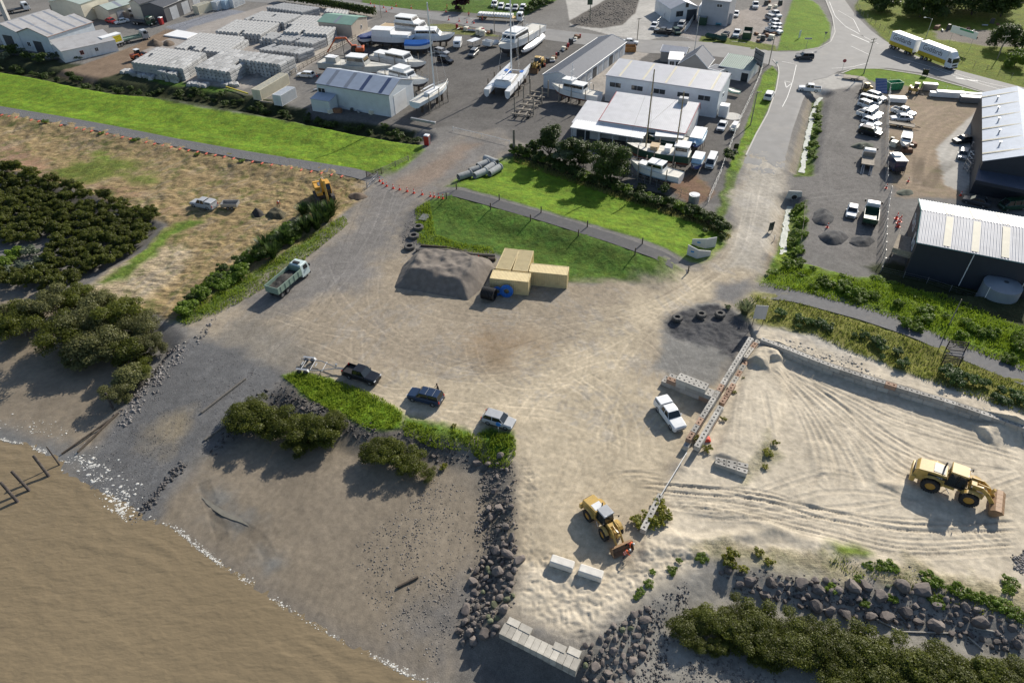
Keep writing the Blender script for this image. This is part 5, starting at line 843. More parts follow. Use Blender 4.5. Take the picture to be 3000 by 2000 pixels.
for x in (0,e.length):q.box((x,Wv/2,2.52),(.2,Wv-.2,.25))
q.build('fascia',WHITE,r_)
for x in (.2,e.length-.2):
 for y in (.2,Wv-.2):MB().box((x,y,1.2),(.1,.1,2.4)).build('post',WHITE,t)
shed('green_roof_house','white house with a dull green ribbed roof next to the hoarding',g6(782,352),g6(1108,406),g6(1170,287),2.8,1.1,'x',.82,whitewall,cladding('dull_green',(.17,.235,.205)),cat='house',pitch=.5,amp=.05,trim=whitewall,ops=(('f',6.6,.02,1.7,2.1,'glass_door',pane_m),WN('f',2,1,.6,1)))
P=[at(*g6(1170,150),6.6),at(*g6(1268,206),6.6)];e=P[1]-P[0];t=thing('hoarding','tall roadside hoarding seen from its grey slatted back','hoarding',(P[0].x,P[0].y,0),atan2(e.y,e.x));q=MB();q.box((e.length/2,.12,4.8),(e.length,.06,3.6));p_=q.build('panel',whitewall,t);q=MB()
for k in range(9):q.box((e.length*(k+.5)/9,0,4.8),(.09,.14,3.6))
for z in (3.2,4.4,5.6,6.5):q.box((e.length/2,-.08,z),(e.length,.08,.1))
q.build('frame',dsteel,t)
for x in (.5,e.length-.5):MB().box((x,0,1.6),(.2,.2,3.2)).build('post',dsteel,t)
shed('gabled_workshop','white gabled workshop with an open dark doorway across the street',T(3,0,652,108),T(3,0,962,82),T(3,0,1080,-60),3.8,1.7,'y',.5,whitewall,greyroof,cat='workshop',trim=whitewall,ops=(WN('f',3.0,1.5,2.2,1.5,DGREY),WN('f',5.2,4.0,.9,1.1,DGREY),RD('f',7.0,3.2,3.2,roller_d)))
shed('flat_white_workshop','white walled workshop with a roller door right of the gabled workshop',T(3,0,972,78),T(3,0,1308,108),T(3,0,1430,2),4.3,.5,'x',.9,whitewall,whiteroof,cat='workshop',ov=.05,ops=(RD('f',9.0,3.0,3.2),WN('r',4,1.5,1.2,1)))
shed('upper_workshop','grey clad upper storey rising behind the white walled workshop',T(3,0,1010,-10),T(3,0,1330,25),T(3,0,1400,-60),7.0,.8,'x',.5,greyroof,greyroof,cat='workshop',floor=.0,ops=(WN('f',5.5,5.2,1.6,.9),))
t,L,W=shed('dark_clad_shed','dark shed with a pale ribbed roof and cream skylights by the right edge',g9(350,404),g9(1230,574),g9(1250,262),6.0,1.7,'x',.5,navywall,greyroof,((.24,1.0),(.46,1.0),(.69,1.0),(.92,1.0)),sk_cream,ov=.2,pitch=.42,amp=.05,trim=cladding('teal_trim',(.08,.2,.2)),ops=(WN('l',9.5,3.2,1.6,1.3),WN('l',12.0,3.2,1.6,1.3),('l',5.0,3.0,.9,2.0,'door',WHITE),WN('l',3.0,3.2,1.4,1.2)))
for u in (.46,.92):q=MB();q.tube((L*u,-.1,5.95),(L*u-.1,-.1,.2),.07,5);q.build('downpipe',WHITE,t)
DS,DSL,DSW=t,L,W
t,L,W=shed('long_steel_shed','long blue grey steel shed with racks along its side at the right edge',g8(800,577),g8(1330,665),g8(1480,175),6.5,2.2,'y',.5,navywall,slate,cat='shed',ov=.2,pitch=.5,ops=())
ro=[k for k in t.children if k.name.startswith('roof')][0]
for k in range(6):q=MB();y=W*(k+.5)/6;q.corr((-.25,y+.35,6.62),(-.25,y-.35,6.62),(L/2,y-.35,8.79),(L/2,y+.35,8.79),.35,.03);q.build('skylight',sk_cream,ro)
for k in range(5):q=MB();y=W*(k+1)/6;q.tube((L*.2,y,7.4),(L*.2,y,8.1),.12,6);q.disc((L*.2,y,8.15),.22,.12,'z',8);q.build('roof_vent',steel,ro)
shed('dark_canopy','dark lean-to canopy in front of the long steel shed',g8(742,716),g8(1180,808),g8(1195,700),4.2,.8,'x',1.,navywall,cladding('midnight',(.06,.075,.11)),ov=.1,cat='canopy',floor=3.6)
t,L,W=shed('old_warehouse','old grey warehouse bay with four dark roof lights at the upper left',T(0,0,200,372),T(0,0,545,428),T(0,0,1047,256),5.0,1.7,'y',.45,palewall,ironr,tuple((u,.7) for u in (.14,.38,.62,.86)),sk_grey,cat='warehouse',trim=mat('rusty_trim',(.22,.12,.09),.8),ops=(RD('f',7,3.5,3.2,roller_d),WN('f',3,1.4,1.4,1.2)))
shed('old_warehouse','twin gable bay of the old grey warehouse, cut off by the left edge',T(0,0,-160,318),T(0,0,196,374),T(0,0,700,196),5.0,1.7,'y',.55,palewall,ironr,tuple((u,.7) for u in (.14,.38,.62,.86)),sk_grey,cat='warehouse',ops=(RD('f',8,4,3.6,roller_d),RD('f',3,3,3.2)))
shed('warehouse_lean_to','white lean-to with small windows along the old warehouse',T(0,0,585,510),T(0,0,702,598),T(0,0,1165,366),3.0,1.0,'y',0.,whitewall,ironr,cat='shed',ov=.1,ops=(WN('r',5,1.2,.9,1.0,RED),WN('r',9,1.2,.9,1.0),('r',8,.02,.9,2,'door',WHITE)))
MB_=MB();p=gnd(*T(0,0,110,280));t=thing('chimney_stack','square concrete chimney standing behind the old warehouse','chimney',p);MB_.box((0,0,4.5),(1.3,1.3,9.0));MB_.box((0,0,9.1),(1.5,1.5,.25));MB_.build('shaft',concrete,t,bev=.03)
shed('cream_warehouse','cream warehouse with a pale green roof at the top edge',T(0,0,560,22),T(0,0,918,52),T(0,0,1140,-60),5.5,1.2,'y',.5,creamwall,pale_g,((.4,1.2,sk_grey),),cat='warehouse',ops=(RD('r',8,3,3),RD('r',16,4,3.4,roller_d)))
shed('cream_garage','cream garage with green roof and two doors behind the long timber fence',T(0,0,1075,92),T(0,0,1240,122),T(0,0,1500,30),3.4,1.1,'y',.5,creamwall,pale_g,((.5,1.2,sk_grey),),cat='garage',trim=DGREEN,ops=(RD('r',4,2.6,2.5),RD('r',9,2.6,2.5,pale_g)))
t,L,W=shed('charcoal_garage','charcoal workshop with three roller doors behind the blue wrapped pallets',gA(235,62),gA(462,78),gA(770,-20),4.4,1.1,'y',.5,charw,charw,((.18,5.0,white_roof),),cat='workshop',trim=charw,ops=(RD('r',4.5,3.6,3.6),RD('r',10.5,3.6,3.6),RD('r',16.5,3.6,3.6)))
shed('tall_steel_shed','dark roofed shed cut by the top edge left of the charcoal workshop',T(0,0,1480,30),T(0,0,1600,50),T(0,0,1800,-60),5.0,1.0,'y',.5,creamwall,charw)
# shipping containers
def container(label,A,B,dx,dy,col,h=2.59,doors=None,group=None,dirt=(.25,.11,.05),da=.25,z0=0.0,ribs='y'):
 a,b=at(*A,z0+h),at(*B,z0+h);e=b-a;an=atan2(e.y,e.x);t=thing('shipping_container',label,'container',(a.x,a.y,z0),an,group)
 m=mat('container_'+col[0],col[1],.55,.1,ns=1.2,na=.08,dirt=dirt,da=da,bump=.05);k=.09;q=MB();pt=.28;am=.04
 q.corr((k,am,k),(dx-k,am,k),(dx-k,am,h-k),(k,am,h-k),pt,am);q.corr((dx-k,dy-am,k),(k,dy-am,k),(k,dy-am,h-k),(dx-k,dy-am,h-k),pt,am)
 q.corr((dx-am,k,k),(dx-am,dy-k,k),(dx-am,dy-k,h-k),(dx-am,k,h-k),pt,am);q.corr((am,dy-k,k),(am,k,k),(am,k,h-k),(am,dy-k,h-k),pt,am)
 if dx>dy:q.corr((k,k,h-.04),(dx-k,k,h-.04),(dx-k,dy-k,h-.04),(k,dy-k,h-.04),.21,.03)
 else:q.corr((dx-k,k,h-.04),(dx-k,dy-k,h-.04),(k,dy-k,h-.04),(k,k,h-.04),.21,.03)
 q.box((dx/2,dy/2,.08),(dx-.1,dy-.1,.1));bd=q.build('body',m,t);q=MB()
 for z in (.06,h-.05):
  for y in (.05,dy-.05):q.box((dx/2,y,z),(dx,.1,.11))
  for x in (.05,dx-.05):q.box((x,dy/2,z),(.1,dy-.2,.105))
 for x in (.055,dx-.055):
  for y in (.055,dy-.055):q.box((x,y,h/2),(.13,.13,h+.01))
 q.build('frame',m,t)
 if doors:
  for i,s in enumerate((-1,1)):
   q=MB();x=dx+.0 if doors=='r' else 0
   if doors in 'rl':q.box((x,dy/2+s*dy*.235,h/2),(.05,dy*.44,h-.24));q.tube((x+(.05 if doors=='r' else -.05),dy/2+s*.25,.15),(x+(.05 if doors=='r' else -.05),dy/2+s*.25,h-.15),.03,5)
   else:q.box((dx/2+s*dx*.235,0,h/2),(dx*.44,.05,h-.24));q.tube((dx/2+s*.25,-.05,.15),(dx/2+s*.25,-.05,h-.15),.03,5)
   q.build('door',m,t)
 return t
gY=lambda x,y:(1400+x/7.84,700+y/7.84);gC=lambda x,y:(700+x/7.84,180+y/7.84);YC=('mustard',(.60,.49,.27));GC='mustard shipping containers'
container('mustard container nearest the camera, with two blue coils leaning on it',gY(272,900),gY(1165,990),6.06,2.44,YC,doors='r',group=GC)
container('rust spotted mustard container sticking out to the right of its group',gY(1165,748),gY(2030,832),6.06,2.44,YC,doors='r',group=GC,da=.4)
container('mustard container end on, left one of the back pair next to the gravel heap',gY(405,672),gY(755,715),2.44,6.06,YC,group=GC,da=.15)
container('mustard container end on, right one of the back pair',gY(790,716),gY(1140,748),2.44,6.06,YC,group=GC,da=.15)
container('long cream shipping container beside the concrete stacks',gC(280,640),gC(450,662),2.44,12.19,('cream',(.66,.61,.47)),2.59,doors='f',da=.12)
container('short white shipping container in front of the long cream one',gC(757,762),gC(925,787),2.44,6.06,('white',(.62,.64,.65)),2.59,doors='f',da=.12)
container('cream container parked in front of the charcoal workshop',gA(745,58),gA(805,66),2.44,6.06,('cream',(.66,.61,.47)),da=.15)
for k,(l,x) in enumerate((('white container right of the cream one at the top edge',925),('pale blue container in the row at the top edge',1010),('white container at the right end of the row at the top edge',1085))):
 container(l,gA(x,20-k*12),gA(x+62,26-k*12),2.44,6.06,(('white',(.62,.64,.65)),('ice',(.42,.53,.62)),('white',(.62,.64,.65)))[k],da=.1)
 # boats
hullw=mat('hull_white',(.70,.71,.71),.3,ns=1,na=.05,dirt=(.45,.42,.36),da=.35);hullg=mat('hull_green',(.02,.06,.04),.35,ns=1,na=.1);hullgrey=mat('hull_grey',(.36,.37,.36),.55,ns=1,na=.12,dirt=(.25,.16,.10),da=.6);hullb=mat('hull_blue',(.03,.06,.22),.3,ns=1,na=.1)
foul=mat('antifouling',(.05,.05,.06),.7,ns=2,na=.2);foulr=mat('antifouling_red',(.16,.05,.035),.7,ns=2,na=.2);deckm=mat('boat_deck',(.60,.58,.52),.6,ns=2,na=.12,dirt=(.4,.36,.3),da=.4);teak=mat('teak_deck',(.45,.33,.19),.6,ns=2,na=.15)
tarp_b=mat('tarp_blue',(.02,.13,.45),.45,ns=1.5,na=.1,bump=.3,bs=4);tarp_n=mat('tarp_navy',(.012,.04,.16),.5,ns=1.5,na=.1,bump=.3,bs=4);tarp_w=mat('tarp_white',(.72,.73,.74),.5,ns=1.5,na=.06,bump=.3,bs=4);tarp_l=mat('tarp_light_blue',(.33,.50,.66),.5,ns=1.5,na=.06,bump=.3,bs=4)
alu=mat('mast_alloy',(.74,.75,.76),.4,.1,ns=3,na=.05);sparwood=mat('spar_wood',(.34,.27,.17),.6,ns=3,na=.15)
def hull_mesh(b,L,B,D,sheer=.5,bowlen=.45,y0=0,stern=.85,mats=(0,1),wl=.42):
 secs=[];N=14
 for i in range(N+1):
  t=i/N;x=-L/2+L*t;k=1-max(0,(t-(1-bowlen))/bowlen)**1.9;w_=max(.03,B/2*k*(stern+(1-stern)*min(1,t*3)));zd=D+sheer*max(0,(t-.35)/.65)**2;zk=D*.8*max(0,(t-.8)/.2)**2.2;xo=L*.03*max(0,(t-.8)/.2)
  f=lambda q:zk+(zd-zk)*q
  secs.append([(x+xo,y0-w_,zd),(x+xo*.6,y0-w_*.93,f(wl)),(x,y0-w_*.7,f(.18)),(x,y0,zk),(x,y0+w_*.7,f(.18)),(x+xo*.6,y0+w_*.93,f(wl)),(x+xo,y0+w_,zd)])
 n=7;vs=[p for s in secs for p in s]
 for j in range(6):
  b.mi=mats[0] if j in (0,5) else mats[1];b.add([secs[i][j] for i in range(N+1)]+[secs[i][j+1] for i in range(N+1)],[(i,i+1,i+N+2,i+N+1) for i in range(N)])
 b.mi=mats[0];b.add(secs[0],[tuple(range(7))]);return secs
def boat(label,bow,stern,zd=3.0,B=3.4,D=2.0,hull=None,bottom=None,cabins=(),mast=(),cover=None,deck=None,sheer=.5,stands=True,posts=False,cat='boat',name='boat',z0=0.,rail=False,group=None,L=None):
 p,q=at(*bow,z0+zd+sheer*.5),at(*stern,z0+zd);d=p-q;LL=L or hypot(d.x,d.y);an=atan2(d.y,d.x);c=(p+q)/2;zk=zd-D
 t=thing(name,label,cat,(c.x,c.y,z0),an,group);b=MB();secs=hull_mesh(b,LL,B,D,sheer);h=b.build('hull',[hull or hullw,bottom or foul],t,True,loc=(0,0,zk))
 b=MB();k=[(s[0][0],s[0][1]*.95,s[0][2]-.12) for s in secs];k2=[(s[0][0],-s[0][1]*.95,s[0][2]-.12) for s in secs];n=len(k);b.add(k+k2,[(i,i+1,i+1+n,i+n) for i in range(n-1)]);b.build('deck',deck or deckm,h)
 if rail:
  b=MB();r=[(s[0][0]*.97,s[0][1]*.93,s[0][2]+.6) for s in secs[5:]];r2=[(s[0][0]*.97,-s[0][1]*.93,s[0][2]+.6) for s in secs[5:]];b.path(r,.025,4);b.path(r2,.025,4)
  for i in range(0,len(r),2):b.tube(r[i],(r[i][0],r[i][1],r[i][2]-.65),.02,4);b.tube(r2[i],(r2[i][0],r2[i][1],r2[i][2]-.65),.02,4)
  b.build('guard_rail',steel,h)
 for (x0,x1,w_,zb,hh,sf,sb,m,win) in cabins:
  xa,xb,hw=LL*x0,LL*x1,B*w_/2;z1,z2=D+zb,D+zb+hh;b=MB()
  b.loft([[(xa,-hw,z1-.15),(xb,-hw,z1-.15),(xb,hw,z1-.15),(xa,hw,z1-.15)],[(xa+sb*hh,-hw*.9,z2),(xb-sf*hh,-hw*.9,z2),(xb-sf*hh,hw*.9,z2),(xa+sb*hh,hw*.9,z2)]]);cb=b.build('cabin',m,h,bev=.05)
  MB().box(((xa+sb*hh+xb-sf*hh)/2,0,z2+.05),(abs(xb-xa)-(sb+sf)*hh+.35,hw*1.95,.09)).build('cabin_roof',white_roof if m is not teak else m,cb)
  if win:
   g=MB();za,zb_=z1+hh*.42,z1+hh*.85;fa,fb=.47,.87
   P=lambda x_,y_,z_,u:(x_,y_,z_)
   for sy in (-1,1):g.quad(*[(lambda u,xx:(xx,sy*(hw*(1-.1*u)+.02),z1+hh*u))(u,xx) for u,xx in ((fa,xa+sb*hh*fa+.25),(fa,xb-sf*hh*fa-.25),(fb,xb-sf*hh*fb-.2),(fb,xa+sb*hh*fb+.2))])
   for xx,s,sg in ((xb,sf,1),(xa,sb,-1)):g.quad(*[(xx-sg*s*hh*u+sg*.03,y*hw*(1-.1*u),z1+hh*u) for u,y in ((fa,-.85),(fa,.85),(fb,.85),(fb,-.85))])
   g.build('windows',glass,cb)
 for (x,hm,r,m,boom) in mast:
  b=MB();b.tube((LL*x,0,D),(LL*x,0,D+hm),r,7,r*.75)
  for zz in (.45,.72):b.tube((LL*x,-B*.28,D+hm*zz),(LL*x,B*.28,D+hm*zz),.04,4)
  if boom:b.tube((LL*x,0,D+1.6),(LL*x-boom,0,D+1.7),r*.8,6)
  for yy in (-B*.45,B*.45):b.tube((LL*x,0,D+hm*.98),(LL*x-.3,yy,D),.018,3)
  b.tube((LL*x,0,D+hm*.97),(LL*.49,0,D+sheer),.018,3);b.build('mast',m,h)
 if cover:
  b=MB();S_=[]
  for s in secs[:-1]:
   w_=abs(s[0][1])+.06;zz=s[0][2];r=.75*min(1,w_/(B*.4));S_.append([(s[0][0],-w_,zz-.45),(s[0][0],-w_,zz+.05),(s[0][0],0,zz+r),(s[0][0],w_,zz+.05),(s[0][0],w_,zz-.45)])
  b.loft(S_,closed=False,caps=False);b.build('cover',cover,h)
 if stands and zk>.3:
  for x in (-.3,-.08,.15,.3):
   for sy in (-1,1):MB().tube((LL*x,sy*B*.36,zk+D*.3),(LL*x,sy*B*.5,.0),.05,5).build('prop',dkwood,t)
   MB().box((LL*x,0,zk/2),(.4,.5,zk)).build('keel_block',dkwood,t)
 if posts:
  for x in (-.28,.02,.28):
   for sy in (-1,1):MB().tube((LL*x,sy*(B*.5+.15),0),(LL*x,sy*(B*.5+.15),zd+1.2),.11,6).build('cradle_post',wood if x else dkwood,t)
 return t
gB=lambda x,y:(1040+x/3.7333,20+y/3.7333)
boat('large white motor launch with a faded flybridge at the back of the boat yard',gB(905,250),gB(300,190),3.4,5,2.4,cabins=((-.22,.28,.85,0,1.7,.7,.1,hullw,1),(-.2,.15,.75,1.75,1.3,.9,.1,hullw,1)),deck=teak,rail=True)
boat('white motor cruiser with a tan cabin roof in front of the flybridge launch',gB(1080,290),gB(645,300),3.2,4.6,2.2,cabins=((-.45,.2,.88,0,1.5,1.1,.1,hullw,1),),rail=True)
boat('boat wrapped in a white cover with a box shaped deck house',gB(645,315),gB(200,300),3.3,4.2,2.6,hull=tarp_w,cabins=((-.48,.0,.95,0,1.7,.15,.05,tarp_w,0),(0,.4,.8,0,.6,.3,0,hullw,0)))
boat('boat under a navy tarpaulin beside the orange excavator',gB(25,345),gB(232,275),2.8,3.6,2.0,cover=tarp_n)
boat('white hulled boat under a bright blue tarpaulin',gB(845,385),gB(550,390),2.9,3.8,2.3,cover=tarp_b)
boat('white launch with green trim in the middle of the boat row',gB(765,610),gB(200,510),3.0,4.2,2.1,cabins=((-.2,.22,.85,0,1.5,.8,.2,hullw,1),(-.42,-.2,.7,0,.8,.1,.1,hullw,0)),rail=True,posts=True)
boat('white launch with a hard top showing behind the striped roof shed',gB(790,800),gB(285,690),3.0,4.0,2.1,cabins=((-.25,.2,.8,0,1.3,.7,.2,hullw,1),(-.15,.1,.75,1.35,.7,.4,.1,hullw,0)),rail=True,posts=True)
boat('long rust streaked grey trawler behind the striped roof shed',T(1,0,2160,755),T(1,0,1330,690),3.4,4.8,2.6,hull=hullgrey,bottom=foulr,cabins=((-.1,.16,.7,0,2.0,.3,.1,hullgrey,1),(-.4,-.25,.5,0,1.2,.2,.1,hullgrey,0)),mast=((-.15,6,.1,dsteel,3),),rail=True)
boat('white racing yacht with a tall mast standing on a cradle trailer',T(2,0,434,945),T(2,0,55,1175),3.4,3.6,1.5,hull=mat('hull_ice',(.62,.69,.74),.25,ns=1,na=.04),cabins=((-.15,.22,.5,-.1,.5,1.2,.4,hullw,0),),mast=((.10,19.5,.19,alu,4.5),),rail=True,posts=True,sheer=.3)
boat('big white fishing boat with a rounded wheelhouse and long aft deck',T(2,0,1035,520),T(2,0,1490,275),4.0,5.4,3.0,cabins=((-.05,.32,.82,0,1.7,.6,.1,hullw,1),(.0,.24,.7,1.75,.35,.5,.3,hullw,0)),rail=True,posts=True,sheer=.7,mast=((-.1,4,.1,steel,2),))
boat('long narrow white hull lying beside the big fishing boat',T(2,0,1290,590),T(2,0,1530,415),1.5,1.8,1.2,cover=tarp_w,stands=False,name='boat_hull')
boat('classic white workboat with a row of square windows on a cradle',T(2,0,1650,965),T(2,0,2185,1085),3.2,3.8,2.2,bottom=foulr,cabins=((-.2,.25,.7,0,1.6,.15,.1,hullw,1),(.05,.26,.6,1.65,.6,.1,.2,hullw,0)),mast=((.1,6,.08,alu,0),(-.28,4.5,.06,alu,0)),posts=True,rail=True)
boat('long dark green ketch with two bare wooden masts',g5(442,492),g5(858,560),3.3,4.4,2.4,hull=hullg,bottom=foulr,cabins=((-.48,-.25,.7,0,1.7,.1,.05,hullw,1),(-.2,-.1,.5,0,.8,.2,.2,hullw,0),(.0,.12,.5,0,.7,.1,.1,teak,0)),mast=((.20,15.5,.16,sparwood,0),(-.27,12.0,.15,sparwood,0)),rail=True,posts=True)
boat('green hulled boat under a flat grey cover behind the ketch',g5(585,440),g5(862,470),2.7,3.4,1.9,hull=hullg,cabins=((-.3,.35,.8,0,.7,.2,.1,mat('grey_cover',(.30,.29,.27),.7),0),))
boat('white cabin launch on a road trailer above the hedge',g5(474,608),g5(800,700),2.6,3.4,1.8,bottom=tarp_l,cabins=((-.18,.2,.72,0,1.35,.5,.3,hullw,1),(.05,.36,.6,0,.5,.8,.2,hullw,0)),rail=True,posts=True)
boat('boat under a pale blue cover near the workshop corner',g5(878,505),g5(930,405),2.8,2.8,1.4,hull=hullb,cover=tarp_l,sheer=.2,cabins=((-.4,.3,.95,.2,.7,.2,.2,tarp_l,0),))
boat('small blue runabout with a pale canopy next to the white van',g5(880,650),g5(925,575),1.6,2.2,1.0,hull=hullb,cabins=((-.35,.2,.95,.3,.9,.1,.1,tarp_l,0),),stands=False)
boat('white runabout on a trailer in the depot, bow towards the camera',g8(230,462),g8(252,355),1.8,2.3,1.0,cabins=((-.1,.2,.8,0,.6,.9,.2,hullw,1),),stands=False)
boat('little green dinghy on a trailer beside the long workshop',g6(865,590),g6(1003,630),1.2,1.7,.7,hull=mat('hull_mint',(.30,.45,.38),.5),stands=False,name='dinghy')
boat('white dinghy on a trailer next to the fence by the side road',T(3,0,1345,1490),T(3,0,1410,1405),1.2,1.8,.8,stands=False,name='dinghy',cabins=((-.3,.1,.6,0,.5,.2,.1,hullw,0),))
boat('upturned dark green flat boat on the verge by the street',T(3,0,1045,405),T(3,0,1180,425),.7,1.3,.6,hull=hullg,cover=DGREEN,stands=False,name='dinghy')
boat('second dark green flat boat lying end to end on the verge',T(3,0,1165,430),T(3,0,1290,448),.7,1.3,.6,hull=hullg,cover=DGREEN,stands=False,name='dinghy')
boat('white upturned skiff in the boat yard beside the cube trailer',T(2,0,1035,485),T(2,0,850,500),.9,1.5,.6,cover=tarp_w,stands=False,name='skiff')
a=(at(*T(2,0,1265,745),2.8),at(*T(2,0,1010,1040),2.6));d=a[0]-a[1];LL=d.length+1.0;c=(a[0]+a[1])/2;t=thing('catamaran','white sailing catamaran with blue deck pads standing on timber posts','catamaran',(c.x,c.y,0),atan2(d.y,d.x));h_=(at(*T(2,0,1390,760),2.8)-at(*T(2,0,1140,720),2.8)).length;B=6.8
for sy in (-1,1):
 b=MB();secs=hull_mesh(b,LL,1.6,1.9,.35,.5,sy*B/2*.78);hh=b.build('hull',[hullw,foul],t,True,loc=(0,0,.9));b=MB();k=[(s[0][0],s[0][1]+.05,s[0][2]-.05) for s in secs];k2=[(s[6][0],s[6][1]-.05,s[6][2]-.05) for s in secs];n=len(k);b.add(k+k2,[(i,i+1,i+1+n,i+n) for i in range(n-1)]);b.build('deck',hullw,hh)
 MB().box((LL*.22,sy*B*.3,2.0),(1.6,.9,.06)).build('deck_pad',tarp_b,hh)
b=MB();b.box((-LL*.08,0,2.3),(LL*.5,B*.72,.35));br=b.build('bridge_deck',hullw,t,bev=.05);b=MB();b.loft([[(-LL*.3,-2.3,2.45),(LL*.14,-2.2,2.45),(LL*.14,2.2,2.45),(-LL*.3,2.3,2.45)],[(-LL*.26,-2.1,3.5),(LL*.02,-1.8,3.5),(LL*.02,1.8,3.5),(-LL*.26,2.1,3.5)]]);cb=b.build('cabin',hullw,br,bev=.06)
b=MB()
for sy in (-1,1):b.quad((-LL*.26,sy*2.27,2.85),(LL*.09,sy*2.13,2.85),(LL*.05,sy*2.0,3.3),(-LL*.25,sy*2.16,3.3))
b.quad((LL*.10,-1.9,2.85),(LL*.10,1.9,2.85),(LL*.045,1.8,3.3),(LL*.045,-1.8,3.3));b.build('windows',glass,cb);MB().box((-LL*.2,0,3.85),(LL*.16,3.4,.1)).build('awning',tarp_w,cb);MB().box((LL*.30,0,2.5),(.25,B*.8,.2)).build('cross_beam',alu,t);MB().box((LL*.05,.4,3.55),(1.6,1.0,.05)).build('deck_pad',tarp_b,cb)
b=MB();b.tube((LL*.1,0,2.4),(LL*.1,0,21.5),.21,7,.15);b.tube((LL*.1,0,4.2),(-LL*.25,0,4.3),.13,6);b.tube((LL*.1,0,20.5),(LL*.47,0,2.7),.02,3)
for sy in (-1,1):b.tube((LL*.1,0,20),(-LL*.02,sy*B*.45,2.7),.02,3);b.tube((LL*.1,0,12),(LL*.1,sy*1.2,12),.04,4)
b.build('mast',alu,t)
for x in (-.25,.0,.25):
 for sy in (-1,1):MB().tube((LL*x,sy*(B/2+.5),0),(LL*x,sy*(B/2+.5),3.6),.12,6).build('support_post',dkwood,t);MB().box((LL*x,sy*B*.39,.45),(.5,.8,.9)).build('keel_block',dkwood,t)
a,b_=gnd(*T(2,0,1290,1350)),gnd(*T(2,0,1480,1120));d=b_-a;t=thing('boat_cradle','empty timber boat cradle trailer with tall corner posts','cradle',(a+b_)/2,atan2(d.y,d.x));LL=d.length+2.5;q=MB()
for sy in (-.9,.9):q.box((0,sy,.75),(LL,.25,.3))
for k in range(6):q.box((-LL/2+.5+k*(LL-1)/5,0,1.02),(.3,4.4,.22))
q.build('frame',wood,t)
for x in (-.32,.12,.45):
 for sy in (-1,1):MB().tube((LL*x,sy*2.3,.2),(LL*x,sy*2.3,4.2),.16,6).build('corner_post',wood,t)
for x in (-.42,-.34):
 for sy in (-1,1):wheel(t,LL*x,sy*1.6,.45,.3)
 # concrete blocks and walls
def stone_mat(n,c,dirt,da=.5,b=.3):
 if n in _MC:return _MC[n]
 m=mat(n,c,.9,ns=2.2,na=.2,bump=b,bs=16,dirt=dirt,da=da);nt=m.node_tree;bs=nt.nodes['Principled BSDF'];src=bs.inputs['Base Color'].links[0].from_socket
 oi=_node(nt,'ShaderNodeObjectInfo');mr=_node(nt,'ShaderNodeMapRange');mr.inputs[3].default_value=.72;mr.inputs[4].default_value=1.2;nt.links.new(oi.outputs['Random'],mr.inputs[0])
 mx=_node(nt,'ShaderNodeMix',data_type='RGBA',blend_type='MULTIPLY');mx.inputs[0].default_value=1;nt.links.new(src,mx.inputs[6]);nt.links.new(mr.outputs[0],mx.inputs[7]);nt.links.new(mx.outputs[2],bs.inputs['Base Color']);return m
block_m=stone_mat('block_concrete',(.43,.41,.37),(.25,.22,.18));block_r=stone_mat('block_reddish',(.36,.24,.17),(.22,.17,.13));wall_m=stone_mat('sea_wall_concrete',(.46,.43,.37),(.28,.24,.18))
def block_mesh(name,m,L=1.36,W=.68,H=.68,holes=True):
 b=MB();x,y=L/2-.012,W/2-.012;xs_=[-x,-x*.68,-x*.30,x*.30,x*.68,x];ys_=[-y,-y*.36,y*.36,y]
 b.add([(-x,-y,0),(x,-y,0),(x,y,0),(-x,y,0),(-x,-y,H),(x,-y,H),(x,y,H),(-x,y,H)],[(3,2,1,0),(0,1,5,4),(1,2,6,5),(2,3,7,6),(3,0,4,7)])
 for i in range(5):
  for j in range(3):
   a,c,d,e=xs_[i],xs_[i+1],ys_[j],ys_[j+1]
   if holes and j==1 and i in (1,3):
    z=H-.16;b.quad((a,d,z),(c,d,z),(c,e,z),(a,e,z))
    for p,q in (((a,d),(c,d)),((c,d),(c,e)),((c,e),(a,e)),((a,e),(a,d))):b.quad((*p,H),(*q,H),(*q,z),(*p,z))
   else:b.quad((a,d,H),(c,d,H),(c,e,H),(a,e,H))
 o=b.build(name,m);me=o.data;bpy.data.objects.remove(o);return me
BLK={k:block_mesh('concrete_block',m) for k,m in (('g',block_m),('r',block_r))};BLKP=block_mesh('wall_block',wall_m,1.25,.66,.9,False)
def block(x,y,z,rz,me,label,group,name='concrete_block',sc=1):
 return tag(ob(name,me,(x,y,z),rz+random.uniform(-.02,.02),sc=sc),label,'concrete block',group)
def block_row(a,b,layers,label,group,rows=1,red=.12,skip=None,z0=None,lean=0,Lb=1.38,drop_end=0):
 a,b=Vector(a),Vector(b);d=b-a;L=hypot(d.x,d.y);an=atan2(d.y,d.x);n=max(1,round(L/Lb));Lb=L/n;ux,uy=cos(an),sin(an)
 for k in range(layers):
  for r in range(rows):
   for i in range(n-(k%2 and n>6)):
    if k==layers-1 and i<drop_end:continue
    if skip and skip(i,k,r):continue
    t=(i+.5+(k%2)*.5)*Lb;x,y=a.x+ux*t-uy*r*.69,a.y+uy*t+ux*r*.69;zz=(hz(x,y) if z0 is None else z0)
    if lean:x+=uy*-k*lean;y+=ux*k*lean
    block(x,y,max(-.1,min(zz,.15))+k*.68 if z0 is None else zz+k*.68,an,BLK['r' if random.random()<red else 'g'],label,group)
def g3(x,y,z=0):return at(*T(3,2,x,y),z)
lb1='pale concrete block with two square sockets in the short bay wall beside the white pickup'
block_row(g3(545,1265),g3(1085,1478),2,lb1,'blocks of the short bay wall',2,.08);aa,bb=g3(545,1265),g3(1085,1478);dd=(bb-aa).normalized()
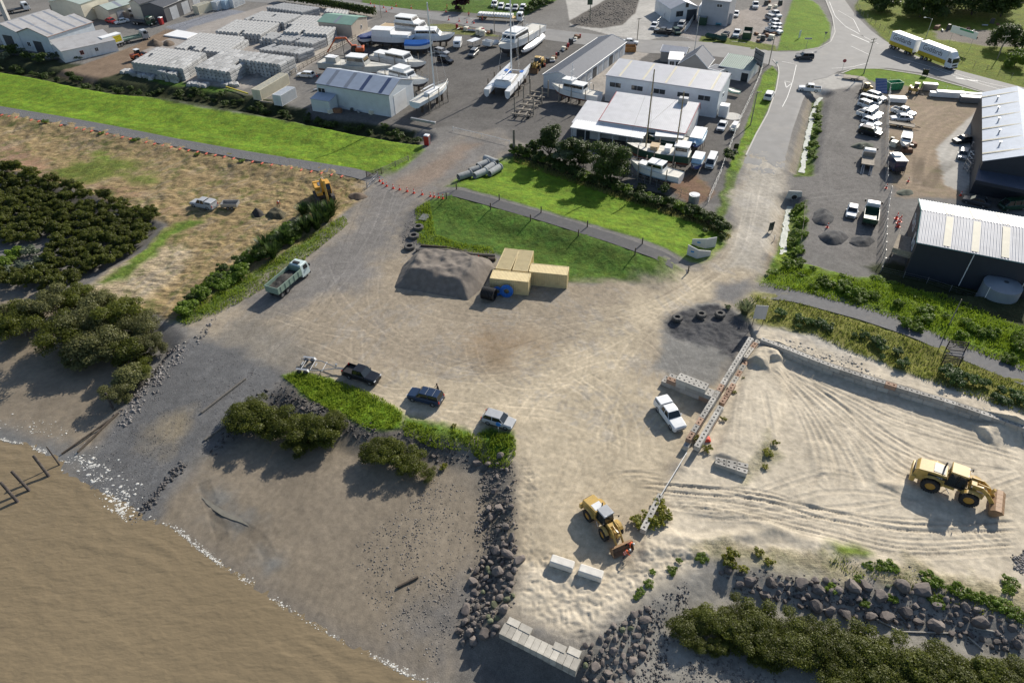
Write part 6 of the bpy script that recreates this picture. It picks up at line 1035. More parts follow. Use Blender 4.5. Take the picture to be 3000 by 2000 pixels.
block_row(aa+dd*1.9+Vector((0,0,1.36)),bb-dd*.7,1,lb1,'blocks of the short bay wall',2,.1,z0=1.36)
lb2='concrete block in the long wall dividing the grey bay from the sand stockpile'
block_row(g3(1590,705,1.36),at(2010,1297,1.36),2,lb2,'blocks of the long dividing wall',1,.15,z0=0.0)
lb3='stained concrete block in the broken second row behind the long dividing wall'
block_row(g3(1622,800,.68),g3(1500,960,.68),1,lb3,'blocks of the second row',1,.3,z0=0.0);block_row(g3(1535,960,.68),g3(1330,1290,.68),1,lb3,'blocks of the second row',1,.3,z0=-.45);block_row(g3(1372,1262,.68),g3(1230,1490,.68),1,lb3,'blocks of the second row',1,.8,z0=0.0);block_row(at(2117,1180,1.3),at(2047,1298,1.3),2,lb3,'blocks of the second row',1,.2,z0=0.0)
lb4='concrete block in the retaining wall holding the dune behind the sand stockpile';d=np.concatenate([[0],np.cumsum(np.hypot(*(RW[1:]-RW[:-1]).T))]);W2=spline(RW,60);d=np.concatenate([[0],np.cumsum(np.hypot(*(W2[1:]-W2[:-1]).T))])
for k in (0,1):
 for s_ in np.arange(.7+k*.68,d[-1],1.37):x,y=np.interp(s_,d,W2[:,0]),np.interp(s_,d,W2[:,1]);x2,y2=np.interp(s_+.3,d,W2[:,0]),np.interp(s_+.3,d,W2[:,1]);block(x+.08*k,y+.3+.04*k,-.03+k*.68,atan2(y2-y,x2-x),BLK['r' if random.random()<.04 else 'g'],lb4,'blocks of the dune retaining wall')
lb5='concrete block in the low wall at the edge of the sand stockpile';block_row(at(2098,1352,.6),at(2188,1382,.6),1,lb5,'blocks of the low stockpile wall',1,.1,z0=0);block_row(at(2098,1345,.6),at(2190,1365,.6),1,lb5,'blocks of the low stockpile wall',1,0,z0=0.0)
gL=lambda x,y,z=0:at(1600+x/3.92,1400+y/3.92,z)
block_row(gL(1318,180,.7),gL(1112,590,.7),1,'weathered concrete block in the short row standing among yellow flowered weeds','blocks among the weeds',1,.1,z0=.02)
a,b=at(1470,1838,.3),at(1695,1948,.3);d=b-a;an=atan2(d.y,d.x);n=12
for i in range(n):
 p=a+d*((i+.5)/n)
 for k in (0,1):block(p.x,p.y,.3-.9-k*.92,an+pi/2,BLKP,'end on concrete block in the front row of the sea wall','front blocks of the sea wall','wall_block',(1,d.length/n/.67,1))
for x,y in ((1505,1822),(1540,1840),(1640,1895),(1682,1908)):p=at(x,y,.35);block(p.x,p.y,-.5,an,BLKP,'concrete block lying lengthwise behind the sea wall, half buried in sand','rear blocks of the sea wall','wall_block',(1,1.1,.95))
foamc=mat('chalky_concrete',(.66,.63,.57),.9,ns=1.5,na=.12,bump=.35,bs=6,dirt=(.35,.25,.18),da=.45)
for l,p in (('long pale concrete block on the sand, the left one of two',(1647,1650)),('long pale concrete block on the sand, the right one of two',(1731,1678))):
 q=on(*p,.4);t=ob('pale_block',None,(q.x,q.y,hz(q.x,q.y)),R(-23));bpy.data.objects.remove(t);t=MB().box((0,0,.42),(2.5,1.05,.84),top=(.98,.94)).build('pale_block',foamc,bev=.09);t.location=(q.x,q.y,hz(q.x,q.y));t.rotation_euler=(0,0,R(-22));tag(t,l,'concrete block','pale concrete blocks')
 # stacked precast units in the yard
unit_m=stone_mat('precast_concrete',(.37,.375,.375),(.27,.27,.265),.4,.15)
b=MB();b.prism([(-.56,0),(.56,0),(.56,.5),(.30,.78),(-.30,.78),(-.56,.5)],-1.1,1.1);o=b.build('precast_unit',unit_m);UNIT=o.data;bpy.data.objects.remove(o)
gS=lambda x,y:(x/1.3115,y/1.3115);UN=[]
for q,lay in ((((502,238),(700,264),(768,205),(600,180)),4),(((668,182),(862,202),(940,140),(765,124)),3),(((825,118),(1000,132),(1060,86),(905,74)),3),(((935,72),(1090,86),(1150,55),(1005,42)),3),(((1020,27),(1160,46),(1220,26),(1090,10)),3),(((745,256),(882,277),(1000,202),(870,184)),4),(((915,226),(1075,248),(1110,216),(975,198)),5),(((990,188),(1150,206),(1190,186),(1050,168)),3),(((988,142),(1200,167),(1235,148),(1045,122)),3),(((1085,120),(1255,132),(1300,112),(1125,92)),4),(((1095,90),(1215,100),(1228,62),(1150,55)),2),(((1243,44),(1330,54),(1342,40),(1255,30)),2)):
 h=lay*.8;P=[at(*gS(*p),h) for p in q];u=P[1]-P[0];v=P[3]-P[0];an=atan2(u.y,u.x);nu=max(1,int(u.length/1.2));nv=max(1,int(v.length/2.3));ud=u/nu;vd=v/nv;va=atan2(v.y,v.x)-pi/2
 for i in range(nu):
  for j in range(nv):
   top=lay-(1 if random.random()<.012 else 0)-(1 if (j==0 and random.random()<.08) else 0)
   for k in range(top):
    vis=k==top-1 or j==0 or i==nu-1;p=P[0]+ud*(i+.5)+vd*(j+.5);UN.append((p.x+random.uniform(-.02,.02),p.y+random.uniform(-.04,.04),k*.8,va+random.uniform(-.015,.015),vis,hypot(p.x,p.y)-k*1.5,v.length/nv/2.3))
for x0,y0,x1,y1,n,lay in ((480,278,600,305,11,1),(618,300,690,318,8,3),(728,326,800,335,7,1),(860,330,925,330,5,1)):
 for i in range(n):
  for k in range(lay if 0<i%4 else max(1,lay-1)):p=at(*gS(x0+(x1-x0)*i/n,y0+(y1-y0)*i/n),0);UN.append((p.x+random.uniform(-.3,.3),p.y+random.uniform(-.3,.3),k*.8,random.uniform(-.6,.6),True,0,1))
vis=sorted([u for u in UN if u[4]],key=lambda u:u[5]);one=vis[:285];rest=vis[285:]+[u for u in UN if not u[4]]
for x,y,z,a,_,_,sy in one:tag(ob('precast_unit',UNIT,(x,y,z),a,sc=(1,sy,1)),'grey precast concrete unit in the long stacked rows of the storage yard','concrete unit','stacked precast concrete units')
V0=np.array([v.co[:] for v in UNIT.vertices]);vv,ff=[],[];nv0=len(V0);PF=[tuple(p.vertices) for p in UNIT.polygons]
mb=MB()
for x,y,z,a,_,_,sy in rest:
 ca,sa=cos(a),sin(a);Q=np.stack([x+ca*V0[:,0]-sa*V0[:,1]*sy,y+sa*V0[:,0]+ca*V0[:,1]*sy,z+V0[:,2]],1);o0=len(mb.v);mb.v+=[tuple(p) for p in Q];mb.f+=[tuple(i+o0 for i in f) for f in PF];mb.m+=[0]*len(PF)
tag(mb.build('precast_units',unit_m),'further stacked precast concrete units filling the storage yard','concrete units','stacked precast concrete units','stuff')
# heaps
def heap(label,P,h,m,slope=.7,step=.35,rough=.3,name='gravel_heap',cat='heap',z=0):
 W_=wxy(P,z);x0,y0=W_.min(0)-.3;x1,y1=W_.max(0)+.3;X,Y=np.meshgrid(np.arange(x0,x1,step),np.arange(y0,y1,step));s=sdpoly(X,Y,W_,4)
 n=(fbm(X,Y,1.1,8)-.5)*rough+(fbm(X,Y,3.5,9)-.5)*rough*1.6;Z=np.where(s>0,np.minimum(h,s*slope)*(1+n*.5)+n*.25*np.clip(s,0,1),s*.5-.1)+height(X,Y);i=np.arange(X.size).reshape(X.shape);f=np.stack([i[:-1,:-1],i[:-1,1:],i[1:,1:],i[1:,:-1]],-1).reshape(-1,4);k=(s.ravel()[f]>-.4).any(1)
 return tag(ob(name,npmesh(name,np.stack([X,Y,Z],-1).reshape(-1,3),f[k],m)),label,cat)
gravel_m=mat('heap_gravel',(.175,.152,.13),.95,ns=1.2,na=.25,bump=.9,bs=9,dirt=(.13,.11,.095),da=.5);gravel_d=mat('heap_dark_gravel',(.07,.07,.072),.95,ns=2,na=.35,bump=.9,bs=8);gravel_g=mat('heap_chip',(.095,.105,.08),.95,ns=1.5,na=.3,bump=.8,bs=9);gravel_s=mat('heap_sand',(.30,.25,.18),.95,ns=1.5,na=.2,bump=.6,bs=8);soil_m=mat('heap_soil',(.12,.09,.065),.95,ns=1.5,na=.3,bump=.8,bs=8)
heap('flat topped heap of brown grey gravel left of the mustard containers',V((905,660),(1000,676),(1075,690),(1110,660),(1138,618),(1130,598),(1050,582),(955,580),(925,610)),2.3,gravel_m,.85,.25,.45)
for l,c,rx,ry,h,m in (('small heap of green grey chip beside the white ramp truck',T(4,1,500,110),140,42,.7,gravel_g),('low heap of chip at the mouth of the tyre tracked yard',T(4,1,990,645),105,42,.8,gravel_g),('dark heap by a leaning orange cone at the depot edge',T(4,1,40,930),130,110,1.0,gravel_d),('coarse dark rubble heap, left one of two at the depot corner',T(4,1,165,1160),185,90,.75,gravel_d),('coarse dark rubble heap, right one of two at the depot corner',T(4,1,490,1205),150,72,.65,gravel_d),('brown soil heap beyond the orange roller',T(0,0,1780,505),100,40,1.6,soil_m),('second soil heap beside the concrete stacks',T(0,0,1935,505),75,36,1.5,soil_m),('grey sand heap at the front of the concrete stacks',T(1,0,600,855),95,50,1.3,mat('heap_grey',(.22,.205,.19),.95,bump=.6,bs=8)),('loose brown earth dug up in front of the excavator',T(1,1,1760,690),120,45,.7,soil_m)):
 heap(l,[(c[0]+rx/3.92*cos(a)*random.uniform(.85,1.1),c[1]+ry/3.92*sin(a)*random.uniform(.85,1.1)) for a in np.linspace(0,6.28,14)[:-1]],h,m,.55,.25,.7,name='rubble_heap')
heap('dark uprooted root ball lying on the mown straw',[T(1,1,*p) for p in ((540,870),(590,835),(650,850),(690,900),(640,940),(570,930))],1.1,mat('root_soil',(.03,.027,.024),.95,ns=3,na=.4,bump=1,bs=6),1.2,.2,1.2,'root_ball','root ball')
heap('heap of dead brush beside the worker on the straw field',[T(1,1,*p) for p in ((690,900),(760,840),(860,840),(940,880),(900,940),(760,960))],.7,mat('brush',(.085,.075,.045),.95,ns=4,na=.5,bump=1,bs=9),.8,.2,1.3,'brush_pile','brush heap')
# tyres, coils, pipes, logs, cones
def tyre(label,p,r,wd,lug=True,dz=0,group=None,m=tyre_m,tilt=0):
 b=MB();b.ring((0,0,0),r,r*.55,wd,'z',22)
 if lug:
  for i in range(18):t=2*pi*i/18;b.box((r*1.0*cos(t),r*1.0*sin(t),0),(.16,.14,wd*.8),t)
 o=b.build('big_tyre',m);q=gnd(*p);o.location=(q.x,q.y,q.z+wd/2+dz);o.rotation_euler=(tilt,0,random.random());return tag(o,label,'tyre',group)
for i,(l,x,y) in enumerate((('big worn tyre lying flat, top one of three beside the grass bank',102,1060),('big worn tyre lying flat, middle one of three beside the grass bank',50,1160),('big worn tyre lying flat, lowest of three, closest to the gravel heap',2,1285))):tyre(l,T(2,1,x,y),.95,.6,False,group='tyres beside the grass bank',m=mat('old_tyre',(.085,.082,.078),.9,ns=5,na=.3,dirt=(.2,.18,.15),da=.6))
for l,x,y in (('lugged tractor tyre filled with grit, left of three on the black gravel',718,545),('lugged tractor tyre with green weeds inside, middle of three on the black gravel',992,505),('lugged tractor tyre, right of three on the black gravel',1207,500)):tyre(l,T(3,2,x,y),.72,.5,True,.25,'tractor tyres on the black gravel',mat('old_tyre',(.085,.082,.078),.9))
coil_b=mat('coil_blue',(.02,.16,.55),.4,ns=4,na=.12)
def coil(label,p,r,ri,wd,m,tilt,yaw):
 b=MB();n=7
 for k in range(n):rr=ri+(r-ri)*(k+.5)/n;b.ring((0,0,0),rr+(r-ri)/n*.52,rr-(r-ri)/n*.52,wd-(.04 if k%2 else 0),'y',26)
 o=b.build('pipe_coil',m);q=gnd(*p);o.location=(q.x,q.y,r*.97);o.rotation_euler=(tilt,0,yaw);return tag(o,label,'coil','pipe coils')
coil('large blue pipe coil leaning on the front mustard container',gY(660,1320),1.05,.45,.35,coil_b,-.15,R(-8));coil('smaller blue pipe coil half hidden behind the black coil',gY(450,1285),.75,.38,.3,coil_b,-.2,R(-8))
b=MB()
for k in range(9):b.ring((0,k*.24-1.0,0),1.0,.72,.17,'y',22)
o=b.build('pipe_coil',blk);q=gnd(*gY(250,1370));o.location=(q.x,q.y,.98);o.rotation_euler=(0,0,R(68));tag(o,'big roll of black corrugated pipe in front of the mustard container','coil','pipe coils')
for i,(a,b_,l) in enumerate((((560,490),(705,440),'nearest left concrete pipe of the row on the lawn corner'),((690,408),(812,368),'concrete pipe second from the left in the back row'),((782,345),(900,298),'concrete pipe third in the back row, beside the gravel road'),((745,470),(880,408),'concrete pipe in front row, dark mouth towards the path'),((868,388),(972,325),'concrete pipe in the middle of the stack with a chipped collar'),((915,430),(1042,350),'rightmost concrete pipe with sunlight inside its mouth'),((862,248),(1000,305),'concrete pipe lying crosswise at the far end of the row'))):
 p,q=at(*T(2,1,*a),.7),at(*T(2,1,*b_),.7);d=q-p;L=max(2.45,d.length);b=MB();b.ring((0,0,0),.68,.55,L,'x',24);b.ring((L/2-.1,0,0),.76,.55,.3,'x',24);o=b.build('concrete_pipe',stone_mat('pipe_concrete',(.36,.375,.375),(.26,.26,.25),.4,.1),smooth=False);c=(p+q)/2;o.location=(c.x,c.y,hz(c.x,c.y)+.75);o.rotation_euler=(0,0,atan2(d.y,d.x));tag(o,l,'concrete pipe','concrete pipes on the lawn corner')
def log(label,pts,r,m,name='driftwood_log',z=None,cat='log'):
 W_=[gnd(*p) for p in pts];b=MB()
 for i in range(len(W_)-1):b.tube(W_[i]+Vector((0,0,r*.8)),W_[i+1]+Vector((0,0,r*.8)),r*(1-.12*i),8,r*(1-.12*(i+1)))
 return tag(b.build(name,m,smooth=False),label,cat)
grey_wood=mat('driftwood_grey',(.16,.145,.125),.9,ns=3,na=.3,bump=.4,bs=9)
log('long grey drift log behind the gravel heap',[T(2,1,75,1322),T(2,1,420,1325),T(2,1,720,1370),T(2,1,985,1385)],.38,grey_wood);log('thin dark log lying on the bank above the drift log',[T(2,1,130,1260),T(2,1,420,1280),T(2,1,720,1345)],.2,dkwood);log('short black log end on beside the gravel heap',[T(2,1,900,1425),T(2,1,985,1425)],.36,dkwood)
log('slim drift log lying on the wet mud below the revetment',[(1165,1720),(1225,1690)],.16,dkwood);log('grey log along the right edge of the boat ramp',[(590,1210),(720,1110)],.16,grey_wood);log('second log along the right edge of the boat ramp',[(600,1290),(690,1225)],.14,grey_wood)
log('timber kerb beam down the left edge of the boat ramp',[(345,1212),(228,1325)],.16,dkwood);log('outer timber beam beside the left edge of the boat ramp',[(330,1225),(180,1330)],.13,dkwood)
for l,P in (('bleached drift branch among the boulders at the right',[(2560,1810),(2640,1850),(2790,1855)]),('forked bleached branch by the right hand mangroves',[(2850,1838),(2910,1850),(2950,1875)]),('bleached branch between the mangroves and the boulders',[(2835,1865),(2880,1905)]),('dead twig standing from the rocks in front of the grass',[(2395,1785),(2435,1788)])):log(l,P,.09,mat('bleached_wood',(.40,.37,.32),.85,ns=4,na=.2),name='drift_branch')
slab_m=mat('slab_grey',(.12,.125,.13),.7,ns=2,na=.15);q=gnd(*T(2,1,170,935));o=MB().box((0,0,.12),(1.5,2.3,.24)).build('dark_slab',slab_m,bev=.03);o.location=q;o.rotation_euler=(0,0,R(-18));tag(o,'flat dark slab lying above the three worn tyres','slab')
cone_o=mat('cone_orange',(.75,.06,.025),.5,ns=4,na=.1);cone_w=mat('cone_band',(.8,.8,.78),.4,ns=4,na=.05)
def cone_proto():
 t=thing('traffic_cone','-','traffic cone');MB().box((0,0,.03),(.42,.42,.06)).build('base',cone_o,t,bev=.01);MB().tube((0,0,.06),(0,0,.88),.16,10,.035).build('body',cone_o,t);MB().tube((0,0,.42),(0,0,.58),.118,10,.098).build('band',cone_w,t);return t
CP=[None]
def cone(p,label,group,sc=1.1,rz=0):
 q=gnd(*p)
 if CP[0] is None:o=CP[0]=cone_proto();o.location=q;o.scale=(sc,)*3;o['label']=label;o['group']=group
 else:dup(CP[0],loc=q,rz=random.random(),label=label,group=group,sc=sc)
for c,r,x,y in [(1,1,*p) for p in ((2010,515),(2045,542),(2090,572),(2165,597),(2238,612),(2325,632))]+[(2,1,*p) for p in ((50,652),(145,668),(240,690),(283,698),(335,708),(382,716))]:cone(T(c,r,x,y),'orange cone with a white band in the line closing the access road','cones across the access road')
for p,l in ((T(2,1,795,1420),'lone orange cone on top of the gravel heap edge'),(T(4,1,92,1045),'orange cone leaning on the dark heap at the depot'),(T(4,1,1020,520),'orange cone beside the blue enclosed trailer'),(T(4,1,768,595),'orange cone at the end of the concrete fence strip'),(T(4,1,1622,680),'small orange cone by the dark car behind the grey shed'),(T(1,0,1290,880),'orange cone beside the striped roof shed and white wagon')):cone(p,l,'loose cones')
for x,y in ((20,100),(215,125),(450,235),(570,250),(660,265),(738,272),(418,140),(840,235)):cone(T(2,0,x,y),'orange cone in the row along the main street roadworks','street cones',1.3)
for x,y in ((1905,50),(1948,85),(2055,95),(2150,105),(2198,75),(2085,140)):cone(T(1,0,x,y),'orange cone in the row along the main street roadworks','street cones',1.3)
for x,y in ((885,945),(905,1000),(925,980),(905,1040)):cone(T(4,1,x,y),'red and orange cone stored in a bunch against the dark shed','cones stored by the dark shed',1.5)
hw_m=mat('headwall_concrete',(.52,.52,.50),.8,ns=1.5,na=.08,dirt=(.38,.37,.34),da=.3);blue_mark=mat('blue_mark',(.03,.22,.5),.6)
def headwall(label,P,H_):
 W_=[gnd(*T(3,1,*p)) for p in P];t=thing('culvert_headwall',label,'headwall',W_[1],0,'culvert headwalls')
 for i in (0,1):
  a,b_=W_[i]-W_[1],W_[i+1]-W_[1];d=(b_-a);n=Vector((-d.y,d.x,0)).normalized()*.18;b=MB();b.loft([[a,a+n,a+n+Vector((0,0,H_[i])),a+Vector((0,0,H_[i]))],[b_,b_+n,b_+n+Vector((0,0,H_[i+1])),b_+Vector((0,0,H_[i+1]))]]);b.build('wing_wall',hw_m,t,bev=.02)
  if i==0:c=(a+b_)/2-n*.08;MB().box(c+Vector((0,0,(H_[0]+H_[1])*.28)),(.55,.04,.28),atan2(d.y,d.x)).build('blue_label',blue_mark,t)
headwall('white V shaped culvert headwall at the lawn corner, the upper one',((885,1240),(1040,1288),(1160,1268)),(1.0,1.9,1.9));headwall('white V shaped culvert headwall beside the path, the lower one',((828,1358),(945,1405),(1102,1372)),(1.9,1.7,.9))
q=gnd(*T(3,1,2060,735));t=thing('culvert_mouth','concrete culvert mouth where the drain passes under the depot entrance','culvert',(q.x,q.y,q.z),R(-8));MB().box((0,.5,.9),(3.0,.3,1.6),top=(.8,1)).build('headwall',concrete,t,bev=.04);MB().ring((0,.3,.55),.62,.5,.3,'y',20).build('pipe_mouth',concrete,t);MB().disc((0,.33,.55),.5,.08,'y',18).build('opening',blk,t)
# posts, fences and gates
def height_of(base,top):
 b=gnd(*base);lo,hi=0,30
 for _ in range(40):
  m=(lo+hi)/2;z=b.z+m-CAM_H;d=b.y*cos(PITCH)-z*sin(PITCH);up=b.y*sin(PITCH)+z*cos(PITCH);X=F_PX*b.x/d;Y=-F_PX*up/d;py=1000+_s*X+_c*Y
  if py>top[1]:lo=m
  else:hi=m
 return b,lo
PB=None
for i,p in enumerate([T(2,1,540,612),T(2,1,1030,735),T(2,1,1510,880),T(2,1,2040,1045),T(3,1,318,1240)]+[T(2,1,425,718),T(2,1,930,838),T(2,1,1388,972),T(2,1,1938,1145),T(3,1,235,1358),T(3,1,845,1562)]):
 q=on(*p);q.z=hz(q.x,q.y);l='dark timber bollard on the %s side of the lawn path'%('upper' if i<5 else 'lower')
 if PB is None:PB=MB().tube((0,0,-.2),(0,0,1.3),.11,8,.1).build('timber_bollard',dkwood);PB.location=q;tag(PB,l,'bollard','bollards along the lawn path')
 else:dup(PB,loc=q,label=l)
def fence(label,P,h,sp,rails,pm,rm,name='wire_fence',r=.05,rr=.014,px=True,post_h=None,mesh_=False,cat='fence'):
 W_=wxy(P) if px else np.array(P);d=np.concatenate([[0],np.cumsum(np.hypot(*(W_[1:]-W_[:-1]).T))]);n=max(1,int(d[-1]/sp));t_=np.linspace(0,d[-1],n+1);Q=[(np.interp(s,d,W_[:,0]),np.interp(s,d,W_[:,1])) for s in t_];Q=[Vector((x,y,hz(x,y))) for x,y in Q]
 t=thing(name,label,cat,Q[0]);o0=Q[0];pr=None
 for q in Q[:100]:
  if pr is None:pr=MB().tube((0,0,-.1),(0,0,post_h or h+.1),r,6).build('post',pm,t)
  else:c=pr.copy();C.objects.link(c);c.parent=t;c.location=q-o0
 b=MB()
 for z in rails:
  for i in range(len(Q)-1):
   a,e=Q[i]-o0+Vector((0,0,z*h)),Q[i+1]-o0+Vector((0,0,z*h))
   if rr>.03:c=(a+e)/2;dv=e-a;b.box(c,(dv.length,.04,rr*2),atan2(dv.y,dv.x),ry=-atan2(dv.z,hypot(dv.x,dv.y)))
   else:b.tube(a,e,rr,3,cap=False)
 if mesh_:
  for i in range(len(Q)-1):
   for k in range(1,int(sp/.3)):a=Q[i].lerp(Q[i+1],k/int(sp/.3))-o0;b.tube(a+Vector((0,0,.1)),a+Vector((0,0,h)),.006,3,cap=False)
 b.build('rail' if rr>.03 else 'wire',rm,t);return t
fence('tall security mesh fence with steel posts between the car rows of the depot',[T(4,0,795,1060),T(4,0,770,1380),T(4,1,755,560)],2.0,3,(.05,.3,.55,.8,1),steel,steel,'mesh_fence',.05,.012,mesh_=True)
fence('tall mesh security fence in front of the dark shed verandah',[T(4,1,795,700),T(4,1,745,1000),T(4,1,715,1530)],2.2,2.6,(.05,.3,.55,.8,1),steel,steel,'mesh_fence',.06,.014,mesh_=True)
fence('wire fence on steel posts along the depot verge',[T(4,0,790,985),T(4,0,1000,1000),T(4,0,1300,1060),T(4,0,1740,1120),T(4,0,1960,1160)],1.8,3.2,(.1,.5,1),steel,steel,'mesh_fence',.035,.01,mesh_=True)
fence('post and wire fence along the outer bend of the main road',[T(4,0,430,60),T(4,0,480,170),T(4,0,640,290),T(4,0,800,400)],1.2,3,(.3,.6,.95),wood,wood,r=.06)
fence('post and wire fence right of the box lorry',[T(4,0,1640,720),T(4,0,1900,800),T(4,0,2352,950)],1.2,3,(.3,.6,.95),wood,wood,r=.06)
fence('chain fence on steel posts between the workshops and the side road',[T(3,0,1690,830),T(3,0,1590,1080),T(3,0,1440,1400),T(3,1,1310,180),T(3,1,1200,480),T(3,1,1070,770)],1.6,3,(.1,.55,1),steel,steel,'mesh_fence',.045,.014,mesh_=True)
fence('sagging mesh fence along the hedge below the cabin launch',[T(3,1,200,500),T(3,1,410,560),T(3,1,630,640),T(3,1,880,730),T(3,1,1060,780)],1.4,2.4,(.1,.55,1),steel,steel,'mesh_fence',.045,.02,mesh_=True)
fence('long timber paling fence below the cream garage',[T(0,0,590,125),T(0,0,1000,165),T(0,0,1500,215)],1.7,2.5,(.1,.25,.4,.55,.7,.85,1),wood,wood,'paling_fence',.07,.14)
fence('white panel fence beside the dark green skip at the workshop',[T(3,0,920,205),T(3,0,860,310),T(3,0,800,380)],1.7,2.2,(.1,.3,.5,.7,.9),steel,whitewall,'panel_fence',.06,.17)
fence('mesh fence at the edge of the pale concrete forecourt',[T(3,0,650,130),T(3,0,560,240),T(3,0,480,310)],1.8,2.4,(.1,.5,1),steel,steel,'mesh_fence',.05,.014,mesh_=True)
fence('timber rail fence beside the access road gate',[T(1,1,2050,425),T(1,1,2200,345),T(1,1,2340,280)],1.1,2.4,(.35,.65,.95),wood,wood,'rail_fence',.08,.06)
fence('low white pipe barrier across the entrance of the boat yard',[T(2,0,500,1500),T(2,0,800,1568),T(2,1,1150,90)],.8,5,(.95,),WHITE,WHITE,'pipe_barrier',.05,.04)
fence('grey timber fence along the drain at the far side of the concrete stacks',[T(1,0,1000,870),T(1,0,1200,740),T(1,0,1500,580),T(1,0,1740,450)],1.2,2.0,(.2,.6,1),wood,wood,'paling_fence',.07,.10)
fence('wire fence between the dark shed and the weedy bank',[T(4,2,700,-5),T(4,2,1200,110),T(4,2,1500,215),T(4,2,2060,385)],1.1,3,(.3,.6,.95),steel,steel,r=.045)
fence('wire fence along the top of the dark ditch',[T(0,0,950,715),T(0,0,1100,640),T(0,0,1350,560),T(0,0,1500,500)],1.6,2.6,(.1,.5,1),steel,steel,'mesh_fence',.04,.012,mesh_=True)
fence('wire fence with orange feet along the back street of the stack yard',[T(0,0,1910,375),T(0,0,2200,260),T(1,0,100,170),T(1,0,450,70)],1.6,3.0,(.1,.5,1),steel,steel,'mesh_fence',.04,.012,mesh_=True)
fence('wire fence beside the drain at the depot',[T(3,1,2190,760),T(3,1,2180,900),T(3,1,2140,1220)],1.0,2.4,(.3,.6,.95),wood,wood,r=.05)
red_foot=mat('fence_foot_orange',(.70,.13,.07),.6,ns=4,na=.1);wire_m=mat('fence_wire',(.45,.46,.47),.5,.4)
FP=offs(PATH_A,4.6,2.35)[1];FP2=offs(PATH_A,4.6,2.35)[0];FP=FP if FP[:,1].mean()<FP2[:,1].mean() else FP2;FP=FP[(FP[:,0]>at(-30,330).x)&(FP[:,0]<at(1040,540).x)];TP=None
for i in range(len(FP)-1):
 a,b_=FP[i],FP[i+1];an=atan2(b_[1]-a[1],b_[0]-a[0]);loc=(a[0],a[1],hz(*a));l='temporary wire fence panel with an orange foot beside the far footpath'
 if TP is None:
  TP=thing('fence_panel',l,'fence panel',loc,an,'temporary fence panels');b=MB();b.path([(0,0,.1),(0,0,1.9),(2.25,0,1.9),(2.25,0,.1),(0,0,.1)],.022,4);f_=b.build('frame',wire_m,TP);b=MB()
  for k in range(1,9):b.tube((k*.25,0,.1),(k*.25,0,1.9),.006,3,cap=False)
  for k in range(1,5):b.tube((0,0,k*.4),(2.25,0,k*.4),.006,3,cap=False)
  b.build('mesh',wire_m,f_);MB().box((0,0,.09),(.28,.75,.18)).build('foot',red_foot,TP,bev=.03)
 else:dup(TP,loc=loc,rz=an)
def gate(label,a,b_,h=1.15,m=wood,rails=5,post=1.4,name='field_gate',brace=True,hp=None):
 p,q=gnd(*a),gnd(*b_);d=q-p;L=hypot(d.x,d.y);t=thing(name,label,'gate',p,atan2(d.y,d.x))
 for x in (0,L):MB().tube((x,0,-.1),(x,0,post),.09,7).build('post',m,t)
 b=MB()
 for k in range(rails):b.box((L/2,0,.2+(h-.2)*k/(rails-1)),(L-.2,.05,.1))
 if brace:b.box((L/2,.045,h*.55),(hypot(L-.4,h-.2),.04,.07),ry=-atan2(h-.2,L-.4))
 b.build('rail',m,t);return t
gate('open timber gate across the far footpath',T(1,1,1862,470),T(1,1,2035,440),m=dkwood);gate('white steel gate swung open beside the line of cones',T(1,1,1865,600),T(1,1,1992,480),m=steel,rails=3)
gate('upper side of the timber stock gate across the path on the right bank',T(4,2,1450,880),T(4,2,1665,905),1.6,m=dkwood,post=1.7);gate('lower side of the timber stock gate across the path on the right bank',T(4,2,1405,1040),T(4,2,1600,1070),1.5,m=dkwood,post=1.7)
def pole(label,base,top,r=.14,m=wood,arms=(),name='power_pole',cat='pole',lean=None):
 b,h=height_of(base,top);t=thing(name,label,cat,b);MB().tube((0,0,-.2),(0,0,h),r,8,r*.7).build('pole',m,t)
 for dz,L,an in arms:
  MB().box((0,0,h-dz),(L,.1,.12),an).build('crossarm',m,t)
  for k in (-.45,-.15,.15,.45):p=Matrix.Rotation(an,3,'Z')@Vector((k*L,0,h-dz+.12));MB().tube(p,p+Vector((0,0,.15)),.04,5).build('insulator',WHITE,t)
 return t,h
pole('power pole on the verge of the side road',T(3,0,1562,1440),T(3,0,1650,1050),arms=((.3,2.2,.3),));pole('power pole in front of the white workshop yard',T(3,0,258,490),T(3,0,280,210),arms=((.2,1.4,.3),));pole('tall thin pole behind the steep roof house',T(3,0,888,790),T(3,0,985,190),.1,steel);pole('power pole at the corner of the junction verge',T(3,0,1772,745),T(3,0,1828,420),arms=((.2,1.8,.2),));pole('power pole beside the flat car trailer',T(4,0,510,850),T(4,0,645,440),arms=((.3,2.0,.4),(1.0,1.6,.4)));pole('tall power pole by the right hand trees',T(4,0,2045,680),T(4,0,2155,415),arms=((.2,2.4,.2),));pole('power pole on the street edge of the boat yard',T(2,0,975,385),T(2,0,965,20),steel and.12);pole('thin pole at the end of the street hedge',T(1,0,2028,205),T(1,0,2010,-20),.1);pole('leaning grey pole on the hedge end of the boat yard',T(2,1,1200,190),T(2,0,1255,1490),.3,grey_wood)
t,h=pole('steel street lamp behind the box lorry',T(4,0,1215,465),T(4,0,1315,220),.12,steel,name='street_lamp',cat='street lamp');MB().path([(0,0,h-.1),(-.9,0,h+.3),(-2.0,0,h+.45)],.05,5).build('arm',steel,t);MB().box((-2.2,0,h+.42),(.7,.28,.14)).build('lamp_head',lamp_w,t,bev=.03)
t,h=pole('tall sign mast on the gravel island',T(2,0,2070,218),T(2,0,2085,-10),.12,DGREEN,name='sign_mast',cat='sign');MB().box((-.2,0,h-.6),(1.6,.2,2.2)).build('sign_panel',DGREEN,t,bev=.03)
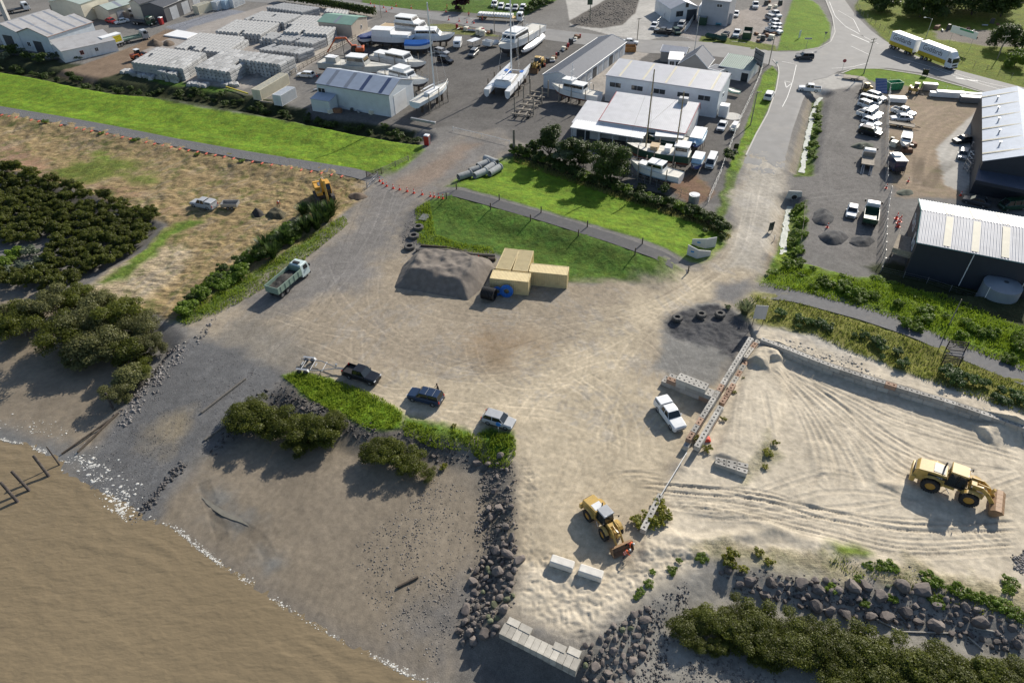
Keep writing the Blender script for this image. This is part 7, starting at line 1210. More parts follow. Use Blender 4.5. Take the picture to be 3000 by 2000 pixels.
def board(label,a,b_,w_,zb,zt,m,name='sign_board',posts=2,back=None,cat='sign',flip=False,pm=None,tilt=0):
 p,q=gnd(*a),gnd(*b_);d=q-p;an=atan2(d.y,d.x);L=max(hypot(d.x,d.y),.2);c=(p+q)/2;t=thing(name,label,cat,c,an);o=MB().box((0,0,(zb+zt)/2),(w_,.05,zt-zb)).build('panel',m,t)
 for x in ((-w_*.4,w_*.4) if posts==2 else (0,)):MB().tube((x,.05,-.1),(x,.05,zt+.02),.045,6).build('post',pm or steel,t)
 return t
board('large grey backed notice board on two legs at the top of the sand stockpile',T(3,2,1572,600),T(3,2,1712,590),1.75,1.1,3.5,SILVER,pm=dsteel)
board('small black framed sign on legs beside the gravel road',T(3,1,1768,1100),T(3,1,1806,1108),1.1,.45,2.1,DGREY,pm=dsteel)
board('dark A frame sign on the verge near the boat workshop',T(3,1,1370,148),T(3,1,1415,150),1.0,.1,1.3,BLACK);board('white street sign panel on the junction lawn',T(3,0,2108,448),T(3,0,2132,440),.9,.2,2.2,WHITE);board('green and white direction sign on the junction lawn',T(3,0,2190,565),T(3,0,2206,565),2.0,2.6,3.0,SILVER,posts=1)
t=board('long white sign on tall posts on the grass right of the lorry',T(4,0,1500,530),T(4,0,1690,590),8.0,3.4,5.2,WHITE);MB().box((.6,-.04,4.9),(4.2,.03,.5)).build('green_band',mat('sign_green',(.03,.25,.12),.5),t)
board('dark sign plate leaning on the kerb of the main road verge',T(4,0,1190,875),T(4,0,1225,880),1.4,.3,1.7,BLACK);board('short white marker post plate at the roadside ditch',T(3,1,1820,1240),T(3,1,1845,1165),.15,.2,1.2,WHITE,posts=1,name='marker_post')
def round_sign(label,base,top,m,r=.38,shape='disc'):
 b,h=height_of(base,top);t=thing('road_sign',label,'road sign',b,R(-20));MB().tube((0,0,0),(0,0,h),.035,6).build('post',steel,t)
 q=MB()
 if shape=='disc':q.disc((0,-.05,h-.1),r,.03,'y',18)
 else:q.prism([(-r,h+.2),(r,h+.2),(0,h-r*1.5)],-.06,-.03)
 q.build('panel',m,t);return t
t=round_sign('blue round sign on a short post beside the silver hatchback',(1461,1268),(1456,1240),mat('sign_blue',(.02,.16,.5),.4),.34);MB().box((0,-.09,1.0),(.06,.02,.3)).build('arrow',WHITE,t);round_sign('red rimmed speed sign by the concrete entry',T(4,0,262,812),T(4,0,292,695),mat('sign_back',(.3,.05,.06),.5),.45);round_sign('give way sign at the mouth of the side road',T(3,0,1852,775),T(3,0,1858,718),WHITE,.4,'tri');round_sign('triangular sign on the tip of the junction lawn',T(4,0,40,535),T(4,0,135,375),GREY,.45,'tri')
# yard clutter
def boxes(name,label,cat,p,dims,m,rz=0,group=None,z=0,bev=.03,part=None):
 q=gnd(*p);b=MB();b.box((0,0,dims[2]/2),dims);o=b.build(name,m,bev=bev);o.location=q+Vector((0,0,z));o.rotation_euler=(0,0,rz);return tag(o,label,cat,group)
def skip(label,c,f,L,W,H,m,inner=blk):
 t=thing('skip_bin',label,'skip');b=MB();h=W/2
 for sy in (-1,1):b.loft([[(-L/2+.0,sy*h,.1),(-L/2,sy*h,H),(L/2,sy*h,H),(L/2-.0,sy*h,.1)],[(-L/2,sy*(h-.08),.1),(-L/2,sy*(h-.08),H),(L/2,sy*(h-.08),H),(L/2,sy*(h-.08),.1)]])
 for x in (-L/2+.04,L/2-.04):b.box((x,0,H/2+.05),(.08,W-.16,H-.1))
 b.box((0,0,.16),(L-.1,W-.1,.1));b.build('body',m,t);q=MB()
 for k in range(5):
  for sy in (-1,1):q.box((-L/2+.4+k*(L-.8)/4,sy*(h+.04),H/2),(.1,.08,H-.1))
 q.build('rib',m,t)
 if inner:MB().box((0,0,H*.55),(L-.2,W-.2,.1)).build('rubbish',inner,t)
 place(t,c,f,H/2);return t
skip('dark green skip with a rusty rim at the white workshop',T(3,0,1020,220),T(3,0,1045,150),6,2.4,2.3,DGREEN,mat('rust_red',(.16,.03,.02),.8));skip('empty dark green skip beside the flat deck pickup',T(3,0,1530,385),T(3,0,1550,300),6,2.4,1.9,DGREEN);skip('bright green skip full of scrap near the solar panel',T(4,0,858,980),T(4,0,920,975),3.6,2.2,1.8,mat('skip_green',(.05,.28,.13),.5,ns=2,na=.15),white_roof);skip('rusty open skip behind the long row of storage units',T(3,0,60,560),T(3,0,220,560),9,2.4,1.4,mat('rusty_steel',(.30,.15,.05),.75,ns=2,na=.3),soil_m)
solar=mat('solar_cells',(.05,.10,.25),.25,ns=2,na=.1);p=gnd(*T(4,0,680,1090));t=thing('solar_panel','blue tilted solar panel array standing at the head of the depot row','solar panel',p,R(-12));b=MB();b.box((0,0,2.2),(2.6,4.2,.08),rx=.55);o=b.build('panel',solar,t);b=MB()
for k in range(9):b.box((0,(k-4)*.45*cos(.55),2.26+(k-4)*.45*sin(.55)),(2.6,.06,.04),rx=.55)
b.build('grid',SILVER,o)
for x in (-1,1):MB().tube((x,0,0),(x,0,2.2),.06,6).build('leg',steel,t)
for l,x,y,dx,dy,dz,m in (('dark wrapped timber pack beside the forklift',1250,1045,3.2,1.3,1.6,GREY),('white timber pack end of the forklift row',1310,1110,2.0,1.1,.9,WHITE),('long white timber pack on dark bearers by the verge fence',1490,1120,6.0,1.5,1.2,WHITE),('long white topped pack of dark beams next to the racks',1790,1185,7.0,1.6,1.3,GREY),('pale cladding bundle on top row along the verge fence',1900,1165,6.5,.8,.5,WHITE),('white framed glass pack above the white pickup with rack',885,1170,3.8,2.0,.9,WHITE),('white beam stack lying behind the cladding bundle',1690,1105,7.0,.9,.6,WHITE)):
 q=gnd(*T(4,0,x,y));t=thing('timber_pack',l,'timber pack',q,R(-14),'packs along the depot fence');MB().box((0,0,dz/2+.15),(dx,dy,dz)).build('pack',m,t,bev=.03);MB().box((0,0,dz+.2),(dx*1.02,dy*1.02,.1)).build('wrap',white_roof,t)
 for k in (-.35,.35):MB().box((dx*k,0,.07),(.12,dy,.14)).build('bearer',wood,t)
for k,(x,y) in enumerate(((1950,1230),(1920,1310),(1890,1400),(1860,1510))):
 p=gnd(*T(4,0,x,y));t=thing('steel_rack',('tallest corner steel rack at the far end of the long shed','empty steel rack second from the far end of the long shed','steel rack with long white lengths beside the long shed','steel rack holding white pipes near the dark grey sedan')[k],'rack',p,R(-8),'steel racks along the long shed')
 for sx in (-.9,.9):
  for sy in (-1.1,1.1):MB().box((sx,sy,1.3),(.12,.12,2.6)).build('upright',steel,t)
 for z in (.5,1.5,2.5):b=MB();[b.box((0,sy,z),(1.9,.1,.1)) for sy in (-1.1,0,1.1)];[b.box((sx,0,z),(.1,2.2,.1)) for sx in (-.9,.9)];b.build('shelf',steel,t)
 if k>1:MB().box((0,0,1.6),(1.2,2.6,.2)).build('stored_pipes',WHITE,t)
for k,(x,y) in enumerate(((1830,130),(1800,200),(1770,310),(1730,400))):
 p=gnd(*T(4,1,x,y));t=thing('steel_rack',('steel rack beside the dark grey sedan and long shed','steel rack right of the silver hatchback','white framed steel rack on the concrete strip','lowest steel rack on the concrete strip by the shed corner')[k],'rack',p,R(-8),'steel racks along the long shed')
 for sx in (-.9,.9):
  for sy in (-1.1,1.1):MB().box((sx,sy,1.1),(.12,.12,2.2)).build('upright',WHITE if k==2 else steel,t)
 for z in (.5,1.3,2.1):b=MB();[b.box((0,sy,z),(1.9,.1,.1)) for sy in (-1.1,0,1.1)];[b.box((sx,0,z),(.1,2.2,.1)) for sx in (-.9,.9)];b.build('shelf',WHITE if k==2 else steel,t)
p=gnd(*T(4,1,900,430));t=thing('enclosed_trailer','dark blue enclosed trailer with a white roof unit and a rear steel grille','trailer',p,R(86));MB().box((1.8,0,1.6),(3.8,2.2,2.2)).build('body',NAVY,t,bev=.04);MB().box((1.8,0,2.74),(3.9,2.3,.1)).build('roof',SILVER,t);MB().box((2.4,.3,2.95),(1.6,1.3,.35)).build('roof_unit',WHITE,t,bev=.03);[wheel(t,x,sy*1.05,.38,.25) for x in (1.4,2.2) for sy in (-1,1)];b=MB()
for k in range(7):b.box((-.35,-1.0+k*.33,.8),(.06,.06,1.5))
for z in (.1,.45,.8,1.15,1.5):b.box((-.35,0,z),(.06,2.1,.06))
b.build('grille',dsteel,t)
q=gnd(*g9(885,800));t=thing('water_tank','large round grey water tank beside the dark shed wall','water tank',(q.x,q.y,0));b=MB();tank_m=mat('tank_grey',(.20,.235,.27),.5,ns=1,na=.06);b.tube((0,0,0),(0,0,2.9),2.6,36);b.tube((0,0,2.9),(0,0,3.35),2.6,36,.4);b.build('body',tank_m,t);MB().disc((.3,0,3.3),.35,.12,'z',14).build('lid',DGREY,t);MB().tube((-2.5,-.9,.1),(-2.5,-.9,3.1),.06,6).build('pipe',WHITE,t)
a,b_=at(*g9(168,470),2.6),at(*g9(300,505),2.6);d=b_-a;an=atan2(d.y,d.x);L=d.length;t=thing('deck_stair','raised timber deck with railings and stairs at the end of the dark shed','deck',(a.x,a.y,0),an);MB().box((L/2,3.2,2.5),(L,6.6,.14)).build('floor_boards',wood,t)
for x in (.1,L-.1):
 for y in (.1,3.2,6.3):MB().box((x,y,1.2),(.14,.14,2.4)).build('post',dkwood,t)
b=MB();b.box((L/2,0,3.05),(L,.06,.9));b.build('railing',wood,t);b=MB();b.box((0,3.2,3.05),(.06,6.6,.9));b.build('railing',wood,t)
for nm,p,l in (('portable_toilet',T(2,1,205,95),'red and white portable toilet at the end of the long lawn'),('portable_toilet',T(0,0,1862,285),'red portable toilet beside the blue wrapped pallets')):
 q=gnd(*p);t=thing(nm,l,'portable toilet',q,R(-20));MB().box((0,0,1.1),(1.1,1.1,2.1)).build('cabin',RED,t,bev=.05);MB().box((0,0,2.22),(1.15,1.15,.16),top=(.8,.8)).build('roof',WHITE,t);MB().box((.56,0,1.05),(.03,.75,1.8)).build('door',GREY if p[0]>600 else RED,t)
bluewrap=mat('blue_wrap',(.36,.43,.58),.35,ns=2,na=.1,bump=.3,bs=6)
for k,(x,y,z) in enumerate(((265,165,0),(330,170,0),(395,205,0),(340,165,1.35),(385,160,1.35),(380,160,2.7))):boxes('wrapped_pallet','pallet wrapped in pale blue plastic, %s'%('at the left end of its stack','in the bottom middle of its stack','at the lower right of its stack','left one in the second layer','right one in the second layer','alone on top of its stack')[k],'pallet',gA(x,y),(2.0,1.6,1.3),bluewrap,R(18),'blue wrapped pallets',z,.12)
q=MB();P=[at(*gA(*p),.06) for p in ((468,358),(700,390),(812,342),(605,305))];q.loft([[p-Vector((0,0,.05)) for p in P],[p+Vector((0,0,.35)) for p in P]]);tag(q.build('white_sheeting',white_roof,bev=.05),'flat stack of bright white panels beside the concrete stacks','panels')
t=thing('gazebo_trailer','open sided trailer with a white roof in the boat yard','trailer',gnd(*T(2,0,742,560)),R(50));MB().box((0,0,2.4),(3.6,2.2,.12)).build('roof',WHITE,t);MB().box((0,0,.7),(3.4,1.9,.3)).build('deck',dsteel,t)
for x in (-1.6,1.6):
 for y in (-.9,.9):MB().tube((x,y,.7),(x,y,2.4),.05,5).build('post',dsteel,t)
[wheel(t,0,sy*1.0,.35,.22) for sy in (-1,1)]
for k,(p,l) in enumerate(((T(2,0,790,395),'cream water tank behind the cube trailer, left one'),(T(2,0,835,410),'cream water tank behind the cube trailer, right one'))):q=gnd(*p);o=MB().tube((0,0,0),(0,0,1.5),.9,18).tube((0,0,1.5),(0,0,1.7),.9,18,.3).build('small_tank',CREAM);o.location=q;tag(o,l,'tank','cream tanks')
for p,l in ((T(3,1,905,760),'old round steel tank standing by the hedge corner'),):q=gnd(*p);t=thing('steel_tank',l,'tank',q);MB().tube((0,0,0),(0,0,1.7),1.0,20).build('body',steel,t);MB().disc((.2,0,1.72),.8,.06,'z',18).build('lid',WHITE,t)
q=gnd(*T(3,0,1350,1340));o=MB().disc((0,0,.05),2.2,.1,'z',26).build('tank_base',concrete);o.location=q;tag(o,'round concrete tank base on the gravel by the engineering workshop','slab')
for k,(a,b_,l) in enumerate(((T(1,0,250,1020),T(1,0,500,1100),'yellow painted beam lying beside the long cream container'),(T(1,0,890,1215),T(1,0,990,1160),'broken timber offcut below the white container'),(T(2,0,20,1405),T(2,0,300,1460),'grey steel footbridge frame at the end of the ditch'),(T(1,0,640,1190),T(1,0,780,1200),'grey plank pile under the cream container'))):
 p,r_=gnd(*a),gnd(*b_);d=r_-p;o=MB().box((0,0,.5),(d.length,.5 if k==2 else.3,.5 if k==2 else.3)).build('yard_beam',(mat('beam_yellow',(.5,.4,.04),.6),wood,steel,wood)[k],bev=.02);c=(p+r_)/2;o.location=(c.x,c.y,max(c.z,hz(c.x,c.y)) if k!=2 else.4);o.rotation_euler=(0,0,atan2(d.y,d.x));tag(o,l,'beam')
o=MB().box((0,0,.25),(1.6,1.0,.4),top=(.6,.7)).build('red_tarp',mat('tarp_red',(.6,.06,.03),.6,bump=.6,bs=6),bev=.08);o.location=gnd(2063,1288);tag(o,'crumpled red tarpaulin on the weeds behind the block wall','tarpaulin')
pile_m=mat('pile_wood',(.06,.05,.045),.9,ns=3,na=.35,bump=.4,bs=8,dirt=(.26,.22,.18),da=.5);gW=lambda x,y:(x/1.96,1200+y/1.96)
for l,a,b_ in (('leaning timber pile in the brown water, nearest the left edge',(100,527),(2,415)),('leaning timber pile in the water, second from the left',(168,462),(65,352)),('tallest leaning timber pile in the water, third from the left',(280,380),(190,262)),('slim timber pile at the water edge beside the ramp foam',(342,316),(266,210))):
 p=at(*gW(*a),WATER_Z);t_=at(*gW(*b_),WATER_Z+2.6);o=MB().tube(p-(t_-p)*.4,t_,.2 if 'slim' not in l else.12,10,.17 if 'slim' not in l else.08).build('timber_pile',pile_m);tag(o,l,'pile','timber piles')
p,t_=gnd(332,1200),at(309,1150,.9);tag(MB().tube(p-Vector((0,0,.3)),t_,.17,9,.13).build('timber_pile',pile_m),'grey timber pile standing on the mud at the left ramp edge','pile','timber piles')
a,b_=at(2012,1325,.8),at(1935,1452,.8);tag(MB().tube(a,b_,.06,6).build('guard_cable',steel),'pale cable stretched between the block walls across the sand gap','cable')
pole('tall leaning marker post behind the timber stock gate',T(4,2,1490,600),T(4,2,1552,300),.09,wood,name='marker_post',cat='post')
rusty=mat('scrap_rust',(.20,.10,.055),.8,ns=3,na=.4);SC=[(MB().tube((0,0,0),(0,0,.9),.3,10),RED,'drum'),(MB().box((0,0,.3),(1.6,.9,.6),top=(.9,.8)),rusty,'crate'),(MB().box((0,0,.12),(1.2,1.0,.14)).box((0,0,.5),(1.0,.9,.6)),CREAM,'pallet'),(MB().tube((-.9,0,.25),(.9,0,.25),.25,8),steel,'cylinder'),(MB().box((0,0,.5),(.9,.7,1.0),top=(.8,.8)),DGREY,'engine')]
SC=[(b.build('scrap_'+n,m,bev=.03),n) for b,m,n in SC];us=set()
def scrap(p,k,label,group):
 o,n=SC[k];q=gnd(*p);c=o if k not in us else dup(o);us.add(k);c.location=q;c.rotation_euler=(0,0,random.random()*6);c.scale=(random.uniform(.8,1.5),)*3;tag(c,label,n,group)
NM=('red steel drum','rusty open crate','loaded pallet','steel cylinder','dark engine block')
for i in range(16):t=i/15;k=i%5;scrap(T(2,0,1955-390*t+random.uniform(-14,14),425+330*t+random.uniform(-14,14)),k,NM[k]+' in the scrap row along the far wall of the storage units','scrap beside the storage units')
for i in range(14):k=(i*3)%5;scrap(T(2,0,540+30*i+random.uniform(-12,12),335+4*i+random.uniform(-14,14)),k,NM[k]+' among the clutter along the street fence of the boat yard','clutter at the boat yard fence')
for i,(x,y) in enumerate(((1630,400),(1665,430),(1720,380),(1760,420),(1800,450),(1700,470),(1830,400),(1780,100),(1740,60),(1760,30),(1850,90),(1900,60),(1650,480))):k=(1,2,4)[i%3];scrap(T(3,0,x,y),k,NM[k]+' in the machinery clutter beside the verge fence','clutter at the verge fence')
for i,(x,y) in enumerate(((1350,330),(1410,360),(1480,340),(1700,350),(1760,370),(1640,400),(1790,440),(1900,300),(1980,270),(2050,290))):k=(1,3,4)[i%3];scrap(T(4,0,x,y),k,NM[k]+' in the scrap yard on the grass at the top right','scrap at the top right')
for i,(x,y) in enumerate(((980,120),(1050,140),(1000,180),(850,110),(830,60),(1080,100))):k=(2,4,1)[i%3];scrap(T(4,1,x,y),k,NM[k]+' heaped beside the trailer boat in the depot','clutter beside the trailer boat')
for i,(x,y) in enumerate(((1290,1040),(1440,1300),(1520,1290),(1690,1280),(1760,1290),(1920,1310))):k=(3,2,1,4)[i%4];scrap(T(1,0,x,y),k,NM[k]+' in the weeds against the pale blue shed','clutter at the pale blue shed')
# people
skin_m=mat('skin',(.45,.27,.19),.6);hiv=mat('hi_vis_orange',(.80,.13,.03),.6,ns=6,na=.1);hiv_s=mat('reflective_tape',(.75,.76,.70),.35);dark_c=mat('dark_clothes',(.02,.022,.028),.8);navy_c=mat('work_trousers',(.03,.04,.06),.8);hair_m=mat('hair_brown',(.05,.032,.02),.7);helmet=mat('white_helmet',(.75,.75,.72),.4);boot=mat('work_boots',(.05,.035,.025),.8)
def person(label,p,yaw,bend=0.0,top=hiv,low=navy_c,hat=None,reach=.0,vest=True,crouch=0.0,h=1.75,stride=.12):
 """one continuous skinned body; bend = trunk lean forward, crouch = knee bend"""
 V_,E_,R_=[],[],[]
 def add(v,par,r):V_.append(Vector(v));R_.append(r);i=len(V_)-1;(E_.append((par,i)) if par is not None else None);return i
 k=h/1.75;hip=.92-crouch*.35;cb,sb=cos(bend),sin(bend)
 def up(d,x=0):return (x+sb*d,0,hip+cb*d)
 pel=add((0,0,hip),None,.14);sp=add(up(.22),pel,.135);ch=add(up(.42),sp,.15);nk=add(up(.56),ch,.07);hd=add((nk and sb*.64+cb*.03,0,hip+cb*.64),nk,.085);hd2=add((sb*.78+cb*.05,0,hip+cb*.78),hd,.088);add((sb*.87+cb*.03,0,hip+cb*.87),hd2,.06);add((sb*.74+cb*.14,0,hip+cb*.74-sb*.1),hd2,.022)
 for s in (-1,1):
  hj=add((0,s*.10,hip-.06),pel,.11);kn=add((stride*s*.6+crouch*.32,s*.12,.48-crouch*.08),hj,.075);an_=add((stride*s-.02,s*.13,.09),kn,.045);add((stride*s+.16,s*.14,.045),an_,.042)
  sh=add((sb*.47,s*.19,hip+cb*.47),ch,.068);a=reach*.9-bend*.2;el=add((sb*.47+.06+sin(a)*.26,s*.26,hip+cb*.47-cos(a)*.27),sh,.048);wr=add((V_[el].x+sin(a+.35)*.24,s*.25,V_[el].z-cos(a+.35)*.23),el,.033);dv=(V_[wr]-V_[el]).normalized();pm=add(V_[wr]+dv*.06,wr,.034)
  for q,L in ((-.026,.07),(-.009,.085),(.009,.08),(.026,.065)):f1=add(V_[pm]+dv*.045+Vector((0,q,0)),pm,.010);add(V_[f1]+dv*(L-.03)+Vector((.012,0,0)),f1,.008)
  add(V_[pm]+Vector((.035,-s*.035,0))+dv*.015,pm,.010)
 me=bpy.data.meshes.new('person');me.from_pydata([tuple(v) for v in V_],E_,[]);o=bpy.data.objects.new('person',me);C.objects.link(o);o.modifiers.new('s','SKIN');o.modifiers.new('u','SUBSURF').levels=1
 for i,d in enumerate(me.skin_vertices[0].data):d.radius=(R_[i]*(1.0 if i>4 else.85),R_[i]*(1.0 if i>4 else 1.1));d.use_root=(i==0)
 bpy.context.view_layer.update();dg=bpy.context.evaluated_depsgraph_get();m2=bpy.data.meshes.new_from_object(o.evaluated_get(dg));bpy.data.objects.remove(o)
 for m in (top,low,skin_m,boot):m2.materials.append(m)
 headc=V_[hd2];hands=[V_[i] for i in range(len(V_)) if R_[i] in (.034,.010,.008)]
 for pl in m2.polygons:
  c=pl.center;pl.use_smooth=True;u=c.x*sb+(c.z-hip)*cb
  if u>.585 or min((c-q).length for q in hands)<.045:pl.material_index=2
  elif c.z<.13:pl.material_index=3
  elif c.z<hip-.0 and u<.05 and c.z<hip and min((c-q).length for q in hands)>.3 or c.z<.55:pl.material_index=1
 q=gnd(*p);r=ob('person',m2,q,yaw,sc=k);tag(r,label,'person')
 T_=Matrix.Translation((sb*.80+cb*.03,0,hip+cb*.80))@Matrix.Rotation(bend*.9,4,'Y');b=MB();b.X=T_;b.loft([[(.11*cr*cos(a)-.01,.10*cr*sin(a),z) for a in np.linspace(0,2*pi,13)[:-1]] for z,cr in ((-.03,1.0),(.04,.98),(.10,.72),(.13,.2))])
 if hat:b.loft([[(.15*cr*cos(a)+.02,.13*cr*sin(a),z) for a in np.linspace(0,2*pi,13)[:-1]] for z,cr in ((.0,1.),(.015,1.))])
 b.build('helmet' if hat else 'hair',hat or hair_m,r,True)
 if vest:
  b=MB()
  for d in (.12,.33):b.X=Matrix.Translation(up(d))@Matrix.Rotation(bend,4,'Y');b.loft([[(.150*cos(a),.185*sin(a),z) for a in np.linspace(0,2*pi,17)[:-1]] for z in (-.025,.025)],caps=False)
  b.build('reflective_band',hiv_s,r)
 return r
person('worker in orange hi-vis bending over at the corner of the loader bucket',(1836,1600),R(-40),1.15,hat=helmet,reach=.3,crouch=.3)
person('second worker in orange hi-vis crouching below the loader bucket',(1826,1632),R(10),.85,hat=helmet,reach=.5,crouch=.75)
person('person in black clothes standing behind the dark blue car',(1285,1152),R(190),.1,top=dark_c,low=dark_c,vest=False,reach=.6)
person('worker in an orange shirt bending forward on the mown straw',T(1,1,850,805),R(-60),.9,top=hiv,hat=helmet,vest=False,reach=.3)
person('worker in orange standing at the tail of the truck on the street',T(2,0,680,200),R(90),.05,reach=.1);person('worker in orange walking beside the yellow deck truck',T(2,0,835,245),R(0),.05,stride=.2);person('worker in orange walking along the far side of the street',T(2,0,432,112),R(180),.05,stride=.2)
# plants
def leaf_cloud(lobes,n,size,up=.4,shell=.55,seed=0,squash=1.0,aspect=1.6,droop=0.0):
 """leaf-sized quads spread through a crown of ellipsoid lobes [(x, y, z, rx, ry, rz)]"""
 r=np.random.default_rng(seed);L=np.array(lobes,float);wgt=(L[:,3]*L[:,4]*L[:,5])**.67;k=r.choice(len(L),n,p=wgt/wgt.sum());d=r.normal(size=(n,3));d/=np.linalg.norm(d,axis=1)[:,None];d[:,2]=np.where(d[:,2]<-.35,-d[:,2],d[:,2])
 rad=shell+(1-shell)*r.random(n)**.6;rad*=1+.14*r.normal(size=n);c=L[k,:3]+d*L[k,3:]*rad[:,None];nn=d+r.normal(size=(n,3))*.55;nn[:,2]+=up;nn/=np.linalg.norm(nn,axis=1)[:,None]
 t=np.cross(nn,r.normal(size=(n,3)));t/=np.linalg.norm(t,axis=1)[:,None];b=np.cross(nn,t);s=size*(.6+.8*r.random(n))[:,None]*.5;t=t*s*aspect;b=b*s
 v=np.stack([c-t-b*.3,c+b,c+t+b*.3-[0,0,droop],c-b],1).reshape(-1,3);v[:,2]=np.maximum(v[:,2],.02);return v,np.arange(n*4).reshape(n,4)
def lobes(R_,H,n,seed,base=.25,flat=.7):
 r=random.Random(seed);out=[(0,0,H*.5,R_*.55,R_*.55,H*.38)];n=int(n*1.8)
 for i in range(n):a=2*pi*i/n+r.uniform(-.5,.5);q=R_*r.uniform(.3,.8);rr=R_*r.uniform(.2,.38);out.append((q*cos(a),q*sin(a),H*r.uniform(base+.08,.82),rr,rr,rr*flat))
 return out
def branches(R_,H,n,seed,r0,m,name='trunk',lean=.15,split=.3):
 r=random.Random(seed);b=MB();P=Vector((0,0,-.1));Q=Vector((r.uniform(-1,1)*lean*H*.3,r.uniform(-1,1)*lean*H*.3,H*split));b.tube(P,Q,r0,7,r0*.75)
 for i in range(n):
  a=2*pi*i/n+r.uniform(-.4,.4);M_=Q+Vector((cos(a)*R_*.35,sin(a)*R_*.35,H*r.uniform(.15,.25)));E_=M_+Vector((cos(a)*R_*.35,sin(a)*R_*.35,H*r.uniform(.1,.25)));b.tube(Q,M_,r0*.55,5,r0*.38);b.tube(M_,E_,r0*.38,4,r0*.15)
 return b
mang=leafmat('mangrove_leaf',(.044,.060,.009),(.20,.22,.033),.55,.9);mang2=leafmat('mangrove_tree_leaf',(.07,.08,.028),(.24,.24,.085),.45,.8);dark_l=leafmat('dark_tree_leaf',(.024,.046,.010),(.11,.16,.03),.42,.7);lush=leafmat('lush_leaf',(.07,.125,.012),(.23,.33,.035),.45,.9);dune_l=leafmat('dune_shrub_leaf',(.04,.085,.025),(.13,.20,.05),.42,1.5);grey_l=leafmat('grey_tree_leaf',(.06,.085,.05),(.20,.24,.15),.35,.8);flax_l=leafmat('flax_leaf',(.02,.045,.012),(.10,.155,.035),.3,.6);red_l=leafmat('purple_leaf',(.035,.012,.014),(.10,.03,.035),.3,.8);yel_l=leafmat('flower_weed_leaf',(.08,.12,.015),(.34,.30,.03),.35,1.5);grass_l=leafmat('long_grass_blade',(.12,.185,.012),(.33,.42,.05),.5,.6);pamp=leafmat('pale_tussock_leaf',(.12,.17,.07),(.34,.36,.22),.4,.6)
bark=mat('bark_grey',(.15,.135,.115),.9,ns=4,na=.3);bark_d=mat('bark_dark',(.07,.06,.05),.9,ns=4,na=.3)
SHR={}
def shrub_mesh(kind,i):
 k=(kind,i)
 if k in SHR:return SHR[k]
 P={'mang':(mang,1.3,2.1,6,1900,.13),'bush':(dark_l,1.2,1.5,5,1300,.14),'lush':(lush,1.2,1.0,6,1300,.13),'dune':(dune_l,.9,.9,5,1200,.10),'weed':(lush,.8,.42,5,700,.10),'yellow':(yel_l,.7,.6,4,300,.12),'greyb':(grey_l,1.2,1.4,5,420,.2),'red':(red_l,1.5,2.2,5,600,.26)}[kind]
 v,f=leaf_cloud(lobes(P[1],P[2],P[3],hash(kind)%97+i*7 if False else sum(map(ord,kind))+i*7),P[4],P[5],seed=i*13+len(kind));SHR[k]=npmesh(kind+'_shrub',v,f,P[0]);return SHR[k]
def shrub(kind,name,label,p,sc=1.0,group=None,cat='shrub',px=True,szs=None):
 q=gnd(*p) if px else Vector((p[0],p[1],hz(*p)));o=ob(name,shrub_mesh(kind,random.randint(0,3)),q,random.random()*6.28,sc=(sc*random.uniform(.88,1.15),sc*random.uniform(.88,1.15),sc*random.uniform(.85,1.2)) if szs is None else szs);return tag(o,label,cat,group)
TREE={}
def tree(name,label,p,R_,H,lm,n=7,leaves=2600,ls=.34,split=.3,bm=None,group=None,seed=0,cat='tree',nb=5,flat=.85,base=.08):
 q=gnd(*p);v_=seed%4 if group else seed;k=(lm.name,v_)
 if group and k in TREE:o,r0,h0=TREE[k];return tag(dup(o,loc=q,rz=random.random()*6,sc=(R_/r0,R_/r0,H/h0)),label,cat,group)
 t=thing(name,label,cat,q,0,group);branches(R_,H,nb,seed,max(.1,H*.028),0,split=split).build('trunk',bm or bark,t);v,f=leaf_cloud(lobes(R_,H,n,seed,base,flat),leaves,ls,seed=seed+3);ob('crown',npmesh('crown',v,f,lm),parent=t);TREE[k]=(t,R_,H);return t
def scatter(P,sp,seed,z=0.,jit=.45):
 W_=wxy(P,z);r=np.random.default_rng(seed);x0,y0=W_.min(0);x1,y1=W_.max(0);X,Y=np.meshgrid(np.arange(x0,x1,sp),np.arange(y0,y1,sp));X=X+r.uniform(-jit,jit,X.shape)*sp;Y=Y+r.uniform(-jit,jit,Y.shape)*sp;s=sdpoly(X,Y,W_,2);m=s>0;return list(zip(X[m],Y[m]))
pts=scatter(V((-20,400),(0,392),(120,428),(250,468),(380,515),(325,575),(235,630),(170,665),(90,672),(0,665),(-20,660)),1.95,3,-1.2);pts=[p for p in pts if not (at(0,730,-1).x-4<p[0]<at(150,740,-1).x and at(20,800,-1).y<p[1]<at(20,715,-1).y)]
pts.sort(key=lambda p:hypot(*p));
for i,(x,y) in enumerate(pts[:290]):shrub('mang','mangrove_shrub','young olive green mangrove in the dense thicket below the straw field',(x,y),1.0+.25*random.random(),'young mangroves of the left thicket',px=False)
if len(pts)>290:
 vs,fs,o0=[],[],0
 for x,y in pts[290:]:v,f=leaf_cloud(lobes(1.5,2.2,4,int(x*7)%50),330,.3,seed=int(abs(x*y)));v=v+[x,y,hz(x,y)];vs.append(v);fs.append(f+o0);o0+=len(v)
 tag(ob('mangrove_thicket',npmesh('mangrove_thicket',np.vstack(vs),np.vstack(fs),mang)),'far part of the dense young mangrove thicket','mangroves','young mangroves of the left thicket','stuff')
for x,y,s in ((35,590,1.7),(75,585,1.4),(15,610,1.6),(55,625,1.5),(100,610,1.3),(20,640,1.3)):shrub('lush' if (x+y)%2 else 'greyb','tussock_bush','pale green tussock in the hollow among the young mangroves',(x*1.2755,y*1.2755),s,'tussocks in the mangrove hollow')
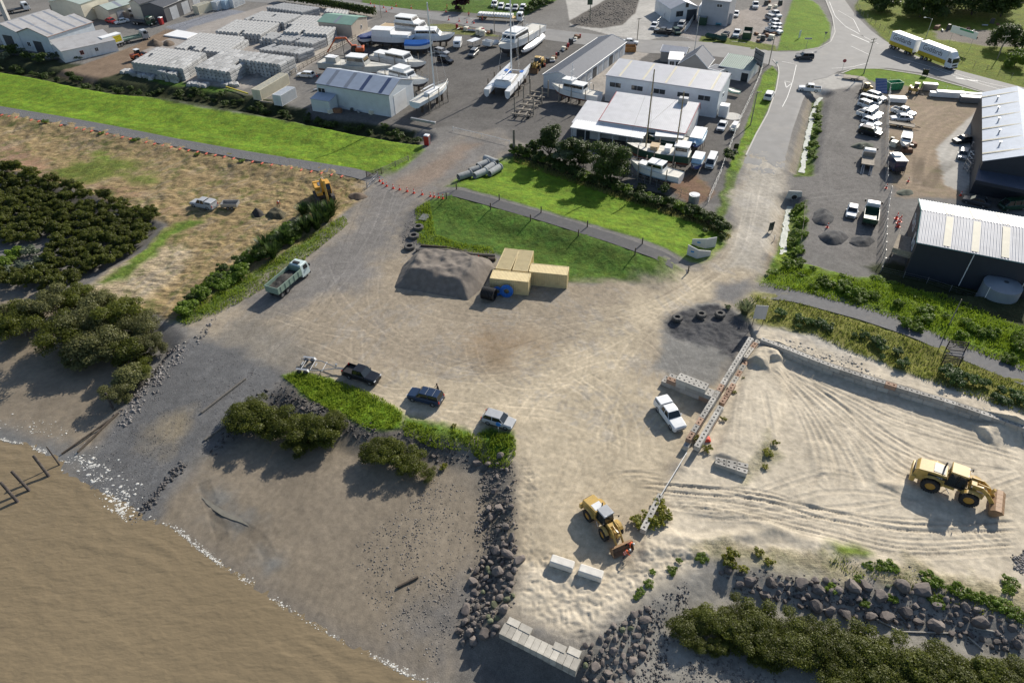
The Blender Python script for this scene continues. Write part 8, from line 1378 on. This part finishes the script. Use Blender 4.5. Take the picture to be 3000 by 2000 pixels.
for i,(x,y,R_,H) in enumerate(((60,770,3.6,5.0),(25,745,2.6,4.0),(130,730,4.0,5.2),(150,800,4.6,5.6),(215,770,4.4,5.4),(200,830,3.8,4.6),(290,750,4.0,5.0),(265,810,3.8,4.8),(335,775,3.2,4.2),(310,835,3.2,4.0),(355,810,2.4,3.4),(240,710,2.8,3.8),(185,705,3.0,4.0),(300,885,2.8,3.4),(275,920,2.2,2.8),(330,870,2.0,2.8))):
 z=-1.2;q=at(x*1.2755,y*1.2755,z);tree('mangrove_tree','spreading grey green mangrove in the grove left of the boat ramp',(x*1.2755,y*1.2755),R_,H,mang2 if i%3 else mang,9,9500,.16,.25,bark,'mangrove grove left of the ramp',i,flat=.6)
for i,(x,y,R_,H) in enumerate(((560,975,2.6,3.0),(605,985,3.0,3.4),(640,990,2.8,3.2),(680,1000,3.0,3.3),(715,1005,2.7,3.0),(750,1010,2.6,2.9),(765,985,2.2,2.6),(590,955,2.2,2.6),(690,1030,2.0,2.2))):tree('mangrove_tree','low olive mangrove in the clump below the tall grass and parked cars',(x*1.2755,y*1.2755),R_,H,mang,8,6500,.15,.2,bark,'mangrove clump below the cars',20+i)
for i,(x,y,R_,H) in enumerate(((865,1050,2.2,2.5),(905,1055,2.5,2.7),(945,1075,2.2,2.4),(985,1095,1.2,1.4))):tree('mangrove_tree','yellow olive mangrove in the small clump at the foot of the revetment',(x*1.2755,y*1.2755),R_,H,mang,8,6500,.15,.2,bark,'small mangrove clump',40+i)
MR=[(1575,1440,1.9),(1610,1410,1.7),(1650,1425,2.2),(1690,1400,1.9),(1735,1420,2.2),(1700,1455,2.2),(1755,1460,2.3),(1800,1440,2.2),(1830,1480,2.4),(1790,1495,2.2),(1850,1445,2.0),(1890,1490,2.5),(1940,1475,2.4),(1990,1490,2.5),(1960,1520,2.4),(2050,1510,2.6),(2010,1545,2.4),(2100,1535,2.5),(2150,1520,2.5),(2130,1570,2.4),(2200,1555,2.5),(2260,1545,2.4),(2240,1590,2.4),(2310,1565,2.3),(2340,1540,2.0),(2340,1600,2.3),(1930,1555,2.2),(1600,1465,1.2),(1740,1500,1.1),(1650,1475,1.3),(2180,1600,2.2),(2080,1590,2.2),(2000,1590,2.0)]
for i,(x,y,R_) in enumerate(MR):tree('mangrove_tree','bushy olive mangrove in the belt along the bottom right shore',(x*1.2755,(y+18)*1.2755),R_,R_*.98,mang,9,6500,.14,.2,bark,'mangrove belt bottom right',60+i)
tree('broadleaf_tree','tall slim dark tree at the left end of the hedge',T(2,1,1600,265),3.0,8.0,dark_l,9,11000,.2,.15,bark_d,seed=101,flat=1.0,nb=6);tree('broadleaf_tree','small grey green tree in the middle of the hedge trees',T(2,1,1780,330),3.0,5.8,grey_l,8,9000,.19,.15,bark_d,seed=102);tree('broadleaf_tree','round dark tree beside the grey green tree in the hedge',T(2,1,1930,360),3.4,6.5,dark_l,9,12000,.2,.15,bark_d,seed=103);tree('broadleaf_tree','largest spreading dark tree at the right of the hedge trees',T(2,1,2290,510),4.2,8.5,dark_l,11,18000,.2,.15,bark_d,seed=104,flat=.9,nb=7);tree('broadleaf_tree','short bushy tree at the far left beginning of the hedge',T(2,1,1440,195),1.5,3.2,dark_l,6,1200,.28,.3,bark_d,seed=105)
hp=wxy(V((1180,350),(1230,368),(1300,395),(1400,432),(1480,460),(1560,485),(1640,515),(1672,530)));d=np.concatenate([[0],np.cumsum(np.hypot(*(hp[1:]-hp[:-1]).T))])
for s in np.arange(0,d[-1],.85):
 x,y=np.interp(s,d,hp[:,0]),np.interp(s,d,hp[:,1]);shrub('bush' if random.random()<.7 else 'lush','hedge_shrub','dark leafy shrub in the rough hedge along the top of the lawn',(x+random.uniform(-.6,.6),y+random.uniform(-1.2,1.5)),.85+random.random()*.45,'shrubs of the lawn hedge',px=False)
for p,s in ((T(3,1,1300,270),1.4),(T(3,1,1240,1090),1.1),(T(3,1,1040,1110),.6),(T(3,1,1230,1185),.7),(T(3,1,560,660),1.2),(T(3,1,300,640),1.2)):shrub('bush','roadside_bush','dark bush on the verge between the fence and the side road',p,s,'bushes on the side road verge')
tree('park_tree','wide flat crowned dark tree at the bend of the main road',T(4,0,705,120),6.0,6.5,dark_l,11,9000,.34,.3,bark_d,seed=110)
for i,(x,y,R_,H) in enumerate(((1150,200,7.0,8.5),(1420,180,8.0,9.5),(1750,170,8.5,10),(2080,190,7.0,9.0),(1260,90,7,9),(1600,80,8,10),(1950,70,8,10))):tree('park_tree','big dark rounded tree in the shady grove at the top right',T(4,0,x,y),R_,H,dark_l,11,11000,.36,.22,bark_d,'grove at the top right',111+i,base=.12)
tree('park_tree','round dark green tree beside the scrap yard at the right',T(4,0,2090,560),4.6,7.2,dark_l,9,7000,.28,.25,bark_d,seed=120,flat=.9);tree('park_tree','low rounded bush tree at the right edge above the road',T(4,0,2240,770),3.4,4.2,lush,8,5000,.24,.2,bark_d,seed=121);tree('park_tree','purple leaved tree at the entrance of the far car park',T(2,0,625,110),3.6,5.0,red_l,8,2400,.42,.25,bark_d,seed=122);tree('park_tree','spiky green tree at the right edge beside the grove',T(4,0,2330,560),3.0,5.0,dark_l,7,2000,.4,.3,bark_d,seed=123)
for i,(x,y,s) in enumerate(((1380,150,1.4),(1430,120,1.5),(1480,95,1.6),(1530,60,1.7),(1590,30,1.6),(1640,10,1.6))):shrub('bush','car_park_shrub','rounded dark shrub in the planting beside the far car park',T(2,0,x,y),s*1.2,'shrubs by the far car park')
hp=wxy([T(1,0,*p) for p in ((870,15),(1200,60),(1500,115),(1750,160),(1950,195))]);d=np.concatenate([[0],np.cumsum(np.hypot(*(hp[1:]-hp[:-1]).T))]);L=[]
for s in np.arange(0,d[-1],.9):L.append((np.interp(s,d,hp[:,0]),np.interp(s,d,hp[:,1]),1.3,1.3,1.1,1.5))
v,f=leaf_cloud(L,9000,.34,seed=5,shell=.8);tag(ob('clipped_hedge',npmesh('clipped_hedge',v,f,dark_l)),'long clipped dark hedge between the stack yard and the street','hedge')
r=random.Random(4);dd=np.concatenate([[0],np.cumsum(np.hypot(*(DITCH[1:]-DITCH[:-1]).T))])
for s in np.arange(dd[-1]*.2,dd[-1]*.99,1.7):
 x,y=np.interp(s,dd,DITCH[:,0]),np.interp(s,dd,DITCH[:,1]);shrub('bush','ditch_shrub','dark scrubby growth in the shaded ditch along the long lawn',(x+r.uniform(-2.,2.),y+r.uniform(-1.2,2.4)),r.uniform(.6,1.15),'ditch scrub',px=False)
for x,y,s in ((780,620,2.0),(480,720,1.7),(330,690,1.6),(150,640,1.8),(60,690,1.5),(620,690,1.4),(880,690,1.2),(700,660,1.5),(40,600,1.5),(230,630,1.4)):shrub('bush' if s>1.5 else 'greyb','warehouse_scrub','scrub bush below the old warehouse',T(0,0,x,y),s,'scrub below the old warehouse')
def blades(n,R_,H,wd,seed,spread=1.0):
 r=np.random.default_rng(seed);a=r.random(n)*2*pi;q=R_*.25*np.sqrt(r.random(n));out=spread*(.25+.75*r.random(n));h=H*(.6+.5*r.random(n));ca,sa=np.cos(a),np.sin(a);vs=[]
 for t,wt in ((0,1),(.45,1.),(.8,.7),(1.,.08)):
  rr=q+R_*out*t**1.4;z=h*(t*1.25-.45*out*t**2.4);px,py=-sa*wd*wt,ca*wd*wt;vs+=[np.stack([ca*rr+px,sa*rr+py,z],1),np.stack([ca*rr-px,sa*rr-py,z],1)]
 v=np.stack(vs,1).reshape(-1,3);i=np.arange(n)[:,None]*8;f=np.concatenate([i+[0,1,3,2],i+[2,3,5,4],i+[4,5,7,6]]);return v,f
FLX=[npmesh('flax',*blades(230,1.3,2.0,.06,i),flax_l) for i in range(3)];TUS=[npmesh('tussock',*blades(260,1.1,1.3,.03,9+i),pamp) for i in range(2)]
for x,y,s in ((1160,930,1.1),(1310,960,1.2),(1450,915,1.2),(1400,980,1.0),(1180,1090,1.1),(1290,1060,1.1),(1090,1130,1.0),(950,1210,1.15),(720,1330,1.2),(790,1390,1.0),(620,1420,1.0),(860,1280,.9),(1020,1180,.9)):tag(ob('flax_bush',FLX[random.randint(0,2)],gnd(*T(1,1,x,y)),random.random()*6,sc=s*1.25),'glossy dark flax bush on the bank beside the access road','flax','flax bushes on the access bank')
bl=[(410,728),(470,688),(530,640),(600,592),(660,553),(720,520)]
for i in range(58):t=random.random()*4.999*.86;k=int(t);u=t-k;x=bl[k][0]*(1-u)+bl[k+1][0]*u+random.uniform(-16,10);y=bl[k][1]*(1-u)+bl[k+1][1]*u+random.uniform(-20,8);shrub('lush' if i%4 else 'bush','bank_bush','bright green bush on the bank between straw field and tipper truck',(x*1.2755,y*1.2755),random.uniform(.8,1.5),'bank bushes')
for p,s in ((T(0,0,525,1410),1.0),(T(0,0,1170,1540),.8),(T(0,1,1560,50),1.0),(T(0,1,2270,210),.7),(T(1,1,430,290),.8)):tag(ob('grass_tussock',shrub_mesh('lush',1),gnd(*p),random.random()*6,sc=(s,s*.8,s*.55)),'dark green tuft left standing in the mown straw field','tussock','tufts in the straw field')
tag(ob('pampas_tussock',TUS[0],gnd(*T(3,2,1490,470)),0,sc=1.5),'pale pampas tussock beside the notice board','tussock')
for x,y,s in ((1915,490,1.2),(2120,545,1.1),(2240,590,1.2),(2300,600,1.1),(2115,630,.8),(1300,400,.7)):shrub('dune','dune_shrub','grey green shrub on the dune behind the retaining wall',T(3,2,x,y),s*.85,'dune shrubs')
for x,y,s in ((30,590,1.2),(100,650,1.3),(400,730,.8),(505,740,1.1),(640,810,1.7),(690,870,1.3),(890,930,1.3),(715,985,.9),(945,1075,1.5),(1480,1180,2.0),(1560,1260,2.0),(1740,1260,1.6),(1900,1290,1.2),(2080,1370,1.2),(2010,1440,1.3),(2100,1490,1.5),(2250,1450,1.6),(2330,1520,1.4)):shrub('dune','dune_shrub','grey green shrub on the dune behind the retaining wall',T(4,2,x,y),s*.8,'dune shrubs')
for x,y,s in ((95,160,1.3),(300,170,1.6),(350,250,1.5),(240,200,1.2),(1230,550,1.3),(990,615,1.4),(1100,580,1.0),(1615,750,1.2),(1740,660,1.1),(1850,705,1.1),(1960,715,1.2),(2165,1010,1.2),(2320,870,1.5),(2250,780,1.2),(1690,590,1.0),(1190,460,1.2),(900,380,1.1),(510,280,1.1),(620,290,1.0),(30,120,1.2),(450,330,1.1),(1120,660,1.2),(660,120,1.5),(820,190,1.4)):shrub('lush','weed_bush','leafy green weed clump on the bank above the right hand path',T(4,2,x,y),s*.8,'weed clumps on the right bank')
pts=scatter(V((1745,640),(1800,600),(1870,610),(2000,630),(2150,690),(2352,760),(2352,850),(2200,790),(2000,715),(1850,675)),2.2,8,.8)
for x,y in pts[:150:3]:shrub('weed','weed_bush','low leafy weed on the bank above the right hand path',(x,y),random.uniform(.5,1.25),'low weeds on the right bank',px=False)
for P,n in ((V((1855,320),(1875,230),(1888,235),(1880,330),(1865,395)),1.7),(V((1810,590),(1825,470),(1850,465),(1848,560),(1830,600)),1.5),(V((1800,600),(1850,600),(1840,625),(1800,620)),1.6)):
 for x,y in scatter(P,n,5,-.3):shrub('weed' if random.random()<.6 else 'lush','creek_weed','green weed crowding the bank of the roadside drain',(x,y),random.uniform(.7,1.1),'weeds along the drain',px=False)
for x,y,s in ((1040,500,1.0),(1160,470,.9),(1290,330,1.0),(1360,440,1.2),(1310,520,1.0),(1080,570,.8),(1220,560,.9)):q=gL(x,y);shrub('yellow','flowering_weed','yellow flowered weed around the short weathered block row',(q.x,q.y),s*1.3,'yellow weeds',px=False)
for x,y,s in ((1000,145,.9),(735,165,.5),(1330,110,1.4),(1290,170,1.2),(1350,230,1.2),(1480,270,.8),(1650,90,1.0),(1770,190,.8),(665,285,.7),(390,440,.8),(440,300,.5),(300,520,.6),(250,590,.6)):shrub('yellow' if x>1200 else 'weed','shore_weed','green weed patch on the rough sand above the right hand rocks',(1800+x/3.92,1600+y/3.92),s,'weeds on the rough sand')
for x,y,s in ((560,230,.8),(700,230,1.1),(830,260,1.1),(1250,390,1.3),(1350,420,1.1),(1560,510,1.3),(1700,560,1.1),(1850,600,1.),(2180,430,1.2),(2170,500,1.0),(450,380,.7),(130,490,.8),(850,620,.8),(1350,640,1.1),(520,660,.8),(1950,640,1.),(2100,700,1.2),(2250,800,1.3)):shrub('weed','shore_weed','green weed patch on the rough sand above the right hand rocks',(2400+x/3.92,1600+y/3.92),s,'weeds on the rough sand')
for x,y,s in ((1300,1370,.9),(1330,1250,.6),(2040,1290,1.0),(2070,1320,1.1),(2120,1230,.7),(2250,1330,1.0),(2270,1300,.8),(2240,1370,.7),(2105,1200,.6),(2180,1110,.6),(2150,1150,.5),(2165,1060,.5)):shrub('yellow','wall_weed','weed growing at the foot of the concrete block walls',(x,y),s,'weeds at the block walls')
def grass_field(name,label,P,dens,h,seed,m,z=0,wd=.035,spread=.5):
 W_=wxy(P,z);r=np.random.default_rng(seed);x0,y0=W_.min(0);x1,y1=W_.max(0);n=int((x1-x0)*(y1-y0)*dens);X=r.uniform(x0,x1,n);Y=r.uniform(y0,y1,n);s=sdpoly(X,Y,W_,2);cl=fbm(X,Y,1.3,seed);k=(s>-.1)&(r.random(n)<.35+cl*.9);X,Y,cl=X[k],Y[k],cl[k];n=len(X);Z=height(X,Y);a=r.random(n)*2*pi;H_=h*(.4+.9*cl)*(.6+.6*r.random(n));b=r.random(n)*2*pi;L=spread*H_
 base=np.stack([X,Y,Z],1);d=np.stack([np.cos(a),np.sin(a),0*a],1)*wd*(1+r.random(n))[:,None];tip=base+np.stack([np.cos(b)*L,np.sin(b)*L,H_],1);mid=base+np.stack([np.cos(b)*L*.3,np.sin(b)*L*.3,H_*.6],1)
 v=np.stack([base-d,base+d,mid+d*.8,tip,mid-d*.8],1).reshape(-1,3);f=(np.arange(n)[:,None]*5+[0,1,2,4]);f2=np.arange(n)[:,None]*5+[4,2,3,3];me=npmesh(name,v,f,m);mm=npmesh(name+'_t',v,(np.arange(n)[:,None]*5+[4,2,3]),m)
 bm=bmesh.new();bm.from_mesh(me);bm.from_mesh(mm);bm.to_mesh(me);bm.free();bpy.data.meshes.remove(mm);return tag(ob(name,me),label,'grass',None,'stuff')
grass_field('long_grass','tall bright grass on the point beside the parked cars',V((652,865),(690,853),(790,880),(880,918),(922,945),(920,985),(850,985),(760,942),(700,905)),80,.45,1,grass_l);grass_field('long_grass','rank grass along the rocks beside the silver hatchback',V((925,968),(1000,985),(1090,998),(1130,990),(1182,1005),(1185,1040),(1165,1075),(1120,1060),(1080,1030),(1000,1025),(930,1000)),60,.5,2,grass_l)
grass_field('long_grass','uncut grass on the foot of the bank above the gravel heap',V((955,480),(985,465),(1000,540),(1060,560),(1130,570),(1140,600),(1060,580),(960,560)),40,.45,3,grass_l);grass_field('long_grass','rough grass edge between the lawn and the hedge',V((1180,358),(1300,400),(1450,452),(1600,502),(1680,542),(1670,552),(1600,515),(1450,466),(1300,416),(1180,372)),30,.5,4,leafmat('dry_grass_blade',(.12,.13,.03),(.32,.29,.10),.4));grass_field('long_grass','rank grass on the bank below the straw field',V((400,735),(470,690),(560,640),(640,590),(790,495),(800,515),(720,580),(640,640),(560,690),(500,720),(430,745)),30,.5,5,grass_l)
grass_field('long_grass','mixed grass and weeds on the dune above the retaining wall',V((1690,690),(1730,668),(1850,705),(1980,745),(2100,785),(2352,890),(2352,955),(2150,885),(1960,812),(1830,755),(1720,720)),24,.45,6,leafmat('dune_grass_blade',(.10,.15,.02),(.32,.33,.08),.45),1.);grass_field('long_grass','thick green grass on the bank above the right hand path',V((1745,645),(1800,605),(1900,640),(2060,640),(2352,760),(2352,860),(2200,800),(2100,755),(1980,715),(1850,680)),34,.5,7,leafmat('bright_grass_blade',(.11,.18,.012),(.27,.36,.03),.45,.6),.8)
grass_field('long_grass','patches of rough grass on the sand above the right hand rocks',V((1900,1270),(2000,1285),(2150,1350),(2352,1395),(2352,1440),(2200,1390),(2050,1345),(1900,1300)),16,.4,8,leafmat('dune_grass_blade',(.11,.13,.03),(.33,.30,.10),.4))
# rocks, rubble, foam
rock_m=stone_mat('basalt_rock',(.15,.128,.115),(.26,.21,.17),.5,.5);rock_g=stone_mat('algae_rock',(.14,.15,.09),(.10,.14,.03),.7,.5)
def rock_mesh(seed):
 bm=bmesh.new();bmesh.ops.create_icosphere(bm,subdivisions=2,radius=1);r=random.Random(seed);P=[Vector((r.gauss(0,1),r.gauss(0,1),r.gauss(0,1))).normalized() for _ in range(9)]
 for v in bm.verts:
  for p in P:
   k=v.co.dot(p)-r.choice((.62,.62));
   if k>0:v.co-=p*k
 for v in bm.verts:v.co*=.78+.0*r.random();v.co+=Vector((r.gauss(0,.02),r.gauss(0,.02),r.gauss(0,.02)))
 me=bpy.data.meshes.new('boulder');bm.to_mesh(me);bm.free();me.materials.append(rock_m);return me
RK=[rock_mesh(i) for i in range(8)];RKG=[]
for m in RK[:3]:q=m.copy();q.materials.clear();q.materials.append(rock_g);RKG.append(q)
def rocks(P,n,s0,s1,label,group,seed,z=-.6,green=0.0,sink=.25):
 W_=wxy(P,z);r=random.Random(seed);x0,y0=W_.min(0);x1,y1=W_.max(0);got=[];k=0
 while len(got)<n and k<20000:
  k+=1;x,y=r.uniform(x0,x1),r.uniform(y0,y1);s=s0+(s1-s0)*r.random()**1.8
  if sdpoly(np.array([x]),np.array([y]),W_,1)[0]<0 or any(hypot(x-a,y-b)<(s+c)*.72 for a,b,c in got):continue
  got.append((x,y,s))
 for x,y,s in got:
  s*=1.12
  o=ob('boulder',r.choice(RKG) if r.random()<green else r.choice(RK),(x,y,hz(x,y)+s*(.42-sink)),r.random()*6.3,sc=(s*r.uniform(.8,1.25),s*r.uniform(.7,1.1),s*r.uniform(.6,.95)));o.rotation_euler=(r.uniform(-.5,.5),r.uniform(-.5,.5),r.random()*6.3);tag(o,label,'boulder',group)
rocks(V((1075,1300),(1175,1240),(1195,1300),(1175,1390),(1150,1430),(1130,1470),(1060,1465),(1050,1420),(1085,1350)),78,.38,1.0,'dark boulder in the revetment running down to the left end of the sea wall','boulders left of the sea wall',1,-.9,.12)
rocks(V((1340,1495),(1400,1450),(1490,1400),(1500,1450),(1480,1500),(1440,1568),(1340,1568)),48,.35,1.0,'dark boulder tumbled at the right end of the sea wall','boulders right of the sea wall',2,-.9,.15)
rocks(V((1640,1310),(1750,1322),(1880,1340),(2000,1350),(2100,1355),(2180,1380),(2300,1430),(2352,1455),(2352,1500),(2250,1470),(2150,1440),(2000,1420),(1880,1400),(1740,1365)),94,.35,1.15,'boulder in the rock belt between the sand yard and the right hand mangroves','boulders of the right hand rock belt',3,-.5,.03)
rocks(V((395,800),(420,800),(345,895),(275,955),(255,945),(320,890)),20,.16,.42,'grey rock along the left edge of the boat ramp','rocks along the left ramp edge',4,-.9)
rocks(V((640,885),(690,905),(740,945),(840,990),(960,1010),(1080,1040),(1060,1060),(900,1030),(780,985),(680,940)),24,.15,.42,'dark rock at the foot of the grassy point','rocks below the grassy point',5,-.8)
rocks(V((1085,1060),(1150,1050),(1185,1090),(1188,1250),(1110,1290),(1125,1180)),36,.25,.75,'dark rock in the upper part of the revetment beside the sand','rocks of the upper revetment',6,-.8)
def rubble(name,label,P,n,s0,s1,seed,m,z=-1.,pw=2.5,edge=1.0,flat=.7,extra=None,kind='stuff'):
 """one mesh of many small stones"""
 r=np.random.default_rng(seed);W_=wxy(P,z);x0,y0=W_.min(0);x1,y1=W_.max(0);X=r.uniform(x0,x1,n*4);Y=r.uniform(y0,y1,n*4);s=sdpoly(X,Y,W_,2);k=(s>0)&(r.random(n*4)<np.clip(s/edge,.1,1)*(fbm(X,Y,2.2,seed)*1.6-.25));X,Y=X[k][:n],Y[k][:n];n=len(X);S_=s0+(s1-s0)*r.random(n)**pw
 O=np.array([(1,0,0),(0,1,0),(-1,0,0),(0,-1,0),(.1,.1,1),(0,0,-.6)],float);V_=O[None]*(S_[:,None,None]*(1+.5*r.normal(size=(n,6,1)).clip(-.8,.8)*.5))*np.array([1,1,flat]);a=r.random(n)*6.28;ca,sa=np.cos(a)[:,None],np.sin(a)[:,None];x=V_[...,0]*ca-V_[...,1]*sa+X[:,None];y=V_[...,0]*sa+V_[...,1]*ca+Y[:,None];zz=V_[...,2]+height(X,Y)[:,None]+S_[:,None]*.15
 F_=np.array([(0,1,4),(1,2,4),(2,3,4),(3,0,4),(1,0,5),(2,1,5),(3,2,5),(0,3,5)]);return tag(ob(name,npmesh(name,np.stack([x,y,zz],-1).reshape(-1,3),(np.arange(n)[:,None,None]*6+F_).reshape(-1,3),m)),label,'stones',None,kind)
def stonemix(n,a,b_):return leafmat(n,a,b_,0.0,.5)
shingle=stonemix('shingle_stone',(.075,.070,.068),(.30,.28,.265));dkshing=stonemix('dark_shingle',(.03,.03,.032),(.17,.155,.145));sandclod=stonemix('sand_clod',(.28,.245,.19),(.48,.42,.33));foam_m=mat('foam',(.66,.64,.58),.9,ns=3,na=.1)
rubble('stones','shingle and small stones below the revetment',V((1040,1440),(1075,1300),(1095,1120),(1105,1055),(1190,1080),(1192,1290),(1182,1400),(1140,1440),(1080,1490)),2600,.04,.20,1,dkshing)
rubble('stones','stones strewn around the end of the sea wall',V((1320,1540),(1400,1450),(1500,1370),(1580,1340),(1600,1420),(1540,1500),(1560,1600),(1350,1600)),1800,.04,.18,2,dkshing)
rubble('stones','rubble between the boulders of the rock belt',V((1630,1300),(1880,1330),(2100,1350),(2352,1440),(2352,1520),(2100,1450),(1880,1410),(1700,1370)),1800,.05,.2,3,dkshing,-.6)
rubble('stones','stones along the left ramp edge',V((380,795),(440,790),(500,720),(520,715),(480,775),(360,900),(290,970),(245,985),(300,900)),1600,.06,.28,4,shingle,-.5);rubble('stones','stones along the right ramp edge below the grassy point',V((470,1030),(560,930),(640,880),(720,930),(900,1000),(1090,1030),(1090,1080),(900,1050),(700,980),(580,970),(480,1050)),2600,.05,.26,5,dkshing)
rubble('stones','line of weed covered stones off the right corner of the ramp',V((275,1215),(300,1180),(380,1100),(420,1060),(435,1075),(370,1140),(310,1210)),700,.06,.3,6,dkshing,-2.1);rubble('gravel','loose gravel on the boat ramp',V((445,790),(340,890),(170,1060),(285,1195),(440,1040),(640,880),(560,830)),3600,.02,.08,7,shingle,-1.)
rubble('stones','pebbles spread on the mud flat',V((800,1250),(1000,1100),(1080,1120),(1080,1400),(1010,1540),(850,1450)),2600,.02,.12,8,shingle,-1.6);rubble('sand_lumps','rough clods of sand on the dune behind the retaining wall',V((1745,765),(1800,775),(1960,820),(2060,880),(2200,915),(2352,962),(2352,970),(2100,893),(1900,838),(1790,800)),1600,.05,.22,10,stonemix('grey_clod',(.30,.27,.23),(.50,.46,.40)),1.2)
rubble('stones','broken stone patch at the edge of the sand yard',V((2050,1300),(2090,1298),(2130,1325),(2120,1345),(2070,1335)),500,.06,.2,11,shingle,0);rubble('stones','pile of broken stone at the far right edge of the sand yard',V((2320,1275),(2352,1262),(2400,1300),(2352,1325),(2330,1310)),420,.06,.22,12,shingle,0);rubble('stones','coarse stones along the tyre edge of the grass bank',V((915,545),(940,490),(975,478),(960,560),(925,600)),900,.03,.14,13,shingle,0);rubble('stones','stones on the street island',V((1308,52),(1400,-2),(1470,-2),(1460,28),(1430,56),(1380,64),(1320,58)),1500,.08,.3,14,dkshing,0)
rubble('stones','broken concrete at the shore below the mangroves',V((1540,1560),(1600,1480),(1700,1520),(1900,1590),(1880,1620),(1560,1620)),1200,.03,.14,15,shingle,-1.4)
def foam(P,n,wd,seed,s1=.35):
 r=np.random.default_rng(seed);P=np.asarray(P);d=np.concatenate([[0],np.cumsum(np.hypot(*(P[1:]-P[:-1]).T))]);t=r.random(n*3)*d[-1];X=np.interp(t,d,P[:,0]);Y=np.interp(t,d,P[:,1]);k=r.random(n*3)<(vnoise(t,t*0,2.5,seed)**2*1.5);X,Y=X[k][:n],Y[k][:n];n=len(X);X=X+r.normal(size=n)*wd;Y=Y+np.abs(r.normal(size=n))*wd;S_=.02+s1*.38*r.random(n)**5;a=np.linspace(0,2*pi,8)[:-1];rad=S_[:,None]*(.35+1.1*r.random((n,7)));x=X[:,None]+np.cos(a)*rad*1.3;y=Y[:,None]+np.sin(a)*rad;zb=np.maximum(height(x,y),WATER_Z+.01)
 top=np.stack([x*.7+X[:,None]*.3,y*.7+Y[:,None]*.3,zb+S_[:,None]*.12+.008],-1);bot=np.stack([x,y,zb],-1);v=np.concatenate([bot,top],1).reshape(-1,3);i=np.arange(n)[:,None]*14;f=np.concatenate([i+[j,(j+1)%7,7+(j+1)%7,7+j] for j in range(7)]);caps=[tuple(i[q,0]+7+j for j in range(7)) for q in range(n)];me=bpy.data.meshes.new('foam');me.from_pydata(v.tolist(),[],f.tolist()+caps);me.materials.append(foam_m);return me
SL=SHORE[2:19];tag(ob('foam',foam(SL,2600,.22,1,.22)),'white foam flecks along the brown water line','foam',None,'stuff');RL=wxy(V((160,1052),(215,1090),(262,1150),(285,1190)),WATER_Z);tag(ob('foam',foam(RL,650,1.1,2,.5)),'thick foam at the bottom of the boat ramp','foam',None,'stuff');tag(ob('foam',foam(wxy(V((0,985),(60,992),(140,1010),(160,1040)),-2.1),170,1.4,3,.25)),'scattered foam on the mud left of the piles','foam',None,'stuff')
